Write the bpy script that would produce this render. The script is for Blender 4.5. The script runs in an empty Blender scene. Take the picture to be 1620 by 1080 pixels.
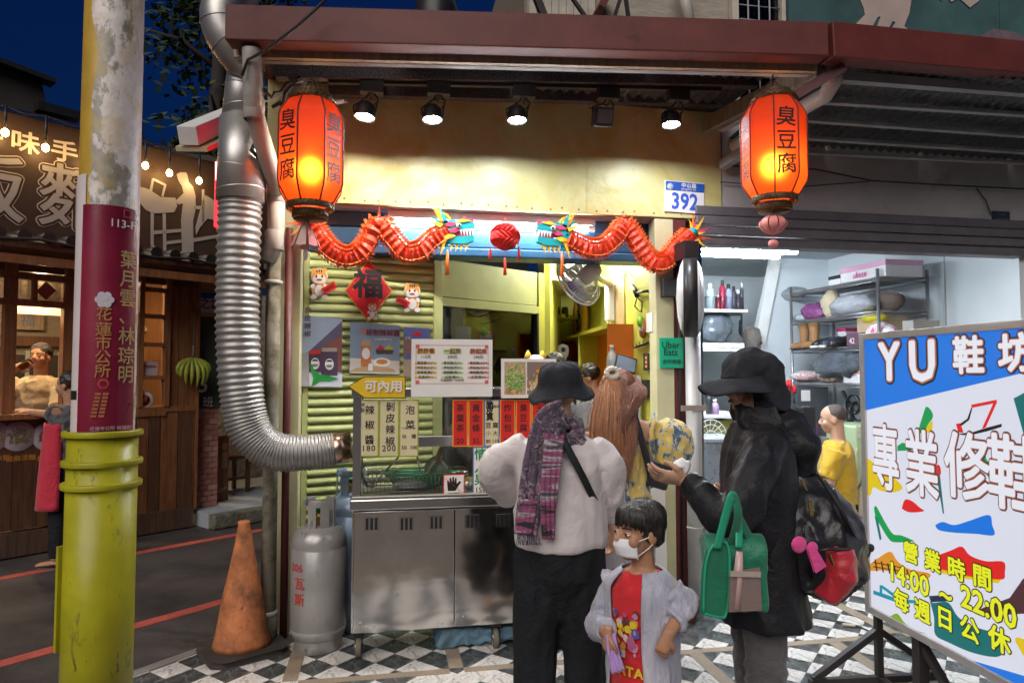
import bpy, bmesh, math, random
from math import sin, cos, pi, radians, atan2, sqrt, tan
from mathutils import Vector as V, Matrix as MX, noise as NZ
R = random.Random(7)
S = bpy.context.scene
COL = S.collection

# ------------------------------------------------------------------ camera, sky, street light fill, exposure
FPX, HC, PIT, YAW = 1080.0, 1.54, math.atan(49/1080), radians(10.5)
cam = bpy.data.objects.new('camera', bpy.data.cameras.new('camera'))
COL.objects.link(cam); S.camera = cam
cam.location = (0, 0, HC); cam.rotation_euler = (pi/2 + PIT, 0, -YAW)
cam.data.sensor_width = 36; cam.data.lens = 24; cam.data.clip_end = 500; cam.data.clip_start = .05
world = bpy.data.worlds.new('World'); S.world = world; world.use_nodes = True
wn = world.node_tree.nodes; wl = world.node_tree.links
bg = wn['Background']; sky = wn.new('ShaderNodeTexSky'); sky.sky_type = 'NISHITA'; sky.sun_disc = False
sky.sun_elevation = radians(0); sky.sun_rotation = radians(200); sky.ozone_density = 6
wl.new(sky.outputs[0], bg.inputs[0]); bg.inputs[1].default_value = .11
sun = bpy.data.objects.new('sun', bpy.data.lights.new('sun', 'SUN')); COL.objects.link(sun)
sun.data.energy = 2.1; sun.data.angle = radians(50); sun.data.color = (1, .93, .86)  # soft fill standing in for an unseen street light behind the camera
sun.rotation_euler = (radians(52), 0, radians(-28))
S.view_settings.view_transform = 'Standard'; S.view_settings.look = 'None'
S.view_settings.exposure = .3; S.view_settings.gamma = 1; S.view_settings.use_curve_mapping = False
S.render.engine = 'CYCLES'
S.cycles.use_denoising = True; S.cycles.max_bounces = 7; S.cycles.diffuse_bounces = 4
S.cycles.glossy_bounces = 3; S.cycles.transmission_bounces = 5; S.cycles.transparent_max_bounces = 8
S.cycles.caustics_reflective = False; S.cycles.caustics_refractive = False
S.cycles.sample_clamp_indirect = 4
try: S.cycles.use_light_tree = True
except Exception: pass

# ------------------------------------------------------------------ measuring helpers (photo pixel -> point of the place)
def ray(px, py):
    x = (px-810)/FPX; v = (540-py)/FPX
    a = cos(PIT)-v*sin(PIT); c = sin(PIT)+v*cos(PIT)
    return V((x*cos(YAW)+a*sin(YAW), -x*sin(YAW)+a*cos(YAW), c))
CAMP = V((0, 0, HC))
def at(px, py, Y=None, Z=None, X=None):
    r = ray(px, py)
    t = Y/r.y if Y is not None else (Z-HC)/r.z if Z is not None else X/r.x
    return CAMP + r*t
def proj(p):
    d = p-CAMP
    a = d.x*sin(YAW)+d.y*cos(YAW); x = d.x*cos(YAW)-d.y*sin(YAW)
    D = a*cos(PIT)+d.z*sin(PIT); v = -a*sin(PIT)+d.z*cos(PIT)
    return 810+FPX*x/max(D, 1e-3), 540-FPX*v/max(D, 1e-3), D
class Frame:
    """An upright plane: origin, direction along it (xd), z up; normal n points away from the viewer."""
    def __init__(s, o, xd):
        s.o = V(o); s.x = V((xd[0], xd[1], 0)).normalized(); s.n = V((-s.x.y, s.x.x, 0)); s.z = V((0, 0, 1))
        s.M = MX(((s.x.x, s.n.x, 0, s.o.x), (s.x.y, s.n.y, 0, s.o.y), (0, 0, 1, s.o.z), (0, 0, 0, 1)))
    def px(s, px, py, n=0):
        r = ray(px, py); t = ((s.o-CAMP).dot(s.n)+n)/r.dot(s.n)
        q = CAMP+r*t-s.o
        return V((q.dot(s.x), n, q.z))
    def w(s, x, n, z): return s.M @ V((x, n, z))

# ------------------------------------------------------------------ materials
MATS = {}
def _nt(name):
    m = bpy.data.materials.new(name); m.use_nodes = True
    nt = m.node_tree; b = nt.nodes['Principled BSDF']
    return m, nt, b
def _n(nt, t, **k):
    n = nt.nodes.new(t)
    for a, v in k.items():
        if a in ('op',): n.operation = v
        else: setattr(n, a, v)
    return n
def noise_tex(nt, scale, detail=5, rough=.55, vec=None, dist=0):
    n = _n(nt, 'ShaderNodeTexNoise'); n.inputs['Scale'].default_value = scale
    n.inputs['Detail'].default_value = detail; n.inputs['Roughness'].default_value = rough
    n.inputs['Distortion'].default_value = dist
    if vec: nt.links.new(vec, n.inputs['Vector'])
    return n
def ramp(nt, fac, stops, interp='LINEAR'):
    r = _n(nt, 'ShaderNodeValToRGB'); r.color_ramp.interpolation = interp
    e = r.color_ramp.elements
    while len(e) < len(stops): e.new(.5)
    for i, (p, c) in enumerate(stops):
        e[i].position = p; e[i].color = (*c[:3], 1) if len(c) >= 3 else (c[0],)*3+(1,)
    nt.links.new(fac, r.inputs[0]); return r
def mix(nt, fac, a, b, mode='MIX'):
    m = _n(nt, 'ShaderNodeMixRGB', blend_type=mode)
    for i, x in ((0, fac), (1, a), (2, b)):
        if hasattr(x, 'is_output'): nt.links.new(x, m.inputs[i])
        elif isinstance(x, (int, float)): m.inputs[i].default_value = x
        else: m.inputs[i].default_value = (*x[:3], 1)
    return m.outputs[0]
def coords(nt, scale=(1, 1, 1), rot=(0, 0, 0), kind='Object'):
    tc = _n(nt, 'ShaderNodeTexCoord'); mp = _n(nt, 'ShaderNodeMapping')
    mp.inputs['Scale'].default_value = scale; mp.inputs['Rotation'].default_value = rot
    nt.links.new(tc.outputs[kind], mp.inputs[0]); return mp.outputs[0]
def bumpit(nt, b, h, strength, dist=.01):
    bp = _n(nt, 'ShaderNodeBump'); bp.inputs['Strength'].default_value = strength; bp.inputs['Distance'].default_value = dist
    nt.links.new(h, bp.inputs['Height']); nt.links.new(bp.outputs[0], b.inputs['Normal']); return bp
def M(name, col=(.5, .5, .5), rough=.5, metal=0, var=.12, vs=7, bump=.15, bs=70, st=(1, 1, 1), dirt=0, dcol=(.05, .04, .03), ds=3,
      coat=0, trans=0, ior=1.45, emit=None, es=1, sub=0, spec=.5, sheen=0, rv=.08, dist=.004, drange=.12):
    if name in MATS: return MATS[name]
    m, nt, b = _nt(name); L = nt.links
    b.inputs['Metallic'].default_value = metal; b.inputs['Roughness'].default_value = rough
    b.inputs['IOR'].default_value = ior; b.inputs['Coat Weight'].default_value = coat
    b.inputs['Transmission Weight'].default_value = trans; b.inputs['Specular IOR Level'].default_value = spec
    if sheen: b.inputs['Sheen Weight'].default_value = sheen
    if sub: b.inputs['Subsurface Weight'].default_value = sub; b.inputs['Subsurface Radius'].default_value = (.012, .005, .003); b.inputs['Subsurface Scale'].default_value = 1
    vec = coords(nt, st)
    n1 = noise_tex(nt, vs, 6, .6, vec)
    lo = [max(0, c*(1-var)) for c in col]; hi = [min(1, c*(1+var)) for c in col]
    c = ramp(nt, n1.outputs[0], [(.3, lo), (.7, hi)]).outputs[0]
    if dirt:
        n2 = noise_tex(nt, ds, 9, .68, vec)
        f = ramp(nt, n2.outputs[0], [(1-dirt-drange*.5, (0, 0, 0)), (min(1, 1-dirt+drange), (1, 1, 1))]).outputs[0]
        c = mix(nt, f, c, dcol)
        rr = mix(nt, f, (rough,)*3, (min(1, rough+.25),)*3); L.new(rr, b.inputs['Roughness'])
    elif rv:
        rr = ramp(nt, n1.outputs[0], [(.3, (max(0.02, rough-rv),)*3), (.7, (min(1, rough+rv),)*3)]).outputs[0]; L.new(rr, b.inputs['Roughness'])
    L.new(c, b.inputs['Base Color'])
    if emit:
        b.inputs['Emission Color'].default_value = (*emit, 1); b.inputs['Emission Strength'].default_value = es
    if bump:
        nb = noise_tex(nt, bs, 4, .6, vec); bumpit(nt, b, nb.outputs[0], bump, dist)
    MATS[name] = m; return m
def EM(name, col, s):
    """A lamp, a lit screen, a lit sign face."""
    if name in MATS: return MATS[name]
    m, nt, b = _nt(name); b.inputs['Base Color'].default_value = (*[c*.12 for c in col], 1); b.inputs['Roughness'].default_value = .4
    b.inputs['Emission Color'].default_value = (*col, 1); b.inputs['Emission Strength'].default_value = s
    MATS[name] = m; return m
def P(name, col, rough=.45): return M(name, col, rough, var=.05, bump=.03, bs=120)
def glass(name, rough=.02, col=(1, 1, 1), tint=.12):
    """Thin pane: mostly see-through with a mirror-like skin."""
    if name in MATS: return MATS[name]
    m, nt, b = _nt(name); L = nt.links
    t = _n(nt, 'ShaderNodeBsdfTransparent'); t.inputs[0].default_value = (*col, 1)
    g = _n(nt, 'ShaderNodeBsdfGlossy'); g.inputs['Roughness'].default_value = rough
    fr = _n(nt, 'ShaderNodeFresnel'); fr.inputs[0].default_value = 1.5
    nz = noise_tex(nt, 5, 4, .6, coords(nt)); ad = _n(nt, 'ShaderNodeMath', op='MULTIPLY_ADD')
    L.new(nz.outputs[0], ad.inputs[0]); ad.inputs[1].default_value = tint*.4; L.new(fr.outputs[0], ad.inputs[2])
    mx = _n(nt, 'ShaderNodeMixShader'); L.new(ad.outputs[0], mx.inputs[0]); L.new(t.outputs[0], mx.inputs[1]); L.new(g.outputs[0], mx.inputs[2])
    L.new(mx.outputs[0], nt.nodes['Material Output'].inputs[0]); MATS[name] = m; return m
def cloth(name, col, var=.12, bs=220, bump=.25, rough=.85, stops=None, ps=12, st=(1, 1, 1), sheen=.2, fold=.5, kind='noise'):
    """Woven cloth: weave and fold relief; stops gives a printed pattern."""
    if name in MATS: return MATS[name]
    m, nt, b = _nt(name); L = nt.links; vec = coords(nt, st)
    b.inputs['Roughness'].default_value = rough; dk_ = max(col) < .05; b.inputs['Sheen Weight'].default_value = 0 if dk_ else sheen
    if dk_: b.inputs['Specular IOR Level'].default_value = .22
    if stops:
        if kind == 'voronoi':
            n = _n(nt, 'ShaderNodeTexVoronoi'); n.inputs['Scale'].default_value = ps
            nz = noise_tex(nt, ps*.8, 4, .6, vec); L.new(mix(nt, .22, vec, nz.outputs['Color']), n.inputs['Vector']); f = n.outputs['Distance']
        else: f = noise_tex(nt, ps, 5, .6, vec, 1.2).outputs[0]
        c = ramp(nt, f, stops).outputs[0]
    else:
        f = noise_tex(nt, 9, 5, .6, vec)
        c = ramp(nt, f.outputs[0], [(.3, [x*(1-var) for x in col]), (.7, [min(1, x*(1+var)) for x in col])]).outputs[0]
    L.new(c, b.inputs['Base Color'])
    n1 = noise_tex(nt, bs, 3, .6, vec); n2 = noise_tex(nt, 13, 3, .55, vec, 1.5)
    bp = bumpit(nt, b, n1.outputs[0], bump, .002)
    b2 = _n(nt, 'ShaderNodeBump'); b2.inputs['Strength'].default_value = fold; b2.inputs['Distance'].default_value = .02
    L.new(n2.outputs[0], b2.inputs['Height']); L.new(b2.outputs[0], bp.inputs['Normal'])
    MATS[name] = m; return m
def hairmat(name, dark, light, st=(60, 60, 5)):
    if name in MATS: return MATS[name]
    m, nt, b = _nt(name); L = nt.links; vec = coords(nt, st)
    n = noise_tex(nt, 3, 5, .65, vec)
    L.new(ramp(nt, n.outputs[0], [(.3, dark), (.7, light)]).outputs[0], b.inputs['Base Color'])
    b.inputs['Roughness'].default_value = .38; b.inputs['Specular IOR Level'].default_value = .6
    bumpit(nt, b, n.outputs[0], .6, .006); MATS[name] = m; return m
def wood(name, dark, light, st=(14, 14, 1.2), rough=.5, bump=.25, dirt=.3):
    if name in MATS: return MATS[name]
    m, nt, b = _nt(name); L = nt.links; vec = coords(nt, st)
    n = noise_tex(nt, 2.2, 8, .65, vec, .6); n2 = noise_tex(nt, 1.7, 5, .6, coords(nt))
    c = ramp(nt, n.outputs[0], [(.28, dark), (.72, light)]).outputs[0]
    f = ramp(nt, n2.outputs[0], [(.45, (0, 0, 0)), (.75, (dirt,)*3)]).outputs[0]
    L.new(mix(nt, f, c, [x*.4 for x in dark]), b.inputs['Base Color']); b.inputs['Roughness'].default_value = rough
    bumpit(nt, b, n.outputs[0], bump, .004); MATS[name] = m; return m

# ------------------------------------------------------------------ mesh builder
class B:
    def __init__(s, M=None): s.v = []; s.f = []; s.mi = []; s.sm = []; s.M = M; s.m = 0; s.smooth = False
    def raw(s, vs, fs, smooth=None):
        o = len(s.v); s.v += [V(q) for q in vs]
        for f in fs: s.f.append([o+i for i in f]); s.mi.append(s.m); s.sm.append(s.smooth if smooth is None else smooth)
        return s
    def box(s, c, size, rot=None):
        hx, hy, hz = [q/2 for q in size]; c = V(c)
        vs = [V((x, y, z)) for z in (-hz, hz) for y in (-hy, hy) for x in (-hx, hx)]
        if rot is not None: vs = [rot @ q for q in vs]
        return s.raw([c+q for q in vs], [(0, 2, 3, 1), (4, 5, 7, 6), (0, 1, 5, 4), (2, 6, 7, 3), (0, 4, 6, 2), (1, 3, 7, 5)], False)
    def bb(s, a, b):
        a = V(a); b = V(b); return s.box((a+b)/2, [abs(q) for q in (b-a)])
    def bar(s, p, q, w, h=None, up=(0, 0, 1), roll=0):
        p = V(p); q = V(q); d = q-p; L = d.length; d.normalize(); up = V(up)
        if abs(d.dot(up)) > .98: up = V((0, 1, 0))
        x = d.cross(up).normalized(); z = x.cross(d)
        rot = MX((x, d, z)).transposed()
        return s.box((p+q)/2, (w, L, h or w), rot)
    def tube(s, pts, r, seg=8, cap=True, flat=1, ref=None, smooth=True):
        pts = [V(q) for q in pts]; n = len(pts)
        rs = list(r) if hasattr(r, '__len__') else [r]*n
        rings = []; x = None
        for i, p in enumerate(pts):
            t = (pts[min(i+1, n-1)]-pts[max(i-1, 0)])
            if t.length < 1e-9: t = V((0, 0, 1))
            t.normalize()
            if x is None:
                u = V(ref) if ref is not None else V((0, 0, 1)) if abs(t.z) < .9 else V((1, 0, 0))
                x = (u-t*u.dot(t)).normalized()
            else:
                u = V(ref) if ref is not None else x
                x = u-t*u.dot(t)
                x = x.normalized() if x.length > 1e-6 else V((1, 0, 0))
            y = t.cross(x)
            rr = rs[i]; ra, rb = rr if hasattr(rr, '__len__') else (rr, rr*flat)
            rings.append([p+x*ra*cos(2*pi*k/seg)+y*rb*sin(2*pi*k/seg) for k in range(seg)])
        return s.rings(rings, cap, smooth)
    def rings(s, rings, cap=True, smooth=True, closed=True):
        seg = len(rings[0]); vs = [q for r in rings for q in r]; fs = []
        for i in range(len(rings)-1):
            for k in range(seg if closed else seg-1):
                a = i*seg+k; b_ = i*seg+(k+1) % seg; fs.append((a, b_, b_+seg, a+seg))
        o = len(s.v); s.raw(vs, fs, smooth)
        if cap and closed:
            for base in (0, (len(rings)-1)*seg):
                s.f.append([o+base+k for k in (range(seg) if base else reversed(range(seg)))]); s.mi.append(s.m); s.sm.append(False)
        return s
    def lathe(s, c, prof, seg=24, axis=None, smooth=True, cap=True, ph=0):
        c = V(c)
        if axis is None: q = MX.Identity(3)
        else: q = V(axis).normalized().to_track_quat('Z', 'Y').to_matrix()
        return s.rings([[c+q @ V((r*cos(2*pi*k/seg+ph), r*sin(2*pi*k/seg+ph), z)) for k in range(seg)] for r, z in prof], cap, smooth)
    def cyl(s, p, q, r, seg=16, r2=None, smooth=True): return s.tube([p, q], [r, r if r2 is None else r2], seg, True, 1, None, smooth)
    def ball(s, c, r, seg=12, rg=8, rot=None):
        c = V(c); r = V(r) if hasattr(r, '__len__') else V((r, r, r)); rings = []
        for i in range(rg+1):
            a = -pi/2+pi*i/rg; a = max(-1.5, min(1.5, a))
            ring = [V((r.x*cos(a)*cos(2*pi*k/seg), r.y*cos(a)*sin(2*pi*k/seg), r.z*sin(a))) for k in range(seg)]
            rings.append([c+(rot @ q if rot is not None else q) for q in ring])
        return s.rings(rings)
    def prism(s, pts, th, o=(0, 0, 0), xd=(1, 0, 0), yd=(0, 0, 1), smooth=False):
        """2-D outline on the plane (o, xd, yd), thickened by th along xd x yd (th<0: the other way)."""
        o = V(o); xd = V(xd); yd = V(yd); nn = xd.cross(yd).normalized()*th
        a = [o+xd*q[0]+yd*q[1] for q in pts]; b_ = [q+nn for q in a]; n = len(a)
        fs = [tuple(range(n)), tuple(range(2*n-1, n-1, -1))]+[(i, (i+1) % n, n+(i+1) % n, n+i) for i in range(n)]
        return s.raw(a+b_, fs, smooth)
    def obj(s, name, mats, parent=None, bevel=0, kind=None, label=None, sub=0, bseg=2):
        me = bpy.data.meshes.new(name)
        vs = s.v if s.M is None else [s.M @ q for q in s.v]
        me.from_pydata(vs, [], s.f)
        for m in (mats if isinstance(mats, (list, tuple)) else [mats]): me.materials.append(m)
        me.polygons.foreach_set('material_index', s.mi); me.polygons.foreach_set('use_smooth', s.sm)
        me.update()
        return link(name, me, parent, bevel, kind, label, sub, bseg)
WM = {}
def link(name, me, parent=None, bevel=0, kind=None, label=None, sub=0, bseg=2):
    o = bpy.data.objects.new(name, me); COL.objects.link(o)
    if parent is not None:
        o.parent = parent; o.matrix_parent_inverse = WM.get(parent.name, MX.Identity(4)).inverted()
    WM[o.name] = MX.Identity(4)
    if kind: o['kind'] = kind
    if label: o['label'] = label
    if sub:
        md = o.modifiers.new('sub', 'SUBSURF'); md.levels = sub; md.render_levels = sub
    if bevel:
        md = o.modifiers.new('bevel', 'BEVEL'); md.width = bevel; md.segments = bseg; md.limit_method = 'ANGLE'; md.angle_limit = radians(40)
        md.harden_normals = False
    return o
def tag(o, label, cat, group=None, kind=None):
    o['label'] = label; o['category'] = cat
    if group: o['group'] = group
    if kind: o['kind'] = kind
    return o
def thing(name, label, cat, loc=(0, 0, 0), group=None):
    o = bpy.data.objects.new(name, None); COL.objects.link(o); o.location = loc; o.empty_display_size = .1
    WM[o.name] = MX.Translation(V(loc)); return tag(o, label, cat, group)
def kids(o): return [c for c in COL.objects if c.parent == o]
def dup(root, delta, label=None, group=None, rotz=0):
    """Copy of a thing with its parts and sub-parts, moved by delta."""
    mp = [(root, None)]; r = None; todo = [(root, None)]
    ch = {}
    for c in COL.objects:
        if c.parent: ch.setdefault(c.parent.name, []).append(c)
    def rec(o, par):
        c = o.copy(); COL.objects.link(c)
        if par is not None: c.parent = par
        for k in ch.get(o.name, []): rec(k, c)
        return c
    r = rec(root, None); r.location = V(root.location)+V(delta); r.rotation_euler[2] += rotz
    if label: r['label'] = label
    if group: r['group'] = group
    return r
# lettering: font curves turned to meshes in one go at the end
TEXTS = []
def text(s, o, xd, yd, size, mat, parent, bold=0, align='CENTER', sx=1, ls=1, ex=.0006, name='lettering', lift=.0015, spacing=1, rot=0, label=None):
    """o: anchor (middle of the first line), xd / yd: the reading and up directions."""
    cu = bpy.data.curves.new(name, 'FONT'); cu.body = s; cu.size = size; cu.align_x = align; cu.align_y = 'CENTER'
    cu.extrude = 0 if bold else ex; cu.resolution_u = 2; cu.space_line = ls; cu.space_character = spacing
    xd = V(xd).normalized(); yd = V(yd).normalized(); n = xd.cross(yd)
    o = V(o)+n*lift
    m = MX(((xd.x*sx, yd.x, n.x, o.x), (xd.y*sx, yd.y, n.y, o.y), (xd.z*sx, yd.z, n.z, o.z), (0, 0, 0, 1))) @ MX.Rotation(rot, 4, 'Z')
    ob = bpy.data.objects.new('tmp_text', cu); COL.objects.link(ob); cu.materials.append(mat)
    TEXTS.append((ob, m, name, parent, label, bold)); return ob
def vtext(s, o, xd, yd, size, mat, parent, step=1.1, **k):
    """A column of characters read downwards; one lettering mesh."""
    text('\n'.join(s), o, xd, yd, size, mat, parent, ls=step, **k)
def bake_texts():
    dg = bpy.context.evaluated_depsgraph_get()
    for ob, m, name, parent, label, bold in TEXTS:
        me = bpy.data.meshes.new_from_object(ob.evaluated_get(dg))
        if bold: # heavier strokes: the print laid down again all round its outline
            vs = [v.co.copy() for v in me.vertices]; fs = [tuple(p.vertices) for p in me.polygons]; mt = me.materials[0]; n = 6 if bold < .004 else 12; av = list(vs); af = list(fs)
            for k in range(n):
                d = V((bold*cos(2*pi*k/n), bold*sin(2*pi*k/n), .00002*(k+1))); o = len(av); av += [v+d for v in vs]; af += [tuple(i+o for i in f) for f in fs]
            me = bpy.data.meshes.new(name); me.from_pydata(av, [], af); me.materials.append(mt)
        me.transform(m)
        cu = ob.data; bpy.data.objects.remove(ob); bpy.data.curves.remove(cu)
        me.name = name; link(name, me, parent, label=label)
    TEXTS.clear()
def solid(name, parts, mat, parent=None, voxel=.01, smooth=3, wr=0, ws=9, wst=(1, 1, 1), label=None, fold=None):
    """Parts: builders whose closed shapes are fused into ONE continuous skin (voxel remesh, smoothed); wr: fold depth."""
    b = B()
    for q in parts:
        o = len(b.v); b.v += q.v; b.f += [[o+i for i in f] for f in q.f]
    me = bpy.data.meshes.new(name); me.from_pydata(b.v, [], b.f)
    o = bpy.data.objects.new('tmp', me); COL.objects.link(o)
    md = o.modifiers.new('r', 'REMESH'); md.mode = 'VOXEL'; md.voxel_size = voxel; md.use_smooth_shade = True
    if smooth:
        md = o.modifiers.new('s', 'SMOOTH'); md.factor = .5; md.iterations = smooth
    dg = bpy.context.evaluated_depsgraph_get(); m2 = bpy.data.meshes.new_from_object(o.evaluated_get(dg))
    bpy.data.objects.remove(o); bpy.data.meshes.remove(me)
    if wr or fold:
        m2.update(); nrm = [v.normal.copy() for v in m2.vertices]
        for v, n in zip(m2.vertices, nrm):
            q = v.co; d = 0
            if wr:
                p = V((q.x*ws*wst[0], q.y*ws*wst[1], q.z*ws*wst[2]))
                w = NZ.noise_vector(p*.6)*.9
                k = 1-abs(NZ.noise(p+w)); d = wr*(k*k*1.6-1.0)+wr*.4*NZ.noise(p*2.6)
            if fold: d += fold(q)
            v.co = q+n*d
    m2.polygons.foreach_set('use_smooth', [True]*len(m2.polygons))
    m2.materials.clear(); m2.materials.append(mat); m2.name = name; m2.update()
    return link(name, m2, parent, label=label)
# ================================================================== common materials
def marble(name, base, vein, vs=5):
    m, nt, b = _nt(name); vec = coords(nt)
    n = noise_tex(nt, vs, 9, .7, vec, 2.2); n2 = noise_tex(nt, 2.2, 6, .65, vec)
    c = ramp(nt, n.outputs[0], [(.38, vein), (.5, base), (.62, base), (.74, [x*.86 for x in base])]).outputs[0]
    d = ramp(nt, n2.outputs[0], [(.42, (0, 0, 0)), (.75, (.55, .55, .55))]).outputs[0]
    nt.links.new(mix(nt, d, c, [base[0]*.6, base[1]*.54, base[2]*.46]), b.inputs['Base Color'])
    rr = ramp(nt, n2.outputs[0], [(.3, (.18,)*3), (.7, (.45,)*3)]).outputs[0]; nt.links.new(rr, b.inputs['Roughness'])
    bumpit(nt, b, noise_tex(nt, 60, 4, .6, vec).outputs[0], .12, .003); MATS[name] = m; return m
m_wtile = marble('white_marble', (.78, .76, .73), (.36, .33, .31), 7)
m_dtile = marble('dark_marble', (.055, .062, .066), (.2, .21, .2), 9)
m_granite = M('granite_strip', (.3, .235, .17), .6, var=.3, vs=160, bump=.3, bs=220, dirt=.35, dcol=(.12, .1, .08), ds=5)
def asphalt():
    m, nt, b = _nt('asphalt'); vec = coords(nt)
    n = noise_tex(nt, 150, 3, .7, vec); n2 = noise_tex(nt, 1.3, 8, .65, vec)
    c = ramp(nt, n.outputs[0], [(.3, (.04, .035, .033)), (.7, (.12, .103, .096))]).outputs[0]
    n3 = noise_tex(nt, 3.1, 10, .75, vec, 1.5); c = mix(nt, ramp(nt, n2.outputs[0], [(.4, (0, 0, 0)), (.62, (.85, .85, .85))]).outputs[0], c, (.03, .024, .022)); c = mix(nt, ramp(nt, n3.outputs[0], [(.6, (0, 0, 0)), (.68, (.6, .6, .6))]).outputs[0], c, (.13, .11, .1))
    nt.links.new(c, b.inputs['Base Color']); b.inputs['Roughness'].default_value = .78
    bumpit(nt, b, n.outputs[0], .7, .006); return m
m_asph = asphalt()
m_redline = M('red_road_paint', (.5, .1, .075), .7, var=.2, vs=20, bump=.5, bs=160, dirt=.22, dcol=(.1, .05, .045), ds=16, drange=.2)
m_conc = M('concrete', (.26, .24, .22), .85, var=.2, vs=5, bump=.4, bs=60, dirt=.4, dcol=(.1, .1, .08), ds=2.5)
m_moss = M('mossy_stone', (.14, .14, .105), .9, var=.35, vs=9, bump=.8, bs=30, dirt=.4, dcol=(.05, .065, .025), ds=5, dist=.02)
m_steel = M('stainless', (.55, .54, .53), .2, 1, var=.1, vs=3, bump=.04, bs=5, dist=.03, dirt=.2, dcol=(.3, .26, .22), ds=4)
m_chrome = M('bright_duct', (.5, .48, .46), .42, .8, var=.12, vs=5, bump=.05, bs=14, dist=.01, dirt=.2, dcol=(.35, .32, .3), ds=4)
m_black = P('black_plastic', (.018, .018, .02), .4)
m_blackm = M('black_metal', (.03, .028, .028), .45, .4, var=.3, bump=.1, dirt=.2, dcol=(.09, .05, .035))
m_white = M('white_paint', (.72, .72, .7), .45, var=.06, bump=.06, dirt=.12, dcol=(.42, .4, .36))
m_green = M('pale_green_paint', (.44, .47, .19), .45, var=.12, vs=4, bump=.12, bs=40, dirt=.22, dcol=(.16, .15, .07), ds=4)
m_cream = M('cream_green_paint', (.5, .47, .28), .5, var=.12, vs=4, bump=.15, bs=40, dirt=.28, dcol=(.19, .15, .08), ds=3)
m_lime = M('lime_wall_paint', (.56, .56, .1), .5, var=.07, vs=3, bump=.08, bs=40, dirt=.12, dcol=(.3, .28, .05), ds=3)
m_gutter = M('oxide_red_metal', (.115, .023, .019), .55, .0, var=.25, vs=5, bump=.12, bs=50, dirt=.33, dcol=(.055, .02, .018), ds=3.5)
m_speck = M('speckled_dark_steel', (.075, .075, .08), .6, .3, var=.75, vs=90, bump=.3, bs=120, dirt=.3, dcol=(.03, .03, .03), ds=6)
m_roof = M('dark_roof_sheet', (.06, .066, .07), .7, .2, var=.6, vs=60, bump=.3, bs=90, dirt=.3, dcol=(.03, .03, .035))
m_purlin = M('pale_purlin', (.28, .28, .285), .6, .1, var=.15, dirt=.35, dcol=(.12, .11, .1), ds=5)
m_pvc = M('grey_pvc', (.42, .39, .35), .45, var=.14, vs=5, dirt=.35, dcol=(.17, .11, .075), ds=3.5)
m_maroon = M('dark_red_steel', (.1, .022, .022), .5, var=.2, dirt=.3, dcol=(.04, .02, .02), ds=5)
m_cable = P('black_cable', (.02, .02, .02), .55)
m_wood = wood('weathered_wood', (.16, .11, .075), (.36, .27, .19))

# ================================================================== ground
b = B(); b.raw([(-250, -120, -.035), (250, -120, -.035), (250, 300, -.035), (-250, 300, -.035)], [(0, 1, 2, 3)])
road = b.obj('road', m_asph, kind='structure')
def stripe(p, q, w, z, name, mat, par, h=.004):
    d = (q-p).normalized(); n = V((-d.y, d.x, 0))*w/2
    vs = [p-n, q-n, q+n, p+n]; b = B(); vs = [V((a.x, a.y, z)) for a in vs]
    b.raw(vs+[a+V((0, 0, h)) for a in vs], [(0, 1, 2, 3)[::-1], (4, 5, 6, 7), (0, 1, 5, 4), (1, 2, 6, 5), (2, 3, 7, 6), (3, 0, 4, 7)]); return b.obj(name, mat, par)
pa, pb = at(0, 1049, Z=-.03), at(410, 934, Z=-.03); d = (pb-pa)
stripe(pa-d*1.2, pb+d*.9, .1, -.0345, 'road_line', m_redline, road)
pa, pb = at(0, 914, Z=-.03), at(405, 839, Z=-.03); d = (pb-pa)
stripe(pa-d*1.2, pb+d*1.5, .1, -.0345, 'road_line', m_redline, road)
# forecourt: sheet, tiles, granite strips, edge strip
E0, ED = V((-1.25, 3.87, 0)), V((.70, .714, 0)).normalized(); EN = V((-ED.y, ED.x, 0))
def clip(poly, o, n):
    out = []
    for i, a in enumerate(poly):
        c = poly[(i+1) % len(poly)]; da = (a-o).dot(n); dc = (c-o).dot(n)
        if da <= 0: out.append(a)
        if (da < 0) != (dc < 0) and abs(da-dc) > 1e-9: out.append(a+(c-a)*(da/(da-dc)))
    return out
poly = clip([V((-8, -6, 0)), V((14, -6, 0)), V((14, 12, 0)), V((-8, 12, 0))], E0, EN)
b = B(); n = len(poly); b.raw([(p.x, p.y, -.03) for p in poly]+[(p.x, p.y, -.007) for p in poly], [tuple(range(n, 2*n))]+[(i, (i+1) % n, n+(i+1) % n, n+i) for i in range(n)])
pave = b.obj('pavement', M('tile_grout', (.16, .14, .12), .9, bump=.3), kind='structure')
TS = .147; hd = TS/sqrt(2)*1.0
tmesh = {}
for nm, mt in (('w', m_wtile), ('d', m_dtile)):
    q = B(); e = hd-.0012
    q.prism([(e, 0), (0, e), (-e, 0), (0, -e)], .008, (0, 0, -.008), (1, 0, 0), (0, 1, 0)); o = q.obj('tile', mt); tmesh[nm] = o.data; bpy.data.objects.remove(o)
cells = []
for i in range(-60, 90):
    for j in range(-60, 90):
        c = V(((i-j)*hd+.065, (i+j)*hd+.03, 0))
        if c.y < 1.9 or c.y > 6.6 or c.x < -4 or c.x > 6.5: continue
        if (c-E0).dot(EN) > hd: continue
        if c.x < 1.9 and c.y > 4.9: continue
        x, y, D = proj(c)
        if D < .3 or x < -160 or x > 1780 or y > 1260: continue
        hid = 1 if (y > 1095 or x < 190 or (x > 1700)) else 0
        col = 'w' if ((i+j) % 2) else 'd'
        if R.random() < .05: col = 'd' if col == 'w' else 'w'
        cells.append((hid, D, c, col))
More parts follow.
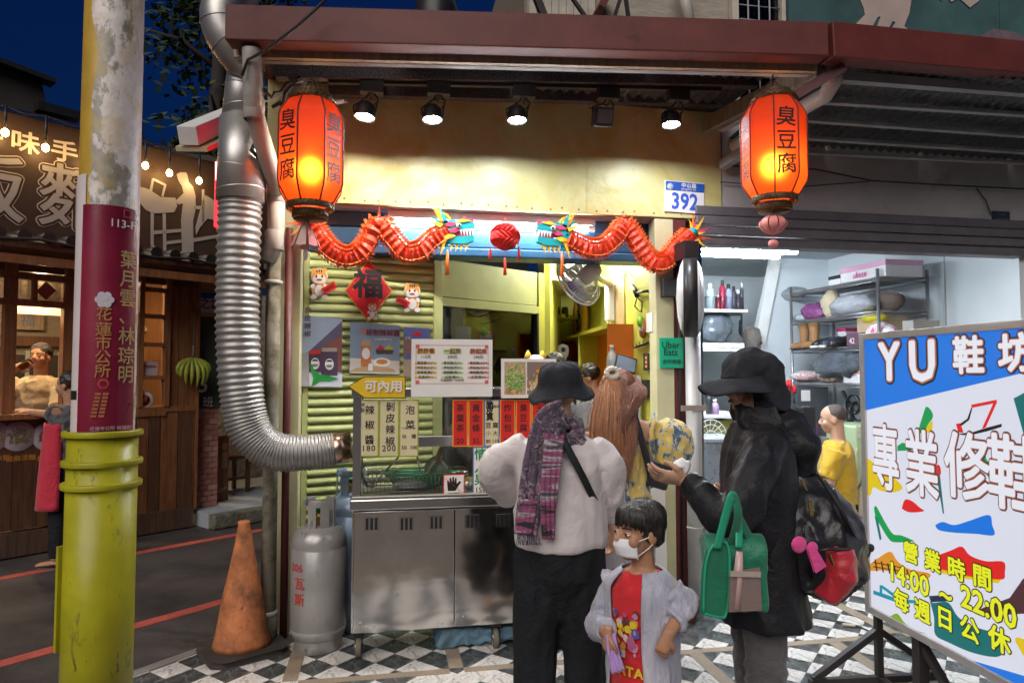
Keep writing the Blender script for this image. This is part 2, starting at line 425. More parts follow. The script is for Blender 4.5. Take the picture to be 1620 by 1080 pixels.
cells.sort(key=lambda q: (q[0], q[1]))
rest = B()
for k, (hid, D, c, col) in enumerate(cells):
    edge = abs((c-E0).dot(EN)) < hd
    e = hd-.0012; dz = R.uniform(-.0006, .0006)
    pl = [c+V((e, 0, 0)), c+V((0, e, 0)), c+V((-e, 0, 0)), c+V((0, -e, 0))]
    if edge:
        pl = clip(pl, E0-EN*.036, EN)
        if len(pl) < 3: continue
    if k < 292:
        if edge:
            q = B(); q.prism([(p.x, p.y) for p in pl], .008, (0, 0, -.008), (1, 0, 0), (0, 1, 0)); q.obj('tile', m_wtile if col == 'w' else m_dtile, pave)
        else:
            o = link('tile', tmesh[col], pave); o.location = (c.x, c.y, dz)
    else:
        rest.m = 0 if col == 'w' else 1; rest.prism([(p.x, p.y) for p in pl], .008, (0, 0, -.008), (1, 0, 0), (0, 1, 0))
rest.obj('far_tiles', [m_wtile, m_dtile], pave, kind='stuff')
def gstrip(x0, y0, x1, y1, w): 
    stripe(V((x0, y0, 0)), V((x1, y1, 0)), w, -.006, 'granite_strip', m_granite, pave, .0082)
for x0, x1 in ((-1.52, -.5), (-.415, .34), (.415, 1.17), (1.245, 2.1), (2.1, 2.93), (3.01, 3.9)): gstrip(x0, 3.6, x1, 3.6, .055)
for x in (-.458, .377, 1.21): gstrip(x, 3.63, x, 4.55, .075)
for x in (1.684, 2.534): gstrip(x, 2.2, x, 3.57, .075)
for x in (2.97, 2.13): gstrip(x, 3.63, x, 5.6, .075)
t0 = -3.4
while t0 < 1.2:
    L = .62; a = E0+ED*t0; c = E0+ED*(t0+L-.006)
    stripe(a, c, .07, -.02, 'kerb_stone', m_granite if t0 > .3 else m_conc, pave, .0225); t0 += L

# ================================================================== the dark house, tree and things above the roof
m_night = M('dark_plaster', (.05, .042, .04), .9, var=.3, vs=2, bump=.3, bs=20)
FB = Frame((-6.5, 12.5, 0), (.77, .638))
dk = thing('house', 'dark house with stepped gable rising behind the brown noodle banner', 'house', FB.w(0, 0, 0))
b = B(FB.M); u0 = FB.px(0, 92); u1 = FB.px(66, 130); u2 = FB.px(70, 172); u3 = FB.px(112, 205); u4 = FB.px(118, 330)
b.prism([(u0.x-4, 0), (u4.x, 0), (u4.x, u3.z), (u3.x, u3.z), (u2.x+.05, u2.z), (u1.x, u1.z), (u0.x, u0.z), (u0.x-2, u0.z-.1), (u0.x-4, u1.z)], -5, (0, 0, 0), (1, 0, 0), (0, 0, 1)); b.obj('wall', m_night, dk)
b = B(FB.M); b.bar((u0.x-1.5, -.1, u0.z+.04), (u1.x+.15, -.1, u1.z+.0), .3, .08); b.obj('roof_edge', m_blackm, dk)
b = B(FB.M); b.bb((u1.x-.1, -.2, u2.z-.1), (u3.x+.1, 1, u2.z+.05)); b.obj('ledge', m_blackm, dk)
m_leaf = M('dark_leaf', (.035, .055, .022), .6, var=.5, vs=3, bump=0)
tr = thing('tree', 'dark leafy tree standing behind the shiny exhaust duct', 'tree', at(345, 500, Y=13))
tp = at(345, 500, Y=13); b = B(); tx, ty = tp.x, tp.y
b.tube([(tx, ty, 0), (tx+.05, ty, 3), (tx-.1, ty, 6), (tx, ty, 9), (tx+.1, ty, 11)], [.22, .19, .15, .1, .04], 10)
for k in range(9):
    z = 4+k*.75; a = k*2.4; b.tube([(tx, ty, z), (tx+.7*cos(a), ty+.7*sin(a), z+.5), (tx+1.3*cos(a), ty+1.3*sin(a), z+.6)], [.06, .045, .015], 6)
b.obj('trunk', M('dark_bark', (.03, .024, .02), .9, var=.3, bump=.4), tr)
b = B()
for k in range(7500):
    cl = R.randrange(24); rr = random.Random(cl*7+1); a0 = rr.uniform(0, 6.28); r0 = rr.uniform(.1, 1.15); z0 = rr.uniform(5.0, 11.2)
    c = V((tx+r0*cos(a0)+R.gauss(0, .28), ty+r0*sin(a0)+R.gauss(0, .28), z0+R.gauss(0, .34)))
    d = V((R.gauss(0, 1), R.gauss(0, 1), R.gauss(-.4, .7))).normalized(); u = d.orthogonal().normalized()*.05; L = R.uniform(.12, .26)
    b.raw([c, c+d*L*.5+u, c+d*L, c+d*L*.5-u], [(0, 1, 2, 3)])
b.obj('crown', m_leaf, tr)
# clapboard upper storey
uh = thing('timber_house', 'weathered clapboard upper storey with barred window above the red gutter', 'house', (2.2, 5.6, 3.2))
b = B(); b.bb((1.15, 5.62, 3.3), (3.6, 8, 5.6)); b.obj('wall', M('old_board_core', (.2, .17, .14), .9), uh)
m_clap = M('old_clapboard', (.34, .3, .25), .8, var=.22, vs=9, st=(1, 1, 6), bump=.3, bs=40, dirt=.3, dcol=(.12, .1, .08), ds=4)
for k in range(13):
    x0 = 1.17
    z = 3.5+k*.16; b = B(); b.box((x0+1.2, 5.6, z), (2.4, .02, .165), MX.Rotation(.07, 3, 'X')); b.obj('plank', m_clap, uh)
for k in range(9):
    z0 = 1.18+k*.065; b = B(); b.bb((z0, 5.55, 3.4), (z0+.061, 5.58, 5.5)); b.obj('batten', M('grey_batten', (.42, .38, .32), .75, var=.2, bump=.2, dirt=.2), uh)
p0, p1 = at(1165, 40, Y=5.55), at(1232, 2, Y=5.55)
wf = B()
for (xa, xb, za, zb) in ((p0.x-.06, p0.x, 3.8, 5.2), (p1.x, p1.x+.08, 3.8, 5.2), (p0.x-.06, p1.x+.08, 5.2, 5.26)): wf.bb((xa, 5.5, za), (xb, 5.58, zb))
win = wf.obj('window_frame', M('cream_trim', (.5, .45, .37), .6, dirt=.2), uh, bevel=.004)
B().bb((p0.x, 5.56, 3.8), (p1.x, 5.575, 5.2)).obj('pane', glass('night_glass', .05, (.25, .25, .28)), win)
B().bb((p0.x, 5.585, 3.8), (p1.x, 5.6, 5.2)).obj('room_shade_sheet', m_black, win)  # black sheet, the dark of the room behind put in as colour
for k in range(1, 4):
    x = p0.x+(p1.x-p0.x)*k/4; B().cyl((x, 5.53, 3.8), (x, 5.53, 5.2), .008, 6).obj('window_bar', m_purlin, win)
for k in range(8):
    z = 4.2+k*.13; B().cyl((p0.x, 5.535, z), (p1.x, 5.535, z), .006, 6).obj('window_bar', m_purlin, win)
for px in (1085, 1070):
    pq = at(px, 20, Y=5.45); 
b = B(); a = at(1076, -40, Y=5.4); c = at(1095, 60, Y=5.4); b.cyl(a, c, .05, 12); b.obj('drain_pipe', m_pvc, uh)
rd = thing('rusty_roof', 'narrow corrugated roof end leaning beside the clapboard storey', 'roof', (1.1, 5.3, 3.4))
b = B(); a = at(938, 35, Y=5.3); c = at(972, -30, Y=5.3); b.bar(a, c, .5, .05); b.obj('sheet', m_gutter, rd)
m_mteal = M('mural_teal', (.035, .085, .09), .7, var=.4, vs=2.2, dirt=.3, dcol=(.03, .04, .045), ds=2)
m_mpale = M('mural_pale', (.4, .32, .29), .7, var=.15, vs=4)
mu = thing('painted_board', 'teal painted board with a pale animal shape above the right gutter', 'mural', (3.4, 4.75, 3.3))
a, c = at(1250, 130, Y=4.75), at(1660, 130, Y=4.75)
for k in range(3):
    xa = a.x+(c.x+.5-a.x)*k/3; xb = a.x+(c.x+.5-a.x)*(k+1)/3-.006
    B().bb((xa, 4.75, 3.25), (xb, 4.79, 4.8)).obj('panel', m_mteal, mu)
def shape(pts, Y, th=-.004): return [(at(x, y, Y=Y).x, at(x, y, Y=Y).z) for x, y in pts]
def flat(name, pts, Y, mat, par, th=.004): 
    q = B(); q.prism(shape(pts, Y), th, (0, Y, 0), (1, 0, 0), (0, 0, 1)); return q.obj(name, mat, par)
flat('painted_shape', [(1352, -20), (1366, 14), (1368, 24), (1350, 42), (1378, 46), (1388, 28), (1393, 26), (1386, 46), (1404, 48), (1412, 34), (1416, 36), (1408, 50), (1442, 52), (1430, 42), (1438, 22), (1445, -20)], 4.745, m_mpale, mu)
flat('painted_shape', [(1482, -4), (1490, 2), (1496, -6), (1505, 4), (1516, -3), (1534, 13), (1548, 2), (1544, -10), (1490, -20)], 4.745, m_mpale, mu)
flat('painted_shape', [(1550, 58), (1570, 46), (1600, 50), (1640, 66), (1640, 90), (1560, 74)], 4.745, M('mural_mauve', (.12, .085, .1), .7, var=.3), mu)
bt = thing('water_tank', 'round black water tank sitting on the roof above the gutter', 'tank', at(690, 30, Y=4.6))
c = at(690, 22, Y=4.6); B().lathe(c, [(.001, .14), (.08, .13), (.13, .09), (.15, .02), (.15, -.1), (.14, -.3)], 20).obj('shell', m_black, bt)
sv = thing('antenna_brace', 'black diagonal steel braces rising over the red gutter', 'brace', at(870, 20, Y=4.8))
for p, q in (((838, -30), (868, 45)), ((893, -20), (935, 40)), ((968, 40), (984, -10)), ((988, -15), (996, 40))):
    B().bar(at(*p, Y=4.8), at(*q, Y=4.8), .05 if p[0] < 890 else .025).obj('strut', m_blackm, sv)

# ================================================================== roof over the stall
ra = thing('awning_roof', 'flat eave roof with dark red gutters over the snack stall and shoe shop', 'roof', (.8, 3.9, 3.3))
GL0, GL1 = at(362, 43, Y=3.6), at(1303, 69, Y=3.2)
gz = V((0, 0, 1))
b = B(); b.bar(GL0, GL1, .11, .182); b.obj('gutter', m_gutter, ra, bevel=.006)
d = (GL1-GL0).normalized(); nin = V((-d.y, d.x, 0))
b = B(); b.bar(GL0+nin*.09-gz*.098, GL1+nin*.09-gz*.098, .03, .04); b.obj('eave_board', wood('pale_eave', (.25, .17, .11), (.48, .36, .25)), ra)
b = B(); b.bar(GL0+nin*.14-gz*.108, GL1+nin*.14-gz*.108, .04, .015); b.obj('drip_edge', m_purlin, ra)
GR0, GR1 = at(1307, 69, Y=3.2), at(1625, 98, Y=3.3); dr = (GR1-GR0)
b = B(); b.bar(GR0, GR0+dr*2, .11, .19); b.obj('gutter', m_gutter, ra, bevel=.006)
b = B(); b.bar(GR0+V((.0, .12, -.12)), GR0+dr*2+V((0, .12, -.12)), .05, .05); b.obj('eave_board', m_purlin, ra)
# sheets
def corr(x0, x1, y0, z0, y1, z1, per=.075, amp=.013):
    n = int((x1-x0)/per*6); r = []
    for yy, zz in ((y0, z0), (y1, z1)):
        r.append([V((x0+(x1-x0)*k/n, yy, zz+amp*sin(2*pi*k/6))) for k in range(n+1)])
    r2 = [[q+V((0, 0, .003)) for q in rr] for rr in r]
    q = B(); q.rings(r, False, True, False); q.rings(r2[::-1], False, True, False); return q
for k in range(4):
    x0 = -.75+k*.76; t = k/3.9; yf = GL0.y+(GL1.y-GL0.y)*t
    corr(x0, x0+.75, yf+.08, 3.36, 4.9, 3.34).obj('roof_sheet', m_roof, ra)
for k in range(4):
    x0 = 2.31+k*.76; corr(x0, x0+.75, 3.3, 3.25, 4.7, 3.1).obj('roof_sheet', m_roof, ra)
def bandbeam(pl, pr, Y, hpx, name, mat, w=.06):
    a, c = at(pl[0], pl[1], Y=Y), at(pr[0], pr[1], Y=Y); q = B(); q.bar(a, c, w, hpx*3.95/1080); return q.obj(name, mat, ra, bevel=.003)
bandbeam((436, 108), (1196, 124), 3.84, 33, 'beam', m_speck)
bandbeam((520, 143), (1140, 160), 4.22, 21, 'beam', m_speck)
a, c = at(520, 129, Y=3.85), at(1140, 142, Y=3.85); B().bar(a, c, .03, .025).obj('lamp_track', m_black, ra)
ydep = [(3.42, 122, 140), (3.62, 163, 182), (3.82, 194, 215), (4.02, 222, 241), (4.16, 244, 258)]
for Y, ya, yb in ydep:
    a, c = at(1330, ya, Y=Y), at(1625, yb, Y=Y); e = (c-a).normalized()
    B().bar(a-e*.25, c+e*1.6, .04, .022).obj('purlin', m_purlin, ra, bevel=.002)
# sloping bracket + timber rafter at the right end
B().bar(at(1118, 200, Y=4.2), at(1300, 108, Y=3.3), .08, .1).obj('rafter', wood('mossy_rafter', (.1, .085, .06), (.26, .22, .16)), ra, bevel=.004)
B().bar(at(1140, 205, Y=4.1), at(1290, 125, Y=3.35), .05, .03).obj('rafter_batten', m_purlin, ra)
B().bar(at(1142, 262, Y=4.25), at(1216, 215, Y=3.9), .06, .06).obj('knee_brace', m_purlin, ra, bevel=.003)
b = B(); pts = [at(1318, 98, Y=3.28), at(1320, 128, Y=3.32), at(1306, 150, Y=3.4), at(1268, 172, Y=3.6), at(1215, 200, Y=3.9), at(1160, 232, Y=4.15)]
b.tube(pts, .045, 14); b.obj('down_pipe', m_pvc, ra)
B().bar(at(1260, 150, Y=3.3), at(1336, 105, Y=3.22), .012, .05).obj('slotted_strip', m_maroon, ra)
b = B(); b.tube([at(1140, 262, Y=4.28), at(1290, 268, Y=4.26), at(1380, 286, Y=4.25), at(1480, 292, Y=4.26), at(1640, 300, Y=4.26)], .006, 6); b.tube([at(1140, 288, Y=4.27), at(1260, 296, Y=4.26), at(1375, 287, Y=4.25)], .004, 6)
b.obj('wall_cable', m_cable, ra)
b = B(); pts = [at(520, -5, Y=3.35), at(470, 42, Y=3.4), at(420, 80, Y=3.5), at(392, 95, Y=3.55), at(383, 120, Y=3.55)]
b.tube(pts, .008, 8); b.obj('loose_cable', m_cable, ra)
for k in range(7):
    b = B(); a = V((-.45+R.uniform(-.1, .15), 3.75+R.uniform(-.1, .1), 3.12)); pts = []
    for i in range(7): pts.append(a+V((.05*i*cos(k)+R.uniform(-.02, .02), .03*i*sin(k), -.02*i-.06*sin(i*.55)+R.uniform(-.02, .02))))
    b.tube(pts, .005+.003*(k % 3), 6); b.obj('cable_loop', m_cable if k % 3 else m_white, ra)
# neighbour eave at left
ne = thing('neighbour_eave', 'white eave board of the next roof poking out behind the duct', 'eave', at(330, 210, Y=4.9))
B().bar(at(297, 215, Y=4.6), at(380, 178, Y=5.6), .12, .12).obj('fascia_board', m_white, ne, bevel=.004)
B().bar(at(303, 236, Y=4.65), at(385, 200, Y=5.6), .2, .03).obj('soffit_board', m_cream, ne)
# ================================================================== snack stall building
Z3 = V((0, 0, 1)); X3 = V((1, 0, 0))
sh = thing('snack_shop', 'small corner snack shop with yellow fascia and pale green rolling shutter', 'building', (.8, 4.3, 0))
def fascia_mat():
    m, nt, b = _nt('fascia_paint'); vec = coords(nt); L = nt.links
    n = noise_tex(nt, 1.6, 6, .6, vec, .8); n2 = noise_tex(nt, 9, 8, .7, vec); n3 = noise_tex(nt, 5, 3, .5, vec)
    c = ramp(nt, n.outputs[0], [(.35, (.5, .44, .17)), (.5, (.54, .52, .25)), (.68, (.48, .37, .1))]).outputs[0]
    f = ramp(nt, n2.outputs[0], [(.66, (0, 0, 0)), (.76, (.8, .8, .8))]).outputs[0]
    L.new(mix(nt, f, c, (.26, .2, .1)), b.inputs['Base Color']); b.inputs['Roughness'].default_value = .42
    bumpit(nt, b, n3.outputs[0], .35, .05); return m
m_fas = fascia_mat()
b = B(); b.bb((-.72, 4.3, 2.585), (2.262, 4.34, 3.33)); fa = b.obj('fascia', m_fas, sh, bevel=.004)
for x in (.3, 1.3): B().bb((x, 4.297, 2.59), (x+.012, 4.2995, 3.3)).obj('seam', m_fas, fa)
b = B()
for k in range(26):
    x = -.35+k*.1+R.uniform(-.02, .02); b.lathe((x, 4.3, 2.61+R.uniform(-.006, .008)), [(.008, -.002), (.006, .004), (.001, .005)], 8, (0, -1, 0))
b.obj('rivets', M('rusty_rivet', (.3, .17, .09), .7, .3), fa, kind='stuff')
B().bb((-.72, 4.345, 2.576), (2.25, 4.62, 2.6)).obj('soffit', M('soffit_paint', (.5, .5, .52), .55, dirt=.2), sh)
B().bb((2.235, 4.345, 2.6), (2.262, 5.0, 3.33)).obj('fascia_return', m_cream, sh)
m_blue = M('blue_shutter_box', (.016, .075, .15), .4, .2, var=.2, dirt=.3, dcol=(.14, .19, .24), ds=6)
b = B(); b.bb((-.5, 4.44, 2.36), (1.88, 4.62, 2.47)); b.bb((-.5, 4.42, 2.30), (1.88, 4.63, 2.355)); b.bb((-.5, 4.46, 2.475), (1.88, 4.62, 2.574)); b.obj('shutter_box', m_blue, sh, bevel=.008)
B().bb((-.645, 4.3, -.01), (-.51, 4.42, 2.574)).obj('pillar', m_cream, sh, bevel=.006)
B().bb((1.775, 4.3, -.01), (1.905, 4.42, 2.574)).obj('pillar', m_cream, sh, bevel=.006)
# shutter: each slat a piece
SF = Frame((-.505, 4.43, 0), (cos(radians(14)), sin(radians(14)), 0))
st = B(SF.M); st.bb((-.004, -.012, 0), (.03, .03, 2.3)); shu = st.obj('rolling_shutter', m_green, sh)
prof = [(0, 0), (-.004, .004), (-.016, .012), (-.019, .024), (-.012, .038), (-.002, .046), (.004, .053), (.006, .0)]
q = B(SF.M)
q.raw([V((x, n-.0, z)) for x in (.03, .84) for n, z in prof], [tuple(range(8)), tuple(range(15, 7, -1))]+[(i, (i+1) % 8, 8+(i+1) % 8, 8+i) for i in range(8)], True)
s0 = q.obj('slat', m_green, shu)
for k in range(42):
    o = s0 if k == 0 else s0.copy()
    if k: COL.objects.link(o)
    o.location.z = .02+k*.0545
# post right of the shutter, window wall W1 running back, its header and sill
W0 = SF.w(.84, 0, 0); WD = V((.84, .545, 0)).normalized(); WF = Frame(W0, WD)
b = B(WF.M); b.bb((0, -.02, 0), (.075, .06, 2.3)); b.obj('post', m_green, sh, bevel=.004)
wl_ = 1.02
b = B(WF.M); b.bb((.075, 0, 2.06), (wl_, .06, 2.32)); b.obj('header', m_green, sh, bevel=.004)
b = B(WF.M); b.bb((.075, 0, 0), (wl_, .06, .8)); b.obj('sill_wall', m_lime, sh)
b = B(WF.M); b.bb((wl_, -.01, 0), (wl_+.07, .06, 2.32)); b.obj('post', m_lime, sh, bevel=.004)
b = B(WF.M); b.bb((.09, .02, .8), (wl_, .026, 2.06)); wp = b.obj('window_pane', glass('shop_glass', .02, (.8, .82, .8)), sh)
b = B(WF.M); b.bb((.075, -.01, 1.995), (wl_, .03, 2.055)); b.obj('window_rail', m_green, sh, bevel=.003)
b = B(WF.M); b.bb((wl_-.02, -.015, .8), (wl_, .03, 2.0)); b.obj('window_edge', m_black, sh)
# what the window shows: a dark passage behind
b = B(WF.M); b.bb((-.2, 1.3, 0), (2.2, 1.34, 2.8)); b.obj('passage_wall', M('dark_passage', (.05, .05, .055), .8, var=.3, vs=3, dirt=.3), sh)
b = B(WF.M); b.bb((-.2, 1.2, 0), (2.2, 1.29, 1.5)); b.obj('passage_dado', M('olive_dado', (.2, .19, .09), .6), sh)
b = B(WF.M); b.bb((-.2, 1.12, 1.5), (2.2, 1.29, 1.54)); b.obj('passage_ledge', m_white, sh)
b = B(WF.M); b.bb((-.2, .1, 2.3), (2.2, 1.3, 2.34)); b.obj('passage_ceiling', m_cream, sh)
# cabinet wall with corner shelves, right wall, back wall, ceiling, floor
KC = WF.w(wl_+.07, 0, 0)                     # left end of cabinet
C1 = at(888, 600, Y=7.2); C1.z = 0           # the deep corner
b = B(); b.prism([(KC.x, KC.y), (KC.x+.05, KC.y), (C1.x, C1.y), (C1.x-.06, C1.y+.02)], 2.6, (0, 0, 0), (1, 0, 0), (0, 1, 0)); b.obj('inner_wall', m_lime, sh)
RW0 = V((1.8, 4.42, 0)); RW1 = V((2.08, 7.25, 0))
RF = Frame(RW0, (RW1-RW0))                   # x runs from the front to the back along the right wall; its room side is n>0
b = B(); b.prism([(RW0.x, RW0.y), (RW0.x+.1, RW0.y), (RW1.x+.1, RW1.y), (RW1.x, RW1.y)], 2.6, (0, 0, 0), (1, 0, 0), (0, 1, 0)); b.obj('inner_wall', m_lime, sh)
B().bb((C1.x-.1, 7.22, 0), (2.2, 7.3, 2.6)).obj('inner_wall', m_lime, sh)
b = B(); b.prism([(-.5, 4.63), (1.9, 4.63), (2.3, 7.4), (C1.x-.2, 7.4), (KC.x-.05, KC.y+.05)], .04, (0, 0, 2.58), (1, 0, 0), (0, 1, 0)); b.obj('kitchen_ceiling', m_cream, sh)
b = B(); b.prism([(-.5, 4.6), (1.9, 4.6), (2.3, 7.4), (C1.x-.2, 7.4), (KC.x-.05, KC.y+.05)], .02, (0, 0, -.004), (1, 0, 0), (0, 1, 0)); b.obj('kitchen_floor', m_conc, sh)
# corner shelf unit in the deep corner
cs = at(888, 560, Y=6.7)
def onwall(px, py, n=.0): return RF.px(px, py, n)
for py in (452, 503, 573):
    shf = B()
    c = at(888, py, Y=6.9); a = at(864, py, Y=6.75); e = at(913, py, Y=6.75); f_ = at(889, py, Y=6.45)
    z = c.z; shf.prism([(c.x, c.y+.25), (a.x, a.y), (f_.x, f_.y), (e.x, e.y)], .035, (0, 0, z-.03), (1, 0, 0), (0, 1, 0)); shf.obj('corner_shelf', m_lime, sh, bevel=.003)
jg = 'spice jars on the corner shelf'
for i, (px, lab) in enumerate(((881, 'small dark spice jar at the left on the lime corner shelf'), (894, 'small dark spice jar at the right on the lime corner shelf'))):
    p = at(px, 502, Y=6.55); t = thing('jar', lab, 'jar', p, jg)
    B().lathe(p, [(.03, 0), (.035, .01), (.035, .07), (.028, .08)], 12).obj('body', M('jar_dark', (.1, .055, .04), .15), t)
    B().lathe(p+V((0, 0, .08)), [(.03, 0), (.03, .022), (.001, .024)], 12).obj('lid', m_black, t)
p = at(891, 571, Y=6.5); t = thing('camera', 'small white indoor camera on the lowest corner shelf', 'camera', p)
B().lathe(p, [(.03, 0), (.035, .01), (.03, .03), (.05, .05), (.058, .1), (.05, .15), (.001, .17)], 14).obj('shell', m_white, t)
B().ball(p+V((-.01, -.05, .11)), (.025, .015, .025)).obj('lens', m_black, t)
# wall clock seen edge-on
c = RF.px(922, 505, .03); cw = RF.w(*c); t = thing('wall_clock', 'round yellow rimmed wall clock hanging on the lime kitchen wall', 'clock', cw)
ax = RF.n
B().lathe(cw, [(.2, 0), (.29, 0), (.3, .03), (.26, .06), (.235, .05)], 28, ax, cap=False).obj('rim', P('clock_yellow', (.72, .4, .03)), t)
B().lathe(cw+ax*.02, [(.245, 0), (.001, .002)], 28, ax).obj('dial', m_white, t)
b = B(); 
for k in range(12):
    a = k*pi/6; b.box(cw+ax*.027+RF.x*.19*sin(a)+Z3*.19*cos(a), (.012, .02, .03))
b.obj('hour_marks', m_black, t)
b = B(); b.bar(cw+ax*.03, cw+ax*.03+RF.x*.09+Z3*.07, .01); b.bar(cw+ax*.033, cw+ax*.033-RF.x*.03+Z3*.16, .007); b.obj('hands', m_black, t)
# orange cubbies
m_or = M('orange_board', (.62, .15, .015), .5, var=.08)
t = thing('cubby_shelf', 'orange backed wall cubby with green rim under the clock', 'shelf', RF.w(.9, 0, 1.2))
a, c = RF.px(1001, 519), RF.px(916, 548); x0, x1 = a.x, c.x; z1, z0 = 2.0, 1.02
zt = a.z
def rbox(xa, xb, na, nb, za, zb, nm, mt, par, **k):
    q = B(RF.M); q.bb((xa, na, za), (xb, nb, zb)); return q.obj(nm, mt, par, **k)
rbox(x0, x1, .0, .02, .9, zt, 'back_board', m_or, t)
rbox(x0, x1, .0, .2, zt, zt+.03, 'top_board', m_lime, t)
rbox(x0, x1, .0, .2, .9, .93, 'bottom_board', m_or, t)
rbox(x0-.02, x0, .0, .2, .9, zt+.03, 'side_board', m_or, t); rbox(x1, x1+.02, .0, .2, .9, zt+.03, 'side_board', m_or, t)
xm = RF.px(948, 540).x; rbox(xm-.015, xm+.015, .0, .2, .93, zt, 'divider', m_lime, t)
p = at(968, 590, Y=4.9); t = thing('bottle', 'clear plastic bottle standing in the orange cubby', 'bottle', p)
B().lathe(p, [(.035, -.1), (.04, -.08), (.04, .1), (.03, .14), (.014, .17), (.014, .19)], 16).obj('body', M('clear_plastic', (.75, .78, .8), .1, trans=.6, var=.02), t)
B().lathe(p+V((0, 0, -.02)), [(.0405, 0), (.0405, .07)], 16, cap=False).obj('label', P('bottle_label', (.7, .7, .75)), t)
B().lathe(p+V((0, 0, .19)), [(.016, 0), (.016, .02), (.001, .021)], 12).obj('cap', m_white, t)
# hanging string, board on the wall, brackets, hooks on the front part of the right wall
t = thing('wall_board', 'brown cardboard sheet pinned behind the wall fan', 'board', RF.w(.5, .01, 1.9))
a, c = RF.px(968, 445), RF.px(990, 520); rbox(min(a.x, c.x), max(a.x, c.x), .004, .012, c.z, a.z, 'sheet', M('cardboard', (.33, .22, .12), .8), t)
t = thing('tv_bracket', 'folded black wire bracket fixed to the lime wall', 'bracket', RF.w(.35, .03, 2.0))
b = B(RF.M)
def rp(px, py, n=.03): return RF.px(px, py, n)
for loop in ([(992, 427), (1006, 447), (1008, 462), (993, 444), (990, 432), (992, 427)], [(1008, 470), (1016, 478), (1015, 493), (1011, 492), (1004, 484), (1008, 470)]):
    b.tube([rp(*q) for q in loop], .005, 6)
b.obj('wire_loop', m_black, t)
b = B(RF.M); b.tube([rp(1001, 452), rp(1008, 468)], .02, 8); b.tube([rp(1008, 463), rp(1024, 460), rp(1028, 462, .0)], .01, 8); b.obj('arm', m_blackm, t)
t = thing('bear_plaque', 'small orange and green round plaque on the lime wall', 'plaque', RF.w(.3, .02, 1.7))
pc = RF.w(*rp(1017, 518, .01)); B().lathe(pc, [(.075, 0), (.07, .012), (.001, .014)], 20, RF.n).obj('disc', P('plaque_orange', (.7, .2, .05)), t)
B().lathe(pc+RF.n*.014+V((0, 0, .0)), [(.055, 0), (.001, .004)], 18, RF.n).obj('face', P('plaque_white', (.7, .7, .6)), t)
B().ball(pc+RF.n*.02+Z3*.04-RF.x*.02, (.03, .03, .04)).obj('green_patch', P('plaque_green', (.2, .5, .03)), t)
t = thing('hook_rail', 'black hook rail screwed to the lime wall', 'rail', RF.w(.3, .02, 1.6))
b = B(RF.M); a, c = rp(1006, 549, .015), rp(1028, 541, .015); b.tube([a, c], .01, 8); b.obj('rail', m_black, t)
for k in range(4):
    a_ = a+(c-a)*(k+.5)/4; q = B(RF.M); q.tube([a_, a_+V((0, .03, -.01)), a_+V((0, .035, .015))], .004, 6); q.obj('hook', m_black, t)
t = thing('wall_phone', 'white wall intercom with cable on the pillar side', 'intercom', RF.w(.1, .03, 1.8))
a, c = rp(1026, 496, .01), rp(1035, 525, .01); rbox(min(a.x, c.x), max(a.x, c.x), .0, .03, min(a.z, c.z), max(a.z, c.z), 'body', m_white, t, bevel=.006)
b = B(RF.M); b.tube([rp(1031, 525, .012), rp(1031, 560, .012), rp(1029, 600, .012)], .004, 6); b.obj('cable', m_cable, t)
m_lil = cloth('lilac_apron', (.48, .3, .66))
t = thing('apron', 'lilac apron hanging on the lime wall behind the ponytail', 'apron', RF.w(.5, .05, 1.4))
b = B(RF.M); rr = []
for k in range(12):
    z = .56-.58*k/11; w = .05+.17*min(1, k/5)
    rr.append([V((.42+w*(j/8-.5)*1.5+.01*sin(j), .05+.018*sin(j*1.9+k*.2), .95+z)) for j in range(9)])
b.rings(rr, False, True, False); b.obj('cloth', m_lil, t)
t = thing('towel', 'white towel hanging between the apron and the black boxes', 'towel', RF.w(.2, .05, 1.4))
b = B(RF.M); rr = []
for k in range(10):
    z = .42-.5*k/9; rr.append([V((.2+.1*(j/7-.5), .045+.014*sin(j*2.2+k*.15), 1.1+z)) for j in range(8)])
b.rings(rr, False, True, False); b.obj('cloth', cloth('white_towel', (.66, .66, .62)), t)
for i, (px, py, lab) in enumerate(((1029, 572, 'black gadget box with orange lights on the lime wall'), (1027, 614, 'plain black gadget box low on the lime wall'))):
    a = rp(px, py, .0); t = thing('gadget_box', lab, 'box', RF.w(*a), 'gadget boxes')
    rbox(a.x-.06, a.x+.06, .0, .035, a.z-.06, a.z+.06, 'body', m_black, t, bevel=.004)
    if i == 0:
        for k in range(3): rbox(a.x-.03, a.x-.005, .035, .037, a.z-.04+k*.03, a.z-.025+k*.03, 'light', EM('amber_led', (1, .25, .02), 1.5), t)
p = at(990, 575, Y=4.75); t = thing('tablet', 'black tablet stand tilted on the kitchen counter', 'tablet', p)
B().box(p, (.16, .012, .12), MX.Rotation(-.35, 3, 'X') @ MX.Rotation(.3, 3, 'Y')).obj('slab', m_black, t, bevel=.003)
B().box(p+V((-.0, -.008, .0)), (.14, .004, .1), MX.Rotation(-.35, 3, 'X') @ MX.Rotation(.3, 3, 'Y')).obj('screen', M('tablet_screen', (.18, .22, .3), .1), t)
B().bar(p+V((0, .02, -.02)), p+V((.02, .06, -.16)), .03).obj('stand', m_black, t)
# kitchen counter behind the cart
kc = thing('kitchen_counter', 'steel work counter inside the green kitchen', 'counter', (1.3, 5.3, 0))
b = B(); b.bb((1.05, 4.95, .82), (1.75, 5.3, .86)); b.obj('top', m_steel, kc, bevel=.004)
b = B(); b.bb((1.07, 4.97, 0), (1.73, 5.28, .818)); b.obj('cabinet', m_steel, kc)
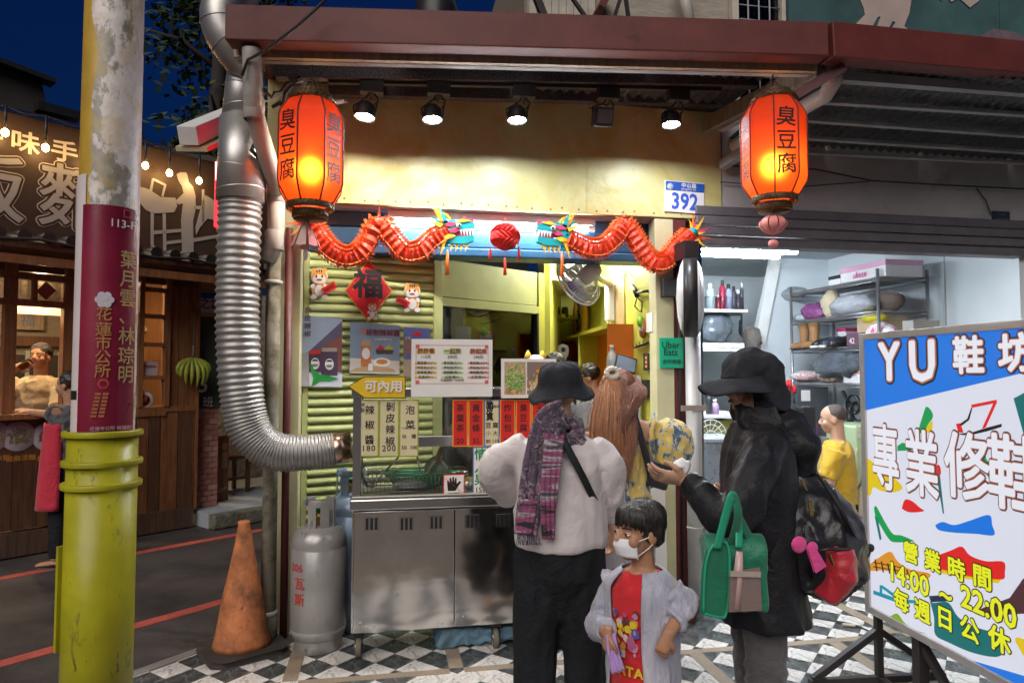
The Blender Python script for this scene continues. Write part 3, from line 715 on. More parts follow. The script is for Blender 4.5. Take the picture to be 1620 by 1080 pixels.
# ---- tube lamp under the fascia
p0, p1 = at(614, 347, Y=4.4), at(940, 352, Y=4.4)
tl = thing('tube_lamp', 'lit fluorescent tube lamp under the yellow fascia behind the dragons', 'lamp', (.6, 4.4, 2.52), 'fluorescent tubes')
B().bb((p0.x, 4.37, 2.525), (p1.x, 4.43, 2.574)).obj('housing', m_white, tl, bevel=.004)
B().cyl((p0.x+.06, 4.4, 2.503), (p1.x-.03, 4.4, 2.503), .014, 12).obj('tube', EM('tube_light', (.93, .97, 1), 190), tl)
for x in (p0.x+.03, p1.x-.015): B().bb((x-.03, 4.385, 2.485), (x+.015, 4.415, 2.524)).obj('socket', m_white, tl)
tl2 = thing('tube_lamp', 'lit ceiling tube inside the green kitchen', 'lamp', (1.615, 5.4, 2.5), 'fluorescent tubes')
B().bb((1.58, 4.8, 2.52), (1.65, 6.0, 2.575)).obj('housing', m_white, tl2)
B().cyl((1.615, 4.85, 2.5), (1.615, 5.95, 2.5), .014, 10).obj('tube', EM('kitchen_tube', (1, .97, .86), 230), tl2)
pane_glow = thing('tube_lamp', 'short glowing tube added behind the kitchen window as a tube reflection', 'lamp', WF.w(.35, .9, 2.2), 'fluorescent tubes')
b = B(WF.M); a = WF.px(700, 430, .9); c = WF.px(736, 440, .9); b.cyl(a, V((c.x, .9, a.z)), .014, 10); b.obj('tube', EM('reflected_tube', (1, .85, .6), 7), pane_glow)  # added glow behind the pane, stands for a tube reflected in the glass
b = B(WF.M); b.bb((a.x, .87, a.z+.02), (c.x, .93, a.z+.05)); b.obj('housing', m_white, pane_glow)
# ---- spot lamps on yokes under the track
m_led = EM('led_cold', (.9, .94, 1), 520); m_ledw = EM('led_warm', (1, .84, .62), 560)
LAMPS = [(577, 185, 'warm', 588, 148), (684, 189, 'cold', 694, 151), (818, 190, 'cold', 829, 155), (953, 186, 'off', 962, 158), (1062, 197, 'cold', 1073, 161)]
names = ['leftmost spot lamp, glowing warm white beside the left lantern', 'second spot lamp from the left under the eave, glowing cold white', 'middle spot lamp under the eave, glowing cold white with a curled cable',
         'unlit black spot lamp tilted on its yoke', 'rightmost spot lamp, glowing cold white near the house number plate']
for (px, py, kind, mx_, my), lab in zip(LAMPS, names):
    p = at(px, py, Y=3.85); mt = at(mx_, my, Y=3.85); t = thing('spot_lamp', lab, 'lamp', mt, 'spot lamps on the eave track')
    tilt = MX.Rotation(radians(-5 if kind != 'off' else -75), 3, 'X') @ MX.Rotation(radians(6 if kind == 'warm' else 0), 3, 'Y')
    ax = tilt @ V((0, 0, -1))
    B().bb((mt.x-.065, 3.82, mt.z+.0), (mt.x+.065, 3.88, mt.z+.07)).obj('mount', m_black, t, bevel=.003)
    if kind == 'off':
        B().box(p+V((0, 0, .0)), (.115, .09, .11), MX.Rotation(.3, 3, 'X')).obj('head', m_black, t, bevel=.01)
        B().box(p+V((0, -.052, -.012)), (.09, .006, .08), MX.Rotation(.3, 3, 'X')).obj('lens', M('grey_lens', (.12, .12, .13), .15), t)
    else:
        B().lathe(p-ax*.012, [(.056, .018), (.06, .018), (.06, -.0), (.05, -.05), (.03, -.07), (.001, -.072)], 18, ax, cap=False).obj('head', m_blackm, t)
        B().lathe(p, [(.049, 0), (.001, .003)], 18, ax).obj('lens', m_ledw if kind == 'warm' else m_led, t)
    b = B()
    for s_ in (-1, 1): b.tube([mt+V((s_*.012, 0, 0)), mt+V((s_*.035, 0, -.03)), V((p.x+s_*.062, p.y, p.z+.06)), V((p.x+s_*.06, p.y, p.z+.02))], .005, 6)
    b.obj('yoke', m_black, t)
    b = B(); pts = [mt+V((.0, -.01, 0)), mt+V((-.01, -.03, -.05)), p+V((.07 if kind != 'off' else -.09, -.02, .09)), p+V((.04 if kind != 'off' else -.08, 0, .05)), p+V((0, 0, .06))]
    b.tube(pts, .004, 6); b.obj('cord', m_cable, t)
# ---- lanterns
def lantern_mat():
    m, nt, b = _nt('lantern_cloth'); L = nt.links
    vec = coords(nt, (1, 1, 1)); n = noise_tex(nt, 40, 3, .6, vec)
    tr_ = _n(nt, 'ShaderNodeBsdfTranslucent'); tr_.inputs[0].default_value = (.85, .12, .018, 1)
    c = ramp(nt, n.outputs[0], [(.3, (.5, .03, .015)), (.7, (.62, .05, .02))]).outputs[0]
    L.new(c, b.inputs['Base Color']); b.inputs['Roughness'].default_value = .5
    rf = _n(nt, 'ShaderNodeBsdfRefraction'); rf.inputs['Color'].default_value = (1, .36, .05, 1); rf.inputs['Roughness'].default_value = .85; rf.inputs['IOR'].default_value = 1.3
    m0 = _n(nt, 'ShaderNodeMixShader'); m0.inputs[0].default_value = .4; L.new(tr_.outputs[0], m0.inputs[1]); L.new(rf.outputs[0], m0.inputs[2])
    mx = _n(nt, 'ShaderNodeMixShader'); mx.inputs[0].default_value = .6
    L.new(b.outputs[0], mx.inputs[1]); L.new(m0.outputs[0], mx.inputs[2]); L.new(mx.outputs[0], nt.nodes['Material Output'].inputs[0]); return m
m_lan = lantern_mat(); m_ink = P('black_ink', (.012, .01, .01), .6)
m_brass = M('woven_trim', (.12, .07, .03), .5, .4, var=.4, vs=60, bump=.4, bs=140)
m_rib = P('dark_red_rib', (.13, .012, .01), .5)
LC = [(at(492, 243, Y=3.6), -2.644, 'red octagonal lantern at the left lettered with black characters, dark woven rims'), (at(1224, 237, Y=3.36), -2.1, 'red octagonal lantern at the right hanging over a pink paper flower')]
for c, ph, lab in LC:
    t = thing('lantern', lab, 'lantern', c, 'red lanterns at the eave')
    h, r, r2 = .265, .168, .112
    zs = [(-h, r2), (-h+.012, r2+.012), (-h+.075, r-.006), (-h+.1, r), (h-.1, r), (h-.075, r-.006), (h-.012, r2+.012), (h, r2)]
    for k in range(8):
        a0 = ph+k*pi/4; a1 = a0+pi/4; q = B(); rg = []
        for z, rr in zs:
            rg.append([c+V((rr*(cos(a0)*(1-u)+cos(a1)*u), rr*(sin(a0)*(1-u)+sin(a1)*u), z)) for u in (0, .25, .5, .75, 1)])
        q.rings(rg, False, True, False); pan = q.obj('panel', m_lan, t)
        a = a0; q = B(); q.tube([c+V(((rr+.002)*cos(a), (rr+.002)*sin(a), z)) for z, rr in zs], .0045, 6); q.obj('rib', m_rib, t)
        am = (a0+a1)/2; nn = V((cos(am), sin(am), 0))
        if k % 2 == 0:
            xd = Z3.cross(nn)
            for j, ch in enumerate('臭豆腐'):
                text(ch, c+nn*(r*cos(pi/8)+.0025)+Z3*(.12-j*.125), xd, (0, 0, 1), .112, m_ink, pan, bold=.0016, rot=.06*(j-1), ex=.0003, lift=.001)
    for z, rr, hh in ((-h-.03, .115, .035), (-h-.07, .085, .04), (h+.0, .115, .025), (h+.025, .09, .03)):
        q = B(); q.lathe(c+V((0, 0, z)), [(rr-.004, 0), (rr+.004, .003), (rr, hh*.5), (rr+.004, hh-.003), (rr-.004, hh)], 24, cap=False)
        nst = 26
        for k in range(nst):
            a = 2*pi*k/nst
            for sg in (-1, 1): q.tube([c+V(((rr+.004)*cos(a+sg*u*2*pi/nst), (rr+.004)*sin(a+sg*u*2*pi/nst), z+hh*u)) for u in (0, .5, 1)], .0016, 4)
        q.obj('rim_band', m_brass, t)
    q = B(); q.lathe(c+V((0, 0, -h-.078)), [(.086, 0), (.001, -.008)], 20); q.obj('base_disc', m_brass, t)
    q = B(); q.tube([c+V((0, 0, h+.05)), c+V((.004, 0, h+.1)), c+V((0, 0, h+.2))], .004, 6)
    for s_ in (-1, 1): q.tube([c+V((s_*.08, 0, h+.05)), c+V((s_*.03, 0, h+.1)), c+V((0, 0, h+.13))], .003, 6)
    q.obj('hanger', m_blackm, t)
    B().ball(c+V((0, 0, -.09)), .05, 14, 10).obj('bulb', EM('lantern_bulb', (1, .62, .22), 46), t)
    B().cyl(c+V((0, 0, -.06)), c+V((0, 0, .2)), .012, 8).obj('bulb_holder', m_white, t)
# paper flowers hanging below lanterns
def honey(name, lab, c, r, mat, cat, seg=10, zs=1.0, group=None, flare=None):
    """Honeycomb paper ball: folded leaves round an axis."""
    t = thing(name, lab, cat, c, group); q = B()
    n = seg*2; rg = []
    for i in range(13):
        a = -pi/2+pi*i/12; ring = []
        for k in range(n):
            rr = r*cos(a)*(1 if k % 2 else .8)+.002
            ring.append(c+V((rr*cos(2*pi*k/n+.3*sin(i*pi/2)), rr*sin(2*pi*k/n+.3*sin(i*pi/2)), r*zs*sin(a))))
        rg.append(ring)
    q.rings(rg, True, False); q.obj('paper_ball', mat, t); return t
m_pinkp = M('pink_paper', (.75, .26, .24), .7, trans=0, var=.15); m_redp = M('red_paper', (.72, .035, .03), .6, var=.15)
fl = thing('paper_flower', 'pink folded paper flower hanging under the right lantern', 'decoration', at(1224, 354, Y=3.36))
c = at(1223, 355, Y=3.36)
for k in range(9):
    a = k*2*pi/9; q = B(); rg = []
    for i in range(9):
        u = i/8; rr = .075*sin(pi*u)**.7; ring = []
        for s_ in (-.5, -.25, 0, .25, .5): ring.append(c+V((rr*cos(a+s_*.6), rr*sin(a+s_*.6)*(1), .055-.115*u+.01*abs(s_))))
        rg.append(ring)
    q.rings(rg, False, True, False); q.obj('petal', m_pinkp, fl)
q = B(); q.tube([c+V((0, 0, .15)), c+V((0, 0, -.06)), c+V((0, 0, -.09))], .002, 5); q.obj('string', m_redp, fl)
q = B(); q.ball(c+V((0, 0, -.105)), (.027, .027, .024), 12, 8); q.obj('small_ball', m_pinkp, fl)
fl2 = thing('paper_flower', 'pale pink folded paper flower hanging under the left lantern', 'decoration', at(488, 370, Y=3.6))
c = at(484, 372, Y=3.62)
for k in range(7):
    a = k*2*pi/7; q = B(); rg = []
    for i in range(9):
        u = i/8; rr = .075*u**.7; rg.append([c+V((rr*cos(a+s_*.7), rr*sin(a+s_*.7), .075-.14*u+.012*abs(s_))) for s_ in (-.5, -.25, 0, .25, .5)])
    q.rings(rg, False, True, False); q.obj('petal', M('pale_paper', (.62, .42, .36), .7, var=.2) if k % 2 else m_pinkp, fl2)
q = B(); q.tube([c+V((0, 0, .1)), c+V((0, 0, -.08))], .002, 5); q.ball(c+V((0, 0, -.1)), (.014, .014, .03), 10, 8); q.obj('tassel', P('pale_tassel', (.65, .5, .5)), fl2)
# red honeycomb ball with tassels
c = at(799, 374, Y=4.22); hb = honey('paper_ball', 'round red honeycomb paper ball with tassels between the two dragons', c, .098, m_redp, 'decoration', 16, .9)
for dx, dz, L in ((0, -.09, .15), (-.095, -.03, .1), (.09, -.02, .11)):
    q = B(); q.tube([c+V((dx, 0, dz+.05)), c+V((dx, 0, dz-.05))], .0015, 5); q.obj('string', m_redp, hb)
    q = B(); q.lathe(c+V((dx, 0, dz-.05-L*.7)), [(.001, 0), (.011, 0), (.008, L*.5), (.006, L*.7), (.001, L*.72)], 10); q.obj('tassel', m_redp, hb)
q = B(); q.tube([c+V((0, 0, .07)), c+V((.0, 0, .24))], .0015, 5); q.obj('string', m_redp, hb)
# ---- the two paper dragons
m_drag = M('dragon_red', (.8, .06, .02), .45, var=.2, vs=30); m_dragd = M('dragon_orange', (.85, .17, .03), .5, var=.2)
m_teal = P('dragon_teal', (.01, .3, .32)); m_yel = P('dragon_yellow', (.85, .48, .03)); m_mag = P('dragon_pink', (.6, .05, .12))
def smooth_path(pts, n):
    out = []
    for i in range(n):
        u = i/(n-1)*(len(pts)-1); k = min(int(u), len(pts)-2); f = u-k
        p = [pts[max(0, min(len(pts)-1, k+j))] for j in (-1, 0, 1, 2)]
        out.append(.5*((2*p[1])+(p[2]-p[0])*f+(2*p[0]-5*p[1]+4*p[2]-p[3])*f*f+(3*p[1]-p[0]-3*p[2]+p[3])*f**3))
    return out
def dragon(lab, px, head_px, tail_px, sgn, Y):
    pts = [at(x, y, Y=Y) for x, y in px]; t = thing('paper_dragon', lab, 'decoration', pts[len(pts)//2], 'paper dragons')
    path = smooth_path(pts, 64); n = len(path)
    q = B(); rs = [(.063+.006*sin(i*.9) if i % 2 else .049)*(1-.15*abs(i/n-.45)) for i in range(n)]; q.tube(path, rs, 14, smooth=False); q.obj('body', m_drag, t)
    q = B()
    for i in range(1, n-1, 1):
        tt = (path[i+1]-path[i-1]).normalized(); up = V((0, 1, 0)).cross(tt)
        if up.z < 0: up = -up
        for a in (0, .55, -.55, 1.1, -1.1, 2.3, -2.3, pi):
            d = (up*cos(a)+V((0, 1, 0))*sin(a)); w = tt*.011; base = path[i]+d*.06; L = .026 if abs(a) < 1.2 else .014
            q.raw([base-w, base+w, base+d*L+tt*.012*sgn], [(0, 1, 2)])
    q.obj('scales', m_dragd, t, kind='stuff')
    # head: jaws, snout, mane, horns, eye
    h = at(*head_px, Y=Y-.02); s_ = sgn; HS = 1.08
    def hp(pl, nm, mt, th=.03, y0=-.015):
        q = B(); q.prism([(s_*x*HS, z*HS) for x, z in pl], th, h+V((0, y0+th, 0)), (1, 0, 0), (0, 0, 1)); return q.obj(nm, mt, t, bevel=.003)
    hp([(-.09, .0), (-.07, .05), (-.02, .062), (.03, .05), (.075, .055), (.1, .045), (.105, .02), (.06, .01), (.0, -.004), (-.05, -.03)], 'upper_jaw', m_teal, .05, -.02)
    hp([(-.07, -.03), (-.0, -.035), (.05, -.03), (.095, -.02), (.1, -.05), (.05, -.07), (-.02, -.07), (-.06, -.06)], 'lower_jaw', m_teal, .045, -.018)
    hp([(-.02, -.012), (.06, .006), (.1, .012), (.085, -.018), (.02, -.03)], 'mouth', m_mag, .04, -.012)
    for k in range(5): hp([(.02+k*.017, .004+.002*k), (.03+k*.017, .006+.002*k), (.026+k*.017, -.016)], 'tooth', m_white, .05, -.022)
    for x_, z_ in ((-.04, .035), (-.02, -.0), (-.045, -.035)): hp([(x_-.03, z_-.008), (x_, z_+.012), (x_+.035, z_+.006), (x_+.01, z_-.012)], 'cheek_flame', m_mag if z_ > -.01 else m_yel, .05, -.026)
    hp([(-.0, .052), (.03, .066), (.07, .06), (.03, .05)], 'brow_ridge', m_yel, .05, -.026)
    hp([(.02, .05), (.045, .085), (.06, .06), (.09, .075), (.1, .05)], 'snout_ridge', m_mag, .04, -.016)
    for k in range(11):
        a = radians(110+k*16); L = .075+.02*(k % 2)
        bx, bz = -.055+.02*cos(a), .005+.04*sin(a)
        hp([(bx-.012*sin(a), bz+.012*cos(a)), (bx+L*cos(a), bz+L*sin(a)), (bx+.012*sin(a), bz-.012*cos(a))], 'mane_spike', m_yel if k % 2 else m_teal, .02, -.02+.012*(k % 3))
    for k in (0, 1): 
        q = B(); q.tube([h+V((s_*(-.03-.02*k), -.0+.03*k, .05)), h+V((s_*(-.06-.02*k), .03*k, .1)), h+V((s_*(-.11-.01*k), .03*k, .12)), h+V((s_*(-.1-.02*k), .03*k, .145))], [.01, .008, .006, .003], 8); q.obj('horn', m_yel, t)
    B().ball(h+V((s_*.01, -.03, .03)), (.017, .012, .017), 12, 8).obj('eye', m_white, t); B().ball(h+V((s_*.014, -.04, .03)), .008, 8, 6).obj('pupil', m_black, t)
    for k in range(4): hp([(-.03+k*.028, -.068), (-.012+k*.028, -.066), (-.03+k*.028, -.105)], 'beard_spike', m_yel, .015, -.01)
    q = B(); c0 = h+V((s_*-.055, 0, -.05)); q.tube([c0, c0+V((0, 0, -.06))], .002, 5); q.lathe(c0+V((0, 0, -.22)), [(.001, 0), (.014, 0), (.01, .1), (.008, .15), (.001, .155)], 10); q.obj('tassel', m_dragd, t)
    # tail fan
    e = path[0] if (tail_px == 0) else path[-1]; td = (e-(path[2] if tail_px == 0 else path[-3])).normalized()
    sx_ = 1 if td.x > 0 else -1
    B().lathe(e+td*.02, [(.035, -.02), (.036, .01), (.001, .02)], 14, V((0, -1, 0))).obj('tail_disc', m_teal, t)
    for k in range(13):
        a = radians(-95+k*16); L = .1+.05*(k % 2); d = V((sx_*cos(a), 0, sin(a))); pr = V((-sx_*sin(a), 0, cos(a)))
        q = B(); o = e+td*.02+V((0, .006*(k % 3), 0)); pl = [o+d*.025-pr*.012, o+d*L*.55-pr*.008, o+d*L+pr*.012, o+d*L*.6+pr*.008, o+d*.025+pr*.012]
        q.raw(pl+[p_+V((0, .003, 0)) for p_ in pl], [(0, 1, 2, 3, 4), (9, 8, 7, 6, 5)]+[(i, (i+1) % 5, 5+(i+1) % 5, 5+i) for i in range(5)]); q.obj('tail_flame', m_yel if k % 3 == 0 else m_mag if k % 3 == 1 else m_dragd, t)
    for px_ in ([len(path)//2] if True else []):
        q = B(); hi = max(path[8:-8], key=lambda v: v.z); q.tube([hi, V((hi.x, hi.y+.06, 2.6))], .002, 5); q.obj('string', m_redp, t)
    return t
dragon('red paper dragon at the left facing right, teal head beside the honeycomb ball', [(492, 352), (508, 380), (530, 402), (555, 408), (578, 392), (598, 355), (618, 376), (640, 400), (665, 398), (688, 378), (708, 366)], (722, 366), 0, 1, 4.2)
dragon('red paper dragon at the right facing left, tail flames over the round sign', [(897, 378), (925, 392), (950, 394), (972, 378), (988, 358), (1006, 382), (1028, 412), (1050, 415), (1070, 392), (1092, 372)], (876, 370), -1, -1, 4.2)
# ---- house number plate
p = at(1083, 312, Y=4.29); hn = thing('house_number', 'blue and white house number plate reading 392 on the yellow fascia', 'plate', p)
rot = -.02; a = at(1052, 312, Y=4.29); e = at(1115, 312, Y=4.29); w = e.x-a.x; hgt = w*.74
B().box((p.x, 4.293, p.z), (w, .006, hgt), MX.Rotation(.03, 3, 'Y')).obj('plate', m_white, hn, bevel=.002)
B().box((p.x+.004, 4.289, p.z+hgt*.33), (w*.96, .003, hgt*.28), MX.Rotation(.03, 3, 'Y')).obj('blue_band', P('plate_blue', (.02, .09, .42)), hn)
text('392', (p.x+.0, 4.2895, p.z-hgt*.17), (1, 0, -.03), (.03, 0, 1), .155, P('digit_blue', (.03, .1, .5)), hn, bold=.004, sx=.85)
text('中山路', (p.x+.03, 4.287, p.z+hgt*.36), (1, 0, -.03), (.03, 0, 1), .034, m_white, hn, bold=.001, spacing=1.2)
text('Jhongshan Rd.', (p.x+.03, 4.287, p.z+hgt*.25), (1, 0, -.03), (.03, 0, 1), .019, m_white, hn)
B().lathe((p.x-w*.36, 4.287, p.z+hgt*.31), [(.024, 0), (.024, .002), (.001, .0025)], 18, (0, -1, 0)).obj('emblem', P('emblem_grey', (.4, .45, .6)), hn)
# ================================================================== exhaust duct, pipes at the left pillar
du = thing('exhaust_duct', 'shiny spiral duct joined to ribbed flexible hose bending into the food cart', 'duct', at(385, 500, Y=3.95))
DY = 3.95
top = [at(390, 92, Y=DY), at(384, 190, Y=DY), at(380, 318, Y=DY)]
r0 = 31*3.75/1080; q = B(); q.tube([top[0], top[0]*.5+top[1]*.5, top[1]], [r0*.85, r0*.95, r0*1.02], 28); q.obj('straight_pipe', m_chrome, du)
q = B(); q.tube([top[1]+V((0, 0, .004)), top[2]], [r0*1.1, r0*1.18], 28); q.obj('straight_pipe', m_chrome, du)
for k in range(7):
    u = (k+.5)/7; a = top[0]+(top[2]-top[0])*u; rr = r0*(.9+.3*u)
    q = B(); q.lathe(a, [(rr-.004, -.006), (rr+.003, -.003), (rr+.003, .003), (rr-.004, .006)], 28, (top[2]-top[0])+V((.1*(-1)**k, .0, 0)), cap=False); q.obj('spiral_seam', m_chrome, du)
# elbow over the gutter
q = B(); e = [at(394, 100, Y=3.9), at(376, 78, Y=3.82), at(357, 48, Y=3.8), at(356, 12, Y=3.8), at(384, -28, Y=3.85), at(410, -90, Y=3.95)]
e = smooth_path(e, 18); q.tube(e, [.118]*18, 24); q.obj('elbow', m_chrome, du)
for k in range(2, 16, 3):
    q = B(); d = (e[k+1]-e[k-1]); q.lathe(e[k], [(.114, -.005), (.122, -.002), (.122, .002), (.114, .005)], 24, d, cap=False); q.obj('elbow_seam', m_chrome, du)
# ribbed hose
m_hose = M('alu_hose', (.36, .345, .33), .46, .7, var=.15, vs=20, bump=.12, bs=90, dirt=.25, dcol=(.22, .2, .18), ds=6)
hp_ = [at(380, 318, Y=DY), at(377, 420, Y=DY), at(376, 520, Y=DY), at(382, 620, Y=DY), at(396, 680, Y=DY), at(430, 712, Y=DY), at(480, 716, Y=DY), at(528, 710, Y=3.97)]
hp_ = smooth_path(hp_, 260); rr = []
for i in range(260):
    u = i/259; base = (.112 if u < .45 else .112-.0*(u-.45)); 
    if u > .55: base = .112-.022*(u-.55)/.45
    rr.append(base*(1+.055*cos(i*2*pi/4)))
q = B(); q.tube(hp_, rr, 32); q.obj('flexible_hose', m_hose, du)
a, c = at(512, 712, Y=3.97), at(557, 706, Y=3.97)
q = B(); q.tube([a, c], [.086, .086], 28); q.obj('sleeve', M('copper_duct', (.5, .36, .28), .25, 1, var=.2, dirt=.2), du)
q = B(); q.tube([a+V((.03, 0, .002)), a+V((.045, 0, .003))], [.091, .091], 28); q.obj('clamp', m_steel, du)
q = B(); q.tube([at(400, 205, Y=3.84), at(404, 225, Y=3.83), at(398, 238, Y=3.83), at(410, 250, Y=3.83)], .012, 6); q.obj('wire_knot', m_cable, du)
pv = thing('rain_pipe', 'dirty grey plastic rain pipe bending beside the left lantern', 'pipe', at(410, 250, Y=3.75))
pp = [at(398, 78, Y=3.6), at(400, 130, Y=3.62), at(402, 175, Y=3.66), at(420, 240, Y=3.8), at(436, 290, Y=4.0), at(437, 300, Y=4.08)]
q = B(); q.tube(smooth_path(pp, 26), .048, 18); q.obj('upper_pipe', m_pvc, pv)
q = B(); q.tube([at(437, 292, Y=4.1), at(437, 360, Y=4.1), at(434, 385, Y=4.1), at(424, 412, Y=4.12)], .048, 18); q.obj('lower_pipe', M('white_pvc', (.55, .51, .44), .45, dirt=.3, dcol=(.25, .17, .1), ds=5), pv)
for p_, rr_ in ((at(402, 172, Y=3.66), .053), (at(437, 305, Y=4.1), .054), (at(434, 380, Y=4.1), .053)):
    q = B(); q.lathe(p_+V((0, 0, -.06)), [(rr_-.004, 0), (rr_, .004), (rr_, .11), (rr_-.004, .115)], 18, cap=False); q.obj('collar', m_pvc, pv)
pl = thing('support_post', 'weathered round grey post standing at the pillar below the hose', 'post', at(424, 1000, Y=4.15))
g = at(424, 985, Y=4.15); x_ = g.x
q = B(); q.cyl((x_, 4.15, 0), (x_-.0, 4.15, 2.55), .042, 16); q.obj('shaft', M('mouldy_post', (.24, .22, .17), .75, dirt=.5, dcol=(.1, .085, .05), ds=6, bump=.3), pl)
q = B(); q.cyl((x_, 4.15, 0), (x_, 4.15, .16), .05, 16); q.obj('boot', m_moss, pl)
q = B(); q.lathe((x_, 4.15, .16), [(.044, 0), (.052, .005), (.052, .022), (.044, .027)], 16, cap=False); q.obj('clamp', m_pvc, pl)
q = B(); q.lathe((x_, 4.15, 2.05), [(.044, 0), (.052, .005), (.052, .022), (.044, .027)], 16, cap=False); q.obj('clamp', m_pvc, pl)
mp = thing('maroon_pipe', 'thin dark red pipe running up the left pillar', 'pipe', (x_+.075, 4.2, 0))
B().cyl((x_+.075, 4.22, .0), (x_+.075, 4.22, 2.4), .022, 12).obj('tube', m_maroon, mp)
ns = thing('neon_sign', 'red lit sign seen edge on behind the shiny duct', 'sign', at(347, 290, Y=4.6))
ns_a = [at(357, 212, Y=4.6), at(340, 262, Y=4.6), at(338, 358, Y=4.6), at(352, 362, Y=4.6)]
q = B(); q.prism([(p.x, p.z) for p in ns_a]+[(ns_a[0].x+.1, ns_a[0].z), ], -.5, (0, 4.6, 0), (1, 0, 0), (0, 0, 1)); q.obj('lit_face', EM('neon_red', (1, .02, .04), 1.3), ns)
for k in range(4):
    q = B(); a = at(343+k*2.5, 268+k*9-12, Y=4.59); q.bar(a, a+V((.004, 0, -.12)), .02, .004); q.obj('tube', EM('neon_pink', (1, .5, .5), 2.2), ns)
# ================================================================== food cart
CX0, CX1, CY0, CY1 = -.17, .96, 3.8, 4.17
ct = thing('food_cart', 'stainless steel food cart with glass case hung with price cards', 'cart', (.65, 3.98, 0))
def cb(a, b_, nm, mt=m_steel, **k):
    q = B(); q.bb(a, b_); return q.obj(nm, mt, ct, **k)
def panel_mat():
    m, nt, b = _nt('wavy_steel'); L = nt.links; vec = coords(nt)
    b.inputs['Metallic'].default_value = 1; b.inputs['Roughness'].default_value = .13
    n1 = noise_tex(nt, 2.6, 1.5, .4, coords(nt, (1, 1, 1.5))); n2 = noise_tex(nt, 1.2, 9, .7, coords(nt, (60, 60, 2)))
    n3 = noise_tex(nt, 5, 8, .7, vec)
    L.new(ramp(nt, n3.outputs[0], [(.35, (.6, .57, .54)), (.65, (.72, .69, .66))]).outputs[0], b.inputs['Base Color'])
    L.new(ramp(nt, n3.outputs[0], [(.3, (.08,)*3), (.75, (.2,)*3)]).outputs[0], b.inputs['Roughness'])
    bp = bumpit(nt, b, n1.outputs[0], .3, .04)
    return m
m_wavy = panel_mat()
pz0, pz1 = .148, .79
px_split = at(719, 900, Y=3.8).x
fp = cb((CX0+.012, 3.8, pz0), (px_split-.002, 3.812, pz1), 'front_panel', m_wavy, bevel=.003)
fp2 = cb((px_split+.002, 3.8, pz0), (CX1-.012, 3.812, pz1), 'front_panel', m_wavy, bevel=.003)
cb((CX0, 3.813, pz0), (CX0+.012, CY1, pz1), 'side_panel', m_wavy, bevel=.002); cb((CX1-.012, 3.813, pz0), (CX1, CY1, pz1), 'side_panel', m_wavy, bevel=.002)
cb((CX0+.013, CY1-.012, pz0), (CX1-.013, CY1, pz1), 'back_panel', m_steel); cb((CX0+.013, 3.813, pz0), (CX1-.013, CY1-.013, pz0+.02), 'bottom_panel', m_steel)
vents = [(588, 828), (643, 828), (690, 826), (747, 824), (797, 823), (850, 820)]
for i, (px, py) in enumerate(vents):
    p = at(px, py, Y=3.8); par = fp if i < 3 else fp2
    q = B(); 
    q.bb((p.x-.042, 3.794, p.z-.036), (p.x+.042, 3.799, p.z-.031)); q.bb((p.x-.042, 3.794, p.z+.031), (p.x+.042, 3.799, p.z+.036))
    q.bb((p.x-.042, 3.794, p.z-.031), (p.x-.036, 3.799, p.z+.031)); q.bb((p.x+.036, 3.794, p.z-.031), (p.x+.042, 3.799, p.z+.031))
    vg = q.obj('vent_frame', m_steel, par)
    q = B(); q.bb((p.x-.036, 3.797, p.z-.031), (p.x+.036, 3.7985, p.z+.031)); q.obj('vent_shade_plate', m_black, par)  # black plate on the panel, shade inside the vent painted as colour
    for k in range(4):
        x = p.x-.036+.024*k; q = B(); q.bb((x-.005, 3.7925, p.z-.03), (x+.005, 3.7965, p.z+.03)); q.obj('vent_bar', m_steel, par)
for px, py in ((570, 985), (580, 992), (592, 990), (628, 940), (700, 985), (733, 975), (770, 975), (795, 962)):
    p = at(px, py, Y=3.8); q = B(); q.lathe((p.x, 3.8, p.z), [(.006, 0), (.004, .003), (.001, .004)], 8, (0, -1, 0)); q.obj('screw', m_steel, fp if px < 719 else fp2)
cb((CX0-.01, 3.775, .80), (CX1+.01, CY1+.01, .86), 'counter_edge', m_steel, bevel=.008)
cb((CX0-.002, 3.785, .862), (CX1+.002, CY1, .875), 'counter_top', M('oily_counter', (.45, .42, .36), .4, .3, var=.2, dirt=.3, dcol=(.2, .15, .08)), bevel=.006)
for x in (CX0, CX1-.05):
    for y in (3.795, CY1-.045): cb((x, y, .877), (x+.045, y+.045, 1.405), 'post', m_steel, bevel=.003)
cb((CX0-.008, 3.785, 1.405), (CX1+.008, CY1+.005, 1.455), 'top_rail', m_steel, bevel=.005)
mr = at(640, 690, Y=3.8), at(640, 707, Y=3.8)
cb((CX0+.046, 3.8, mr[1].z), (CX1-.051, 3.83, mr[0].z), 'middle_rail', m_steel, bevel=.003)
cb((CX0+.046, 3.806, .876), (CX1-.051, 3.811, mr[1].z-.001), 'glass_pane', glass('case_glass', .01, (.93, .95, .94)))
cb((CX0+.046, 3.806, mr[0].z+.001), (CX1-.051, 3.811, 1.404), 'glass_pane', MATS['case_glass'])
for x in (CX0+.04, CX1-.08, .62):
    q = B(); q.lathe((x, 3.86, .055), [(.054, -.014), (.056, -.01), (.056, .01), (.054, .014)], 20, (1, 0, 0)); w = q.obj('wheel', M('rubber_wheel', (.16, .14, .1), .7, dirt=.3), ct)
    q = B(); q.lathe((x-.0155, 3.86, .055), [(.04, 0), (.038, -.004), (.012, -.004), (.001, -.006)], 16, (1, 0, 0)); q.obj('hub', m_steel, w)
    q = B(); q.bb((x-.022, 3.845, .05), (x-.018, 3.875, .12)); q.bb((x+.018, 3.845, .05), (x+.022, 3.875, .12)); q.bb((x-.03, 3.835, .12), (x+.03, 3.885, .147)); q.obj('fork', m_blackm, w)
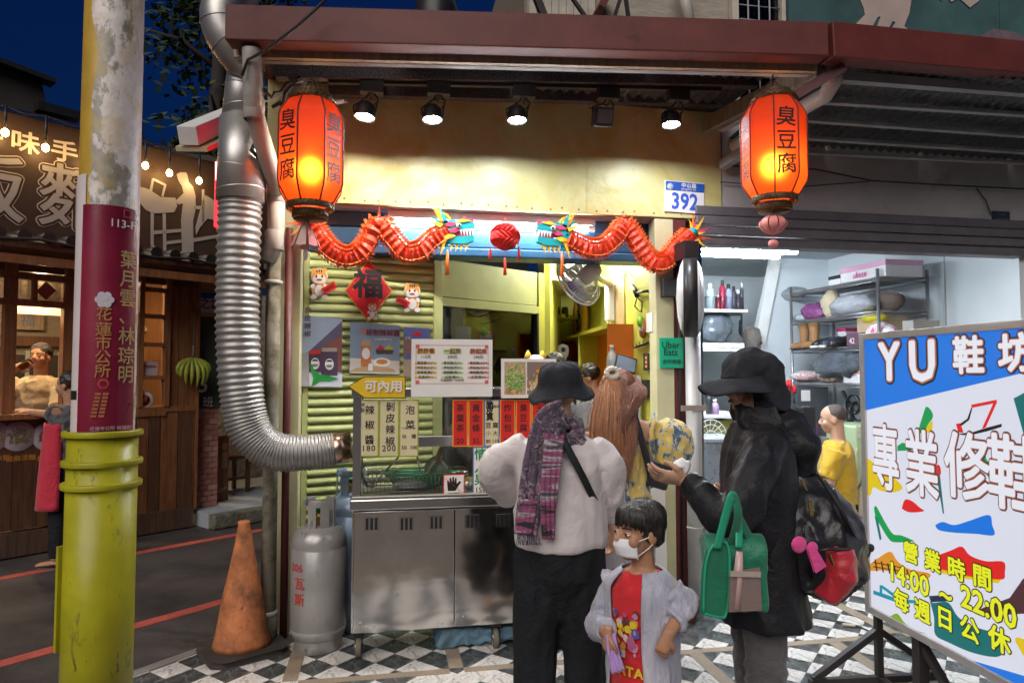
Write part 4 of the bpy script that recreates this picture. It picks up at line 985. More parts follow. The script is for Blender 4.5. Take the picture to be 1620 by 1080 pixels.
# things inside the glass case
wb = thing('wire_basket', 'grey wire basket in the glass case holding ladles', 'basket', at(650, 775, Y=3.95)); q = B()
bx0, bx1, by0, by1 = at(575, 760, Y=3.86).x, at(740, 760, Y=3.86).x, 3.84, 4.06
for z in (.885, .925, .965, .985):
    q.tube([(bx0, by0, z), (bx1, by0, z), (bx1, by1, z), (bx0, by1, z), (bx0, by0, z)], .0022, 4)
for k in range(26):
    x = bx0+(bx1-bx0)*k/25; q.tube([(x, by0, .885), (x, by0, .985)], .0015, 4); q.tube([(x, by1, .885), (x, by1, .985)], .0015, 4)
q.obj('wires', m_steel, wb)
q = B(); q.tube([at(582, 770, Y=3.9), at(574, 755, Y=3.9), at(570, 742, Y=3.9), at(578, 735, Y=3.9)], .006, 8); q.obj('handle', m_black, wb)
gt = thing('green_tray', 'bright green plastic tray behind the wire basket', 'tray', at(670, 765, Y=4.0)); q = B()
c = V(((bx0+bx1)/2+.03, 4.0, .89)); q.lathe(c, [(.14, 0), (.2, .07), (.21, .075), (.205, .08), (.19, .07), (.13, .01), (.001, .008)], 28); q.v = [V((c.x+(p.x-c.x)*1.05, c.y+(p.y-c.y)*.5, p.z)) for p in q.v]; q.obj('bowl', P('green_plastic', (.01, .42, .14), .3), gt)
sk = thing('skimmer', 'round silver skimmer with wooden handle lying in the basket', 'skimmer', at(650, 765, Y=3.93)); q = B()
c = at(648, 765, Y=3.92); q.lathe(c, [(.001, .03), (.05, .024), (.085, .01), (.1, -.01), (.104, -.014), (.098, -.014)], 28); q.v = [V((p.x, c.y+(p.y-c.y)*.6, p.z)) for p in q.v]; q.obj('dish', M('dimpled_alu', (.6, .62, .62), .35, .35, bump=.6, bs=60), sk)
q = B(); q.bar(at(668, 758, Y=3.93), at(693, 724, Y=3.99), .022, .01); q.obj('shank', m_steel, sk)
q = B(); q.bar(at(690, 730, Y=3.98), at(704, 695, Y=4.0), .026, .02); q.obj('handle', wood('handle_wood', (.35, .17, .05), (.6, .32, .12)), sk)
for i, (p1, p2, lab) in enumerate((((588, 768), (631, 722), 'long steel ladle leaning left in the glass case'), ((668, 765), (660, 722), 'thin steel tongs standing in the glass case'))):
    t = thing('ladle' if i == 0 else 'tongs', lab, 'utensil', at(*p1, Y=3.95)); q = B(); q.tube([at(*p1, Y=3.93), at(*p2, Y=4.02)], [.007, .006], 8); q.obj('rod', m_steel, t)
    q = B(); q.ball(at(*p1, Y=3.93), (.02, .02, .012), 10, 6); q.obj('bowl' if i == 0 else 'tip', m_steel, t)
pb_ = thing('plastic_bag', 'crumpled clear plastic bag behind the skimmer', 'bag', at(690, 735, Y=4.05)); q = B(); c = at(690, 742, Y=4.06)
q.ball(c, (.07, .05, .075), 16, 12); q.v = [p+V((1, 1, 1))*.018*NZ.noise(p*30) for p in q.v]; q.obj('film', M('milky_film', (.62, .66, .62), .25, trans=.5, var=.05, bump=.5, bs=40), pb_)
bn = thing('glass_bowl', 'glass mixing bowl in the case behind the no touching sign', 'bowl', at(790, 740, Y=4.0)); c = at(792, 752, Y=4.02)
q = B(); q.lathe(c, [(.05, -.06), (.09, -.03), (.12, .02), (.135, .06), (.13, .06), (.115, .02), (.085, -.025), (.001, -.05)], 24); q.obj('shell', M('grey_bowl', (.4, .42, .42), .15, .5), bn)
# blue bundle under the cart
bu = thing('tarp_bundle', 'folded pale blue tarpaulin pushed under the food cart', 'tarp', at(770, 1008, Y=3.98))
q = B(); 
for k in range(3): 
    q.box(((.55), 4.0, .03+.03*k), (.52-.02*k, .26, .032), MX.Rotation(.03*(k-1), 3, 'Y'))
solid('sheet', [q], M('blue_tarp', (.11, .2, .27), .5, var=.3, vs=12, bump=.7, bs=22, dist=.02), bu, .012, 2, .012, 14)
# ---------------- signs on the cart
m_yelp = P('card_cream', (.68, .6, .36)); m_gline = P('card_green', (.12, .3, .04)); m_redc = P('card_red', (.62, .02, .015)); m_ora = P('card_orange', (.8, .32, .02)); m_wcard = P('card_white', (.78, .76, .72)); m_bcard = P('card_blue', (.12, .17, .45))
ink = m_ink
ar = thing('arrow_sign', 'yellow arrow sign pointing left at the top of the food cart', 'sign', at(596, 611, Y=3.78)); YF = 3.772
a = [(553, 611), (577, 597), (640, 597), (640, 628), (577, 628)]
q = B(); q.prism(shape(a, YF), -.008, (0, YF, 0), (1, 0, 0), (0, 0, 1)); q.obj('board', P('sign_yellow', (.76, .5, .015)), ar, bevel=.001)
b0 = [(550, 611), (576, 595), (642, 595), (642, 630), (576, 630)]
q = B(); q.prism(shape(b0, YF+.0005), .004, (0, YF+.011, 0), (1, 0, 0), (0, 0, 1)); q.obj('backing', P('sign_edge', (.12, .1, .02)), ar)
p = at(607, 612, Y=YF-.009); text('可內用', p, (1, 0, 0), (0, 0, 1), .068, m_wcard, ar, bold=.0022)
def card(name, lab, cat, x0, y0, x1, y1, Y, mt, edge=None, group=None, th=.003, ew=.006, tilt=0):
    a, c = at(x0, y0, Y=Y), at(x1, y1, Y=Y); t = thing(name, lab, cat, ((a.x+c.x)/2, Y, c.z), group)
    w, h = c.x-a.x, a.z-c.z
    q = B(); q.bb((a.x, Y, c.z), (c.x, Y+th, a.z)); q.obj('backing' if edge else 'sheet', edge or mt, t)
    if edge:
        q = B(); q.bb((a.x+ew, Y-.0012, c.z+ew), (c.x-ew, Y-.0002, a.z-ew)); q.obj('sheet', mt, t)
    return t, a, c, V(((a.x+c.x)/2, Y-.0012, (a.z+c.z)/2)), w, h
X_, Z_ = (1, 0, 0), (0, 0, 1)
CARD = 'price cards hanging in the cart window'
for x0, x1, s, price, lab, y1 in ((567, 600, '辣椒醬', '180', 'cream price card for chilli sauce at 180 with green edge', 722), (600, 632, '剝皮辣椒', '200', 'cream price card for peeled chilli at 200 with green edge', 722), (632, 663, '泡菜', '', 'cream price card for pickles with two prices 50 and 100', 722)):
    t, a, c, m, w, h = card('price_card', lab, 'price card', x0, 632, x1-1, y1, 3.799, m_yelp, P('card_olive', (.3, .35, .02)), CARD)
    n = len(s); stp = {3: .08, 4: .062, 2: .082}[n]; z0 = a.z-.06 if n < 4 else a.z-.042
    for i, ch in enumerate(s): text(ch, (m.x+.006, m.y, z0-stp*i), X_, Z_, .052, ink, t, bold=.0007)
    if price: text(price, (m.x, m.y, c.z+.045), X_, Z_, .045, ink, t, bold=.0005, spacing=1.15)
    else:
        for dx, u, v in ((-.026, '份', '50'), (.026, '罐', '100')):
            text('一', (m.x+dx, m.y, c.z+.155), X_, Z_, .026, ink, t); text(u, (m.x+dx, m.y, c.z+.11), X_, Z_, .026, ink, t); text(v, (m.x+dx, m.y, c.z+.05), X_, Z_, .028, ink, t, bold=.0004)
    if n == 3: text('特', (m.x-.033, m.y, a.z-.03), X_, Z_, .024, ink, t); text('製', (m.x-.033, m.y, a.z-.058), X_, Z_, .024, ink, t)
reds = [(716, 740, 632, 706, '茶葉茶', '20', 'red price card with orange edge for tea at 20'), (741, 765, 632, 706, '黃金條', '35', 'red price card with orange edge at 35 in the upper row'),
        (791, 815, 632, 706, '炸包包', '50', 'red price card with orange edge beside the blue edged card'), (816, 840, 632, 706, '臭豆腐', '60', 'red price card with orange edge behind the white sleeve'), (841, 866, 632, 706, '玉米', '60', 'red price card with orange edge half behind the scarf'),
        (773, 798, 707, 783, '鹹粥', '50', 'red price card with orange edge in the lower row beside the green lettering'), (799, 824, 707, 783, '甜湯', '50', 'red price card with orange edge in the lower row below the white sleeve')]
for x0, x1, y0, y1, s, price, lab in reds:
    t, a, c, m, w, h = card('price_card', lab, 'price card', x0, y0, x1, y1, 3.799, m_redc, m_ora, CARD)
    n = len(s); stp = .2/(n+.6)
    for i, ch in enumerate(s): text(ch, (m.x, m.y, a.z-.05-stp*i), X_, Z_, .046, ink, t, bold=.0007)
    text(price, (m.x, m.y, c.z+.03), X_, Z_, .042, ink, t, bold=.0005)
t, a, c, m, w, h = card('price_card', 'white price card with blue edge for small and large crisp tofu', 'price card', 766, 632, 790, 706, 3.799, m_yelp, m_bcard, CARD)
for i, ch in enumerate('脆皮臭'): text(ch, (m.x-.012, m.y, a.z-.03-.035*i), X_, Z_, .042, ink, t, bold=.002)
for dx, col in ((-.02, '豆小80'), (.02, '腐大110')):
    text(col[0], (m.x+dx, m.y, a.z-.145), X_, Z_, .034, ink, t, bold=.0006); text(col[1], (m.x+dx, m.y, a.z-.19), X_, Z_, .03, ink, t); text(col[2:], (m.x+dx, m.y, c.z+.03), X_, Z_, .026, ink, t, bold=.0006)
text('原味', (m.x+.026, m.y, a.z-.04), X_, (0, 0, 1), .02, ink, t)
t, a, c, m, w, h = card('price_card', 'white price card with blue edge and green lettering at 150', 'price card', 748, 707, 772, 783, 3.799, m_wcard, m_bcard, CARD)
for i, ch in enumerate('情人果'): text(ch, (m.x, m.y, a.z-.045-.07*i), X_, Z_, .07, P('ink_green', (.02, .25, .07)), t, bold=.0014)
text('150', (m.x, m.y, c.z+.03), X_, Z_, .042, ink, t, bold=.0005)
t, a, c, m, w, h = card('warning_sign', 'small white no touching sign with red slash on the glass case', 'sign', 701, 750, 735, 785, 3.797, m_wcard, P('sign_red', (.62, .015, .03)), None)
q = B(); hx = [(-.028, -.035), (.012, -.035), (.03, -.008), (.045, .012), (.036, .018), (.02, .004), (.018, .035), (.01, .036), (.008, .01), (.004, .042), (-.004, .042), (-.006, .01), (-.012, .038), (-.02, .036), (-.02, .008), (-.028, .024), (-.034, .02), (-.032, -.01)]
q.prism(hx, -.0008, (m.x-.004, m.y-.0004, m.z+.006), X_, Z_); q.obj('hand_mark', ink, t)
q = B(); q.bar((m.x-.052, m.y-.002, m.z+.045), (m.x+.052, m.y-.002, m.z-.045), .0012, .01, up=(0, 1, 0)); q.obj('slash', P('sign_red', (.62, .015, .03)), t)
text('請勿觸摸', (m.x, m.y-.0008, c.z+.016), X_, Z_, .016, ink, t)
# big set menu
t, a, c, m, w, h = card('menu_board', 'white set menu board with three price columns on the cart top', 'menu', 651, 536, 779, 627, 3.77, m_wcard, None, None, .006)
rb = P('menu_red', (.6, .12, .1))
for z, x in ((.125, 0), (-.085, 0)): 
    q = B(); q.bb((a.x+.025, m.y-.0008, m.z+z-.001), (c.x-.025, m.y-.0002, m.z+z+.001)); q.obj('frame_line', rb, t)
for x in (a.x+.025, c.x-.025): 
    q = B(); q.bb((x-.001, m.y-.0008, m.z-.085), (x+.001, m.y-.0002, m.z+.125)); q.obj('frame_line', rb, t)
for x in (a.x+.033, c.x-.033):
    for z in (.118, -.078): q = B(); q.bb((x-.01, m.y-.001, m.z+z-.01), (x+.01, m.y-.0003, m.z+z+.01)); q.obj('corner_mark', rb, t)
for k, (hd_, pr, cc, rows) in enumerate((('胖胖餐', '115元', (.75, .5, .12), ('臭豆腐(小)*1', '炸包包(小)*1', '茶葉蛋(顆)*1', '紅茶(杯)*1')), ('一起胖', '270元', (.45, .62, .25), ('臭豆腐(大)*1', '炸包包(中)*1', '辣椒醬(瓶)*1', '紅茶(瓶)*1')), ('胖起來', '390元', (.75, .35, .3), ('臭豆腐(大)*1', '炸包包(大)*1', '辣椒醬(瓶)*2', '紅茶(瓶)*2')))):
    x = m.x+(k-1)*.145; hm = P('menu_hl%d' % k, cc)
    q = B(); q.bb((x-.05, m.y-.0008, m.z+.078), (x+.05, m.y-.0001, m.z+.104)); q.obj('highlight', hm, t)
    text(hd_, (x, m.y-.0008, m.z+.091), X_, Z_, .031, P('menu_brown', (.2, .06, .02)), t, bold=.0009)
    text(pr, (x, m.y, m.z+.06), X_, Z_, .022, ink, t)
    for j, rw in enumerate(rows):
        z = m.z+.027-.026*j; q = B(); q.bb((x-.06, m.y-.0008, z-.006), (x+.06, m.y-.0001, z+.005)); q.obj('highlight', hm, t)
        text(rw, (x, m.y-.0008, z), X_, Z_, .0175, P('menu_dark', (.05, .04, .03)), t, bold=.0003)
text('升級麻辣 +10元/份', (m.x, m.y, m.z-.068), X_, Z_, .016, P('menu_dark', (.05, .04, .03)), t)
# food photo card: noodles with greens / fried pieces, built from many flat bits of print
t, a, c, m, w, h = card('food_photo_sign', 'white sign with two dish photographs beside the black bucket hat', 'sign', 793, 567, 880, 629, 3.77, m_wcard, None, None, .006)
def photo(t, x0, x1, z0, z1, y, base, blobs, nm='photo'):
    q = B(); q.bb((x0, y-.0006, z0), (x1, y-.0001, z1)); q.obj(nm, base, t)
    for mt, n, sz, cx, cz, sxx, szz, asp in blobs:
        q = B()
        for k in range(n):
            px_, pz_ = R.gauss(cx, sxx), R.gauss(cz, szz); s1 = sz*R.uniform(.5, 1.2); s2 = s1*asp; an = R.uniform(0, 6.3)
            pts = []
            for j in range(6):
                e = j*pi/3; u, v = s1*cos(e), s2*sin(e); pts.append((min(x1, max(x0, px_+u*cos(an)-v*sin(an))), min(z1, max(z0, pz_+u*sin(an)+v*cos(an)))))
            q.raw([(pp[0], y-.0008-.0009*R.random(), pp[1]) for pp in pts], [(0, 1, 2, 3, 4, 5)])
        q.obj('print', mt, t, kind='stuff')
z0, z1 = c.z+.02, a.z-.018; xm = (a.x+c.x)/2-.015
photo(t, a.x+.018, xm-.004, z0, z1, m.y, P('ph_wood', (.45, .32, .2)), [(P('ph_noodle', (.7, .5, .24)), 140, .012, (a.x+xm)/2+.005, m.z+.0, .035, .055, .25), (P('ph_green', (.06, .3, .04)), 420, .0045, (a.x+xm)/2+.008, m.z-.01, .028, .035, .8), (P('ph_lgreen', (.2, .45, .1)), 200, .0038, (a.x+xm)/2+.008, m.z-.0, .03, .035, .7), (P('ph_red', (.55, .06, .03)), 50, .005, (a.x+xm)/2, m.z-.075, .03, .012, .7)])
photo(t, xm+.004, c.x-.014, z0, z1, m.y, P('ph_grey', (.22, .17, .14)), [(P('ph_gold', (.72, .4, .1)), 90, .015, (c.x+xm)/2, m.z-.03, .04, .03, .4), (P('ph_brown', (.42, .12, .03)), 60, .012, (c.x+xm)/2+.02, m.z+.035, .03, .02, .4), (P('ph_cream', (.75, .62, .4)), 60, .009, (c.x+xm)/2-.02, m.z-.05, .03, .02, .5)])
# ---------------- things on the shutter: posters, fu diamond, tigers
def sflat(pts, n, mt, par, nm, th=.004):
    q = B(SF.M); uv = [SF.px(x, y, -.02-n) for x, y in pts]; q.prism([(u.x, u.z) for u in uv], th, (0, -.02-n, 0), X_, Z_); return q.obj(nm, mt, par)
SX = SF.x
def stext(s, px, py, size, mt, par, n=.004, **k):
    u = SF.px(px, py, -.02-n); text(s, SF.w(*u), SX, Z_, size, mt, par, **k)
def dia(cx, cy, hw, hh): return [(cx-hw, cy), (cx, cy-hh), (cx+hw, cy), (cx, cy+hh)]
t = thing('fortune_diamond', 'red paper diamond with black fortune character on the shutter', 'decoration', SF.w(*SF.px(583, 460, -.02)))
sflat(dia(583, 460, 38, 50), .003, P('fu_gold', (.6, .3, .05)), t, 'edge'); sflat(dia(583, 460, 35.5, 47), .006, P('fu_red', (.55, .015, .025)), t, 'paper')
stext('福', 583, 452, .2, ink, t, .0105, bold=.006)
for k in range(40):
    u, v = R.uniform(-1, 1), R.uniform(-1, 1)
    if abs(u)+abs(v) < .92 and abs(u)+abs(v) > .55: sflat(dia(583+u*35, 460+v*46, 1, 1.2), .0105, MATS['fu_gold'], t, 'gold_fleck', .0003)
m_ty = P('tiger_orange', (.72, .32, .06)); m_tw = P('tiger_white', (.74, .7, .64))
TG = 'cartoon tiger cutouts on the shutter'
def tiger(cx, cy, s, lab, flip=1, scroll=True):
    t = thing('tiger_cutout', lab, 'decoration', SF.w(*SF.px(cx, cy, -.02)), TG)
    def e(x, y, a, b_, n, mt, nm): sflat([(cx+flip*s*(x+a*cos(k*2*pi/18)), cy+s*(y+b_*sin(k*2*pi/18))) for k in range(18)], n, mt, t, nm, .002)
    e(0, .32, .42, .46, .004, m_tw, 'outline'); e(0, -.35, .46, .46, .004, m_tw, 'outline')
    e(0, .34, .37, .4, .007, m_ty, 'body'); e(0, .38, .24, .3, .01, m_tw, 'belly')
    e(0, -.35, .4, .4, .01, m_ty, 'head'); e(0, -.22, .34, .24, .013, m_tw, 'muzzle')
    for sx in (-1, 1):
        e(sx*.28, -.7, .12, .12, .007, m_ty, 'ear'); e(sx*.15, -.36, .05, .07, .016, ink, 'eye'); e(sx*.3, .72, .17, .12, .01, m_tw, 'foot'); e(sx*.34, .16, .12, .12, .014, m_tw, 'paw')
    for k in (-1, 0, 1): e(k*.12, -.64, .03, .09, .013, ink, 'stripe')
    e(0, -.18, .16, .05, .016, P('tiger_mouth', (.35, .03, .03)), 'mouth')
    if scroll: 
        sflat([(cx+flip*s*x, cy+s*y) for x, y in ((.1, .3), (.75, -.1), (.95, .22), (.32, .62))], .018, m_redc, t, 'scroll', .003)
        sflat([(cx+flip*s*x, cy+s*y) for x, y in ((.25, .34), (.72, .04), (.8, .18), (.33, .5))], .0215, P('scroll_dark', (.2, .01, .01)), t, 'scroll_text', .0005)
tiger(505, 448, 30, 'orange tiger cutout holding a red scroll, left of the fortune diamond', 1)
tiger(652, 470, 28, 'orange tiger cutout with a scroll, right of the fortune diamond', -1)
tiger(589, 491, 17, 'small orange tiger cutout at the foot of the fortune diamond', 1, False)
for x, y in ((527, 424), (667, 432)):
    pass
# poster 1: jars and a green pepper before a brown wall
def poster(name, lab, pts, mt): 
    t = thing(name, lab, 'poster', SF.w(*SF.px(pts[0][0], pts[2][1], -.02)), 'posters on the shutter'); sflat(pts, .004, mt, t, 'sheet'); return t
p1 = poster('poster', 'poster of two pepper jars and a green chilli on the shutter', [(475, 499), (541, 504), (541, 612), (473, 611)], P('ph_sky', (.36, .44, .56)))
sflat([(488, 558), (541, 518), (541, 590), (488, 575)], .0085, P('ph_brick', (.23, .08, .06)), p1, 'print', .0003)
sflat([(488, 556), (541, 508), (541, 530), (488, 562)], .0088, P('ph_roof', (.12, .1, .16)), p1, 'print', .0003)
sflat([(475, 560), (488, 556), (490, 611), (474, 611)], .0088, P('ph_road', (.33, .31, .33)), p1, 'print', .0003)
sflat([(489, 590), (541, 592), (541, 612), (489, 611)], .0088, P('ph_table', (.6, .62, .66)), p1, 'print', .0003)
for x0, x1, y0, y1, lid in ((489, 508, 560, 588, (.5, .03, .03)), (508, 534, 556, 594, (.35, .3, .25))):
    sflat([(x0, y0), (x1, y0), (x1, y1), (x0, y1)], .0095, P('ph_jar', (.07, .045, .07)), p1, 'print', .0003); sflat([(x0+1, y0-6), (x1-1, y0-6), (x1-1, y0), (x0+1, y0)], .0098, P('ph_lid%d' % x0, lid), p1, 'print', .0003)
    cx, cy = (x0+x1)/2, (y0+y1)/2+1; sflat([(cx+7*cos(k*pi/8), cy+9*sin(k*pi/8)) for k in range(16)], .0102, m_wcard, p1, 'print', .0003); sflat([(cx+5*cos(k*pi/8), cy-4+3*sin(k*pi/8)) for k in range(8, 17)], .0106, ink, p1, 'print', .0003)
    stext('胖胖', cx, cy+3, .018, ink, p1, .0108)
sflat([(491, 572), (497, 585), (506, 592), (520, 594), (536, 599), (522, 603), (506, 603), (500, 608), (493, 610), (496, 598), (490, 580)], .0112, P('ph_chilli', (.03, .28, .06), .25), p1, 'print', .0004)
vt = SF.px(487, 520, -.0285); vtext('剝皮辣椒', SF.w(vt.x, vt.n if hasattr(vt, 'n') else vt.y, vt.z+.04), SX, Z_, .042, P('print_dark', (.1, .08, .12)), p1, step=1.15)
p2 = poster('poster', 'blue grey poster of chilli sauce jar and red pots on the shutter', [(554, 509), (632, 515), (632, 592), (553, 590)], P('ph_bluegrey', (.2, .27, .36)))
sflat([(554, 566), (632, 571), (632, 592), (553, 590)], .0085, P('ph_tablew', (.6, .55, .48)), p2, 'print', .0003)
sflat([(590+36*cos(k*pi/10), 588-9*sin(k*pi/10)) for k in range(0, 11)], .0088, P('ph_boardw', (.5, .34, .18)), p2, 'print', .0003)
sflat([(571, 546), (587, 546), (587, 580), (571, 580)], .0092, P('ph_sauce', (.5, .17, .05)), p2, 'print', .0003); sflat([(572, 537), (586, 537), (586, 546), (572, 546)], .0092, P('ph_lid2', (.4, .3, .2)), p2, 'print', .0003)
sflat([(579+6.5*cos(k*pi/8), 559+9*sin(k*pi/8)) for k in range(16)], .0096, m_wcard, p2, 'print', .0003)
sflat([(604+14*cos(k*pi/8), 573+7*sin(k*pi/8)) for k in range(16)], .0094, m_wcard, p2, 'print', .0003); sflat([(604+9*cos(k*pi/8), 572+4*sin(k*pi/8)) for k in range(16)], .0098, P('ph_sauce2', (.6, .24, .06)), p2, 'print', .0003)
for cx, cc in ((602, (.5, .02, .04)), (615, (.5, .45, .04))):
    sflat([(cx-8, 553), (cx+8, 553), (cx+6, 560), (cx-6, 560)], .0092, P('ph_pot', (.05, .04, .04)), p2, 'print', .0003); sflat([(cx-8, 553), (cx-3, 548), (cx, 545), (cx+3, 548), (cx+8, 553)], .0094, P('ph_potlid%d' % cx, cc), p2, 'print', .0003)
sflat([(583, 575), (589, 575), (590, 586), (582, 586)], .0102, m_wcard, p2, 'print', .0003)
sflat([(570, 518), (577, 521), (582, 527), (574, 527)], .0092, P('ph_sauce', (.5, .17, .05)), p2, 'print', .0003)
stext('秘制辣椒醬', 606, 527, .045, P('print_maroon', (.14, .01, .03)), p2, .009, bold=.0008); stext('真材實料辣度十足', 606, 537, .014, m_wcard, p2, .009)
p3 = poster('poster', 'blue tiled poster half hidden behind the white menu board', [(638, 517), (680, 520), (680, 598), (638, 596)], P('ph_tileblue', (.12, .15, .4)))
sflat([(638, 535), (680, 538), (680, 562), (638, 560)], .0085, P('ph_tilebrown', (.25, .13, .12)), p3, 'print', .0003); sflat([(660+7*cos(k*pi/8), 531+7*sin(k*pi/8)) for k in range(8, 17)], .009, m_redc, p3, 'print', .0003)
sflat([(638, 568), (680, 570), (680, 598), (638, 596)], .0088, P('ph_foodtan', (.45, .35, .25)), p3, 'print', .0003); stext('手作', 645, 535, .022, m_wcard, p3, .0092)
# ---------------- gas cylinders, cone
def gas(lab, x, y, mt, marks=None, h=.68):
    t = thing('gas_cylinder', lab, 'gas cylinder', (x, y, 0), 'gas cylinders beside the cart')
    B().lathe((x, y, 0), [(.125, 0), (.13, .004), (.13, .09)], 32, cap=False).obj('foot_ring', mt, t)
    B().lathe((x, y, 0), [(.001, .05), (.11, .055), (.142, .075), (.153, .105), (.154, .12), (.151, .124), (.1535, .128), (.154, h-.12), (.151, h-.116), (.1535, h-.11), (.148, h-.06), (.125, h-.022), (.08, h), (.001, h+.005)], 40).obj('tank', mt, t)
    q = B(); rr = .085; z0 = h-.012; zh = .16
    for a0, a1 in ((-.55, .55), (pi-.55, pi+.55)):
        pts = [[V((x+r_*cos(a0+(a1-a0)*k/6), y+r_*sin(a0+(a1-a0)*k/6), z)) for k in range(7)] for r_, z in ((rr, z0), (rr, z0+zh), (rr-.006, z0+zh), (rr-.006, z0))]
        # two legs and a top band leave the hand hole open
    for a in (-.2, .95, pi-.95, pi+.2, pi+1.15, 2*pi-1.15):
        q.box((x+rr*cos(a), y+rr*sin(a), z0+zh*.45), (.006, .05, zh*.9), MX.Rotation(a, 3, 'Z'))
    for a0, a1 in ((-.5, 1.2), (pi-1.2, pi+.5), (pi+.9, 2*pi-.9)):
        ring = []
        for k in range(10):
            a = a0+(a1-a0)*k/9; ring.append([V((x+r_*cos(a), y+r_*sin(a), z)) for r_, z in ((rr+.004, z0+zh*.75), (rr+.004, z0+zh), (rr-.004, z0+zh), (rr-.004, z0+zh*.75))])
        q.rings(ring, True, True)
    q.obj('collar', mt, t, bevel=.002)
    q = B(); q.cyl((x, y, h), (x, y, h+.07), .018, 10); q.cyl((x-.05, y, h+.06), (x+.02, y, h+.06), .014, 10); q.obj('valve', M('brass', (.45, .3, .1), .35, .9), t)
    q = B(); q.cyl((x, y, h+.075), (x, y, h+.1), .028, 10); q.obj('valve_knob', P('valve_green', (.02, .2, .06)), t)
    return t
m_gas = M('grey_gas_paint', (.4, .385, .37), .32, .35, var=.1, vs=6, bump=.06, bs=90, dirt=.25, dcol=(.24, .2, .17), ds=6)
m_gasb = M('blue_gas_paint', (.2, .27, .37), .35, .3, var=.12, dirt=.25, dcol=(.12, .13, .15))
gc = gas('grey gas cylinder with red digits standing in front of the pale green shutter', -.36, 4.05, m_gas)
gas('blue gas cylinder half hidden between the grey one and the cart', -.2, 4.345, m_gasb, h=.8)
for ch, ang, z, s in (('3', -2.56, .47, .06), ('0', -2.36, .47, .06), ('6', -2.16, .47, .06), ('瓦', -2.2, .385, .07), ('斯', -2.2, .3, .07)):
    nn = V((cos(ang), sin(ang), 0)); text(ch, V((-.36, 4.05, z))+nn*.1545, Z3.cross(nn), Z_, s, P('stencil_red', (.5, .05, .04)), gc, bold=.0015, lift=.001)
m_cone = M('faded_cone', (.62, .21, .075), .6, var=.2, vs=6, dirt=.5, dcol=(.13, .06, .035), ds=8, bump=.3, bs=30, drange=.2)
cc_ = at(373, 1035, Z=0)+V((0.02, .06, 0)); co = thing('traffic_cone', 'dirty faded orange traffic cone on a black base beside the gas cylinder', 'traffic cone', cc_)
q = B(); q.lathe(cc_, [(.158, .035), (.152, .06), (.14, .12), (.105, .3), (.075, .45), (.05, .58), (.032, .69), (.034, .705), (.026, .712), (.02, .70)], 32)
q.v = [p+V((NZ.noise(p*7), NZ.noise(p*7+V((9, 0, 0))), 0))*.009*(1-p.z) for p in q.v]; q.obj('cone', m_cone, co)
q = B(); s = .2; q.prism([(s*x, s*y) for x, y in ((-1, -.75), (-.75, -1), (.75, -1), (1, -.75), (1, .75), (.75, 1), (-.75, 1), (-1, .75))], .035, cc_, V((.87, .48, 0)), V((-.48, .87, 0)))
q.obj('base', M('dirty_rubber', (.05, .043, .038), .8, dirt=.4, dcol=(.13, .1, .08), ds=8, bump=.3), co, bevel=.012)
# ---------------- utility pole with yellow sleeve
def pole_mat():
    m, nt, b = _nt('peeling_pole'); L = nt.links; vec = coords(nt); tc = _n(nt, 'ShaderNodeTexCoord')
    sp = _n(nt, 'ShaderNodeSeparateXYZ'); L.new(tc.outputs['Object'], sp.inputs[0])
    n1 = noise_tex(nt, 4.5, 9, .7, coords(nt, (1, 1, .55))); n2 = noise_tex(nt, 11, 8, .7, coords(nt, (1, 1, .6))); n3 = noise_tex(nt, 30, 5, .6, vec)
    white = ramp(nt, n3.outputs[0], [(.3, (.5, .45, .42)), (.7, (.66, .6, .57))]).outputs[0]
    grey = ramp(nt, n3.outputs[0], [(.3, (.17, .16, .13)), (.7, (.3, .28, .23))]).outputs[0]
    yel = ramp(nt, n2.outputs[0], [(.3, (.34, .2, .02)), (.7, (.48, .3, .03))]).outputs[0]
    # yellow stripe where x is low, above the white wrap
    ad = _n(nt, 'ShaderNodeMath', op='MULTIPLY_ADD'); L.new(n1.outputs[0], ad.inputs[0]); ad.inputs[1].default_value = .16; L.new(sp.outputs[0], ad.inputs[2])
    fy = ramp(nt, ad.outputs[0], [(0, (1, 1, 1)), (1, (0, 0, 0))]); fy.color_ramp.elements[0].position = .0
    g1 = ramp(nt, n1.outputs[0], [(.47, (0, 0, 0)), (.5, (1, 1, 1))]).outputs[0]
    g2 = ramp(nt, n2.outputs[0], [(.5, (0, 0, 0)), (.54, (1, 1, 1))]).outputs[0]
    c = mix(nt, g1, grey, white); c = mix(nt, mix(nt, 1, g2, (.35, .35, .35), 'MULTIPLY'), c, yel)
    lt = _n(nt, 'ShaderNodeMath', op='LESS_THAN'); L.new(ad.outputs[0], lt.inputs[0]); lt.inputs[1].default_value = PX0+.075
    c = mix(nt, lt.outputs[0], c, yel)
    L.new(c, b.inputs['Base Color']); b.inputs['Roughness'].default_value = .45
    bumpit(nt, b, n1.outputs[0], .5, .01); return m
pc = at(159, 850, Y=2.75); PXc, PYc = pc.x, pc.y
PX0 = PXc-.03
r1 = 57*sqrt(1)*(pc-CAMP).length/1080*.86
up_ = thing('utility_pole', 'peeling white and yellow utility pole in a bright yellow sleeve with red notice', 'pole', (PXc, PYc, 0))
R1 = .102; lean = V((.012, 0, 0))
m_pole = pole_mat()
q = B(); q.tube([(PXc, PYc, 0), (PXc+.0, PYc, 1.4), (PXc, PYc, 6)], [R1, R1, R1*.9], 40); q.obj('shaft', m_pole, up_)
m_sleeve = M('sleeve_yellow', (.35, .325, .012), .36, var=.16, vs=6, bump=.3, bs=24, dirt=.3, dcol=(.19, .16, .03), ds=9)
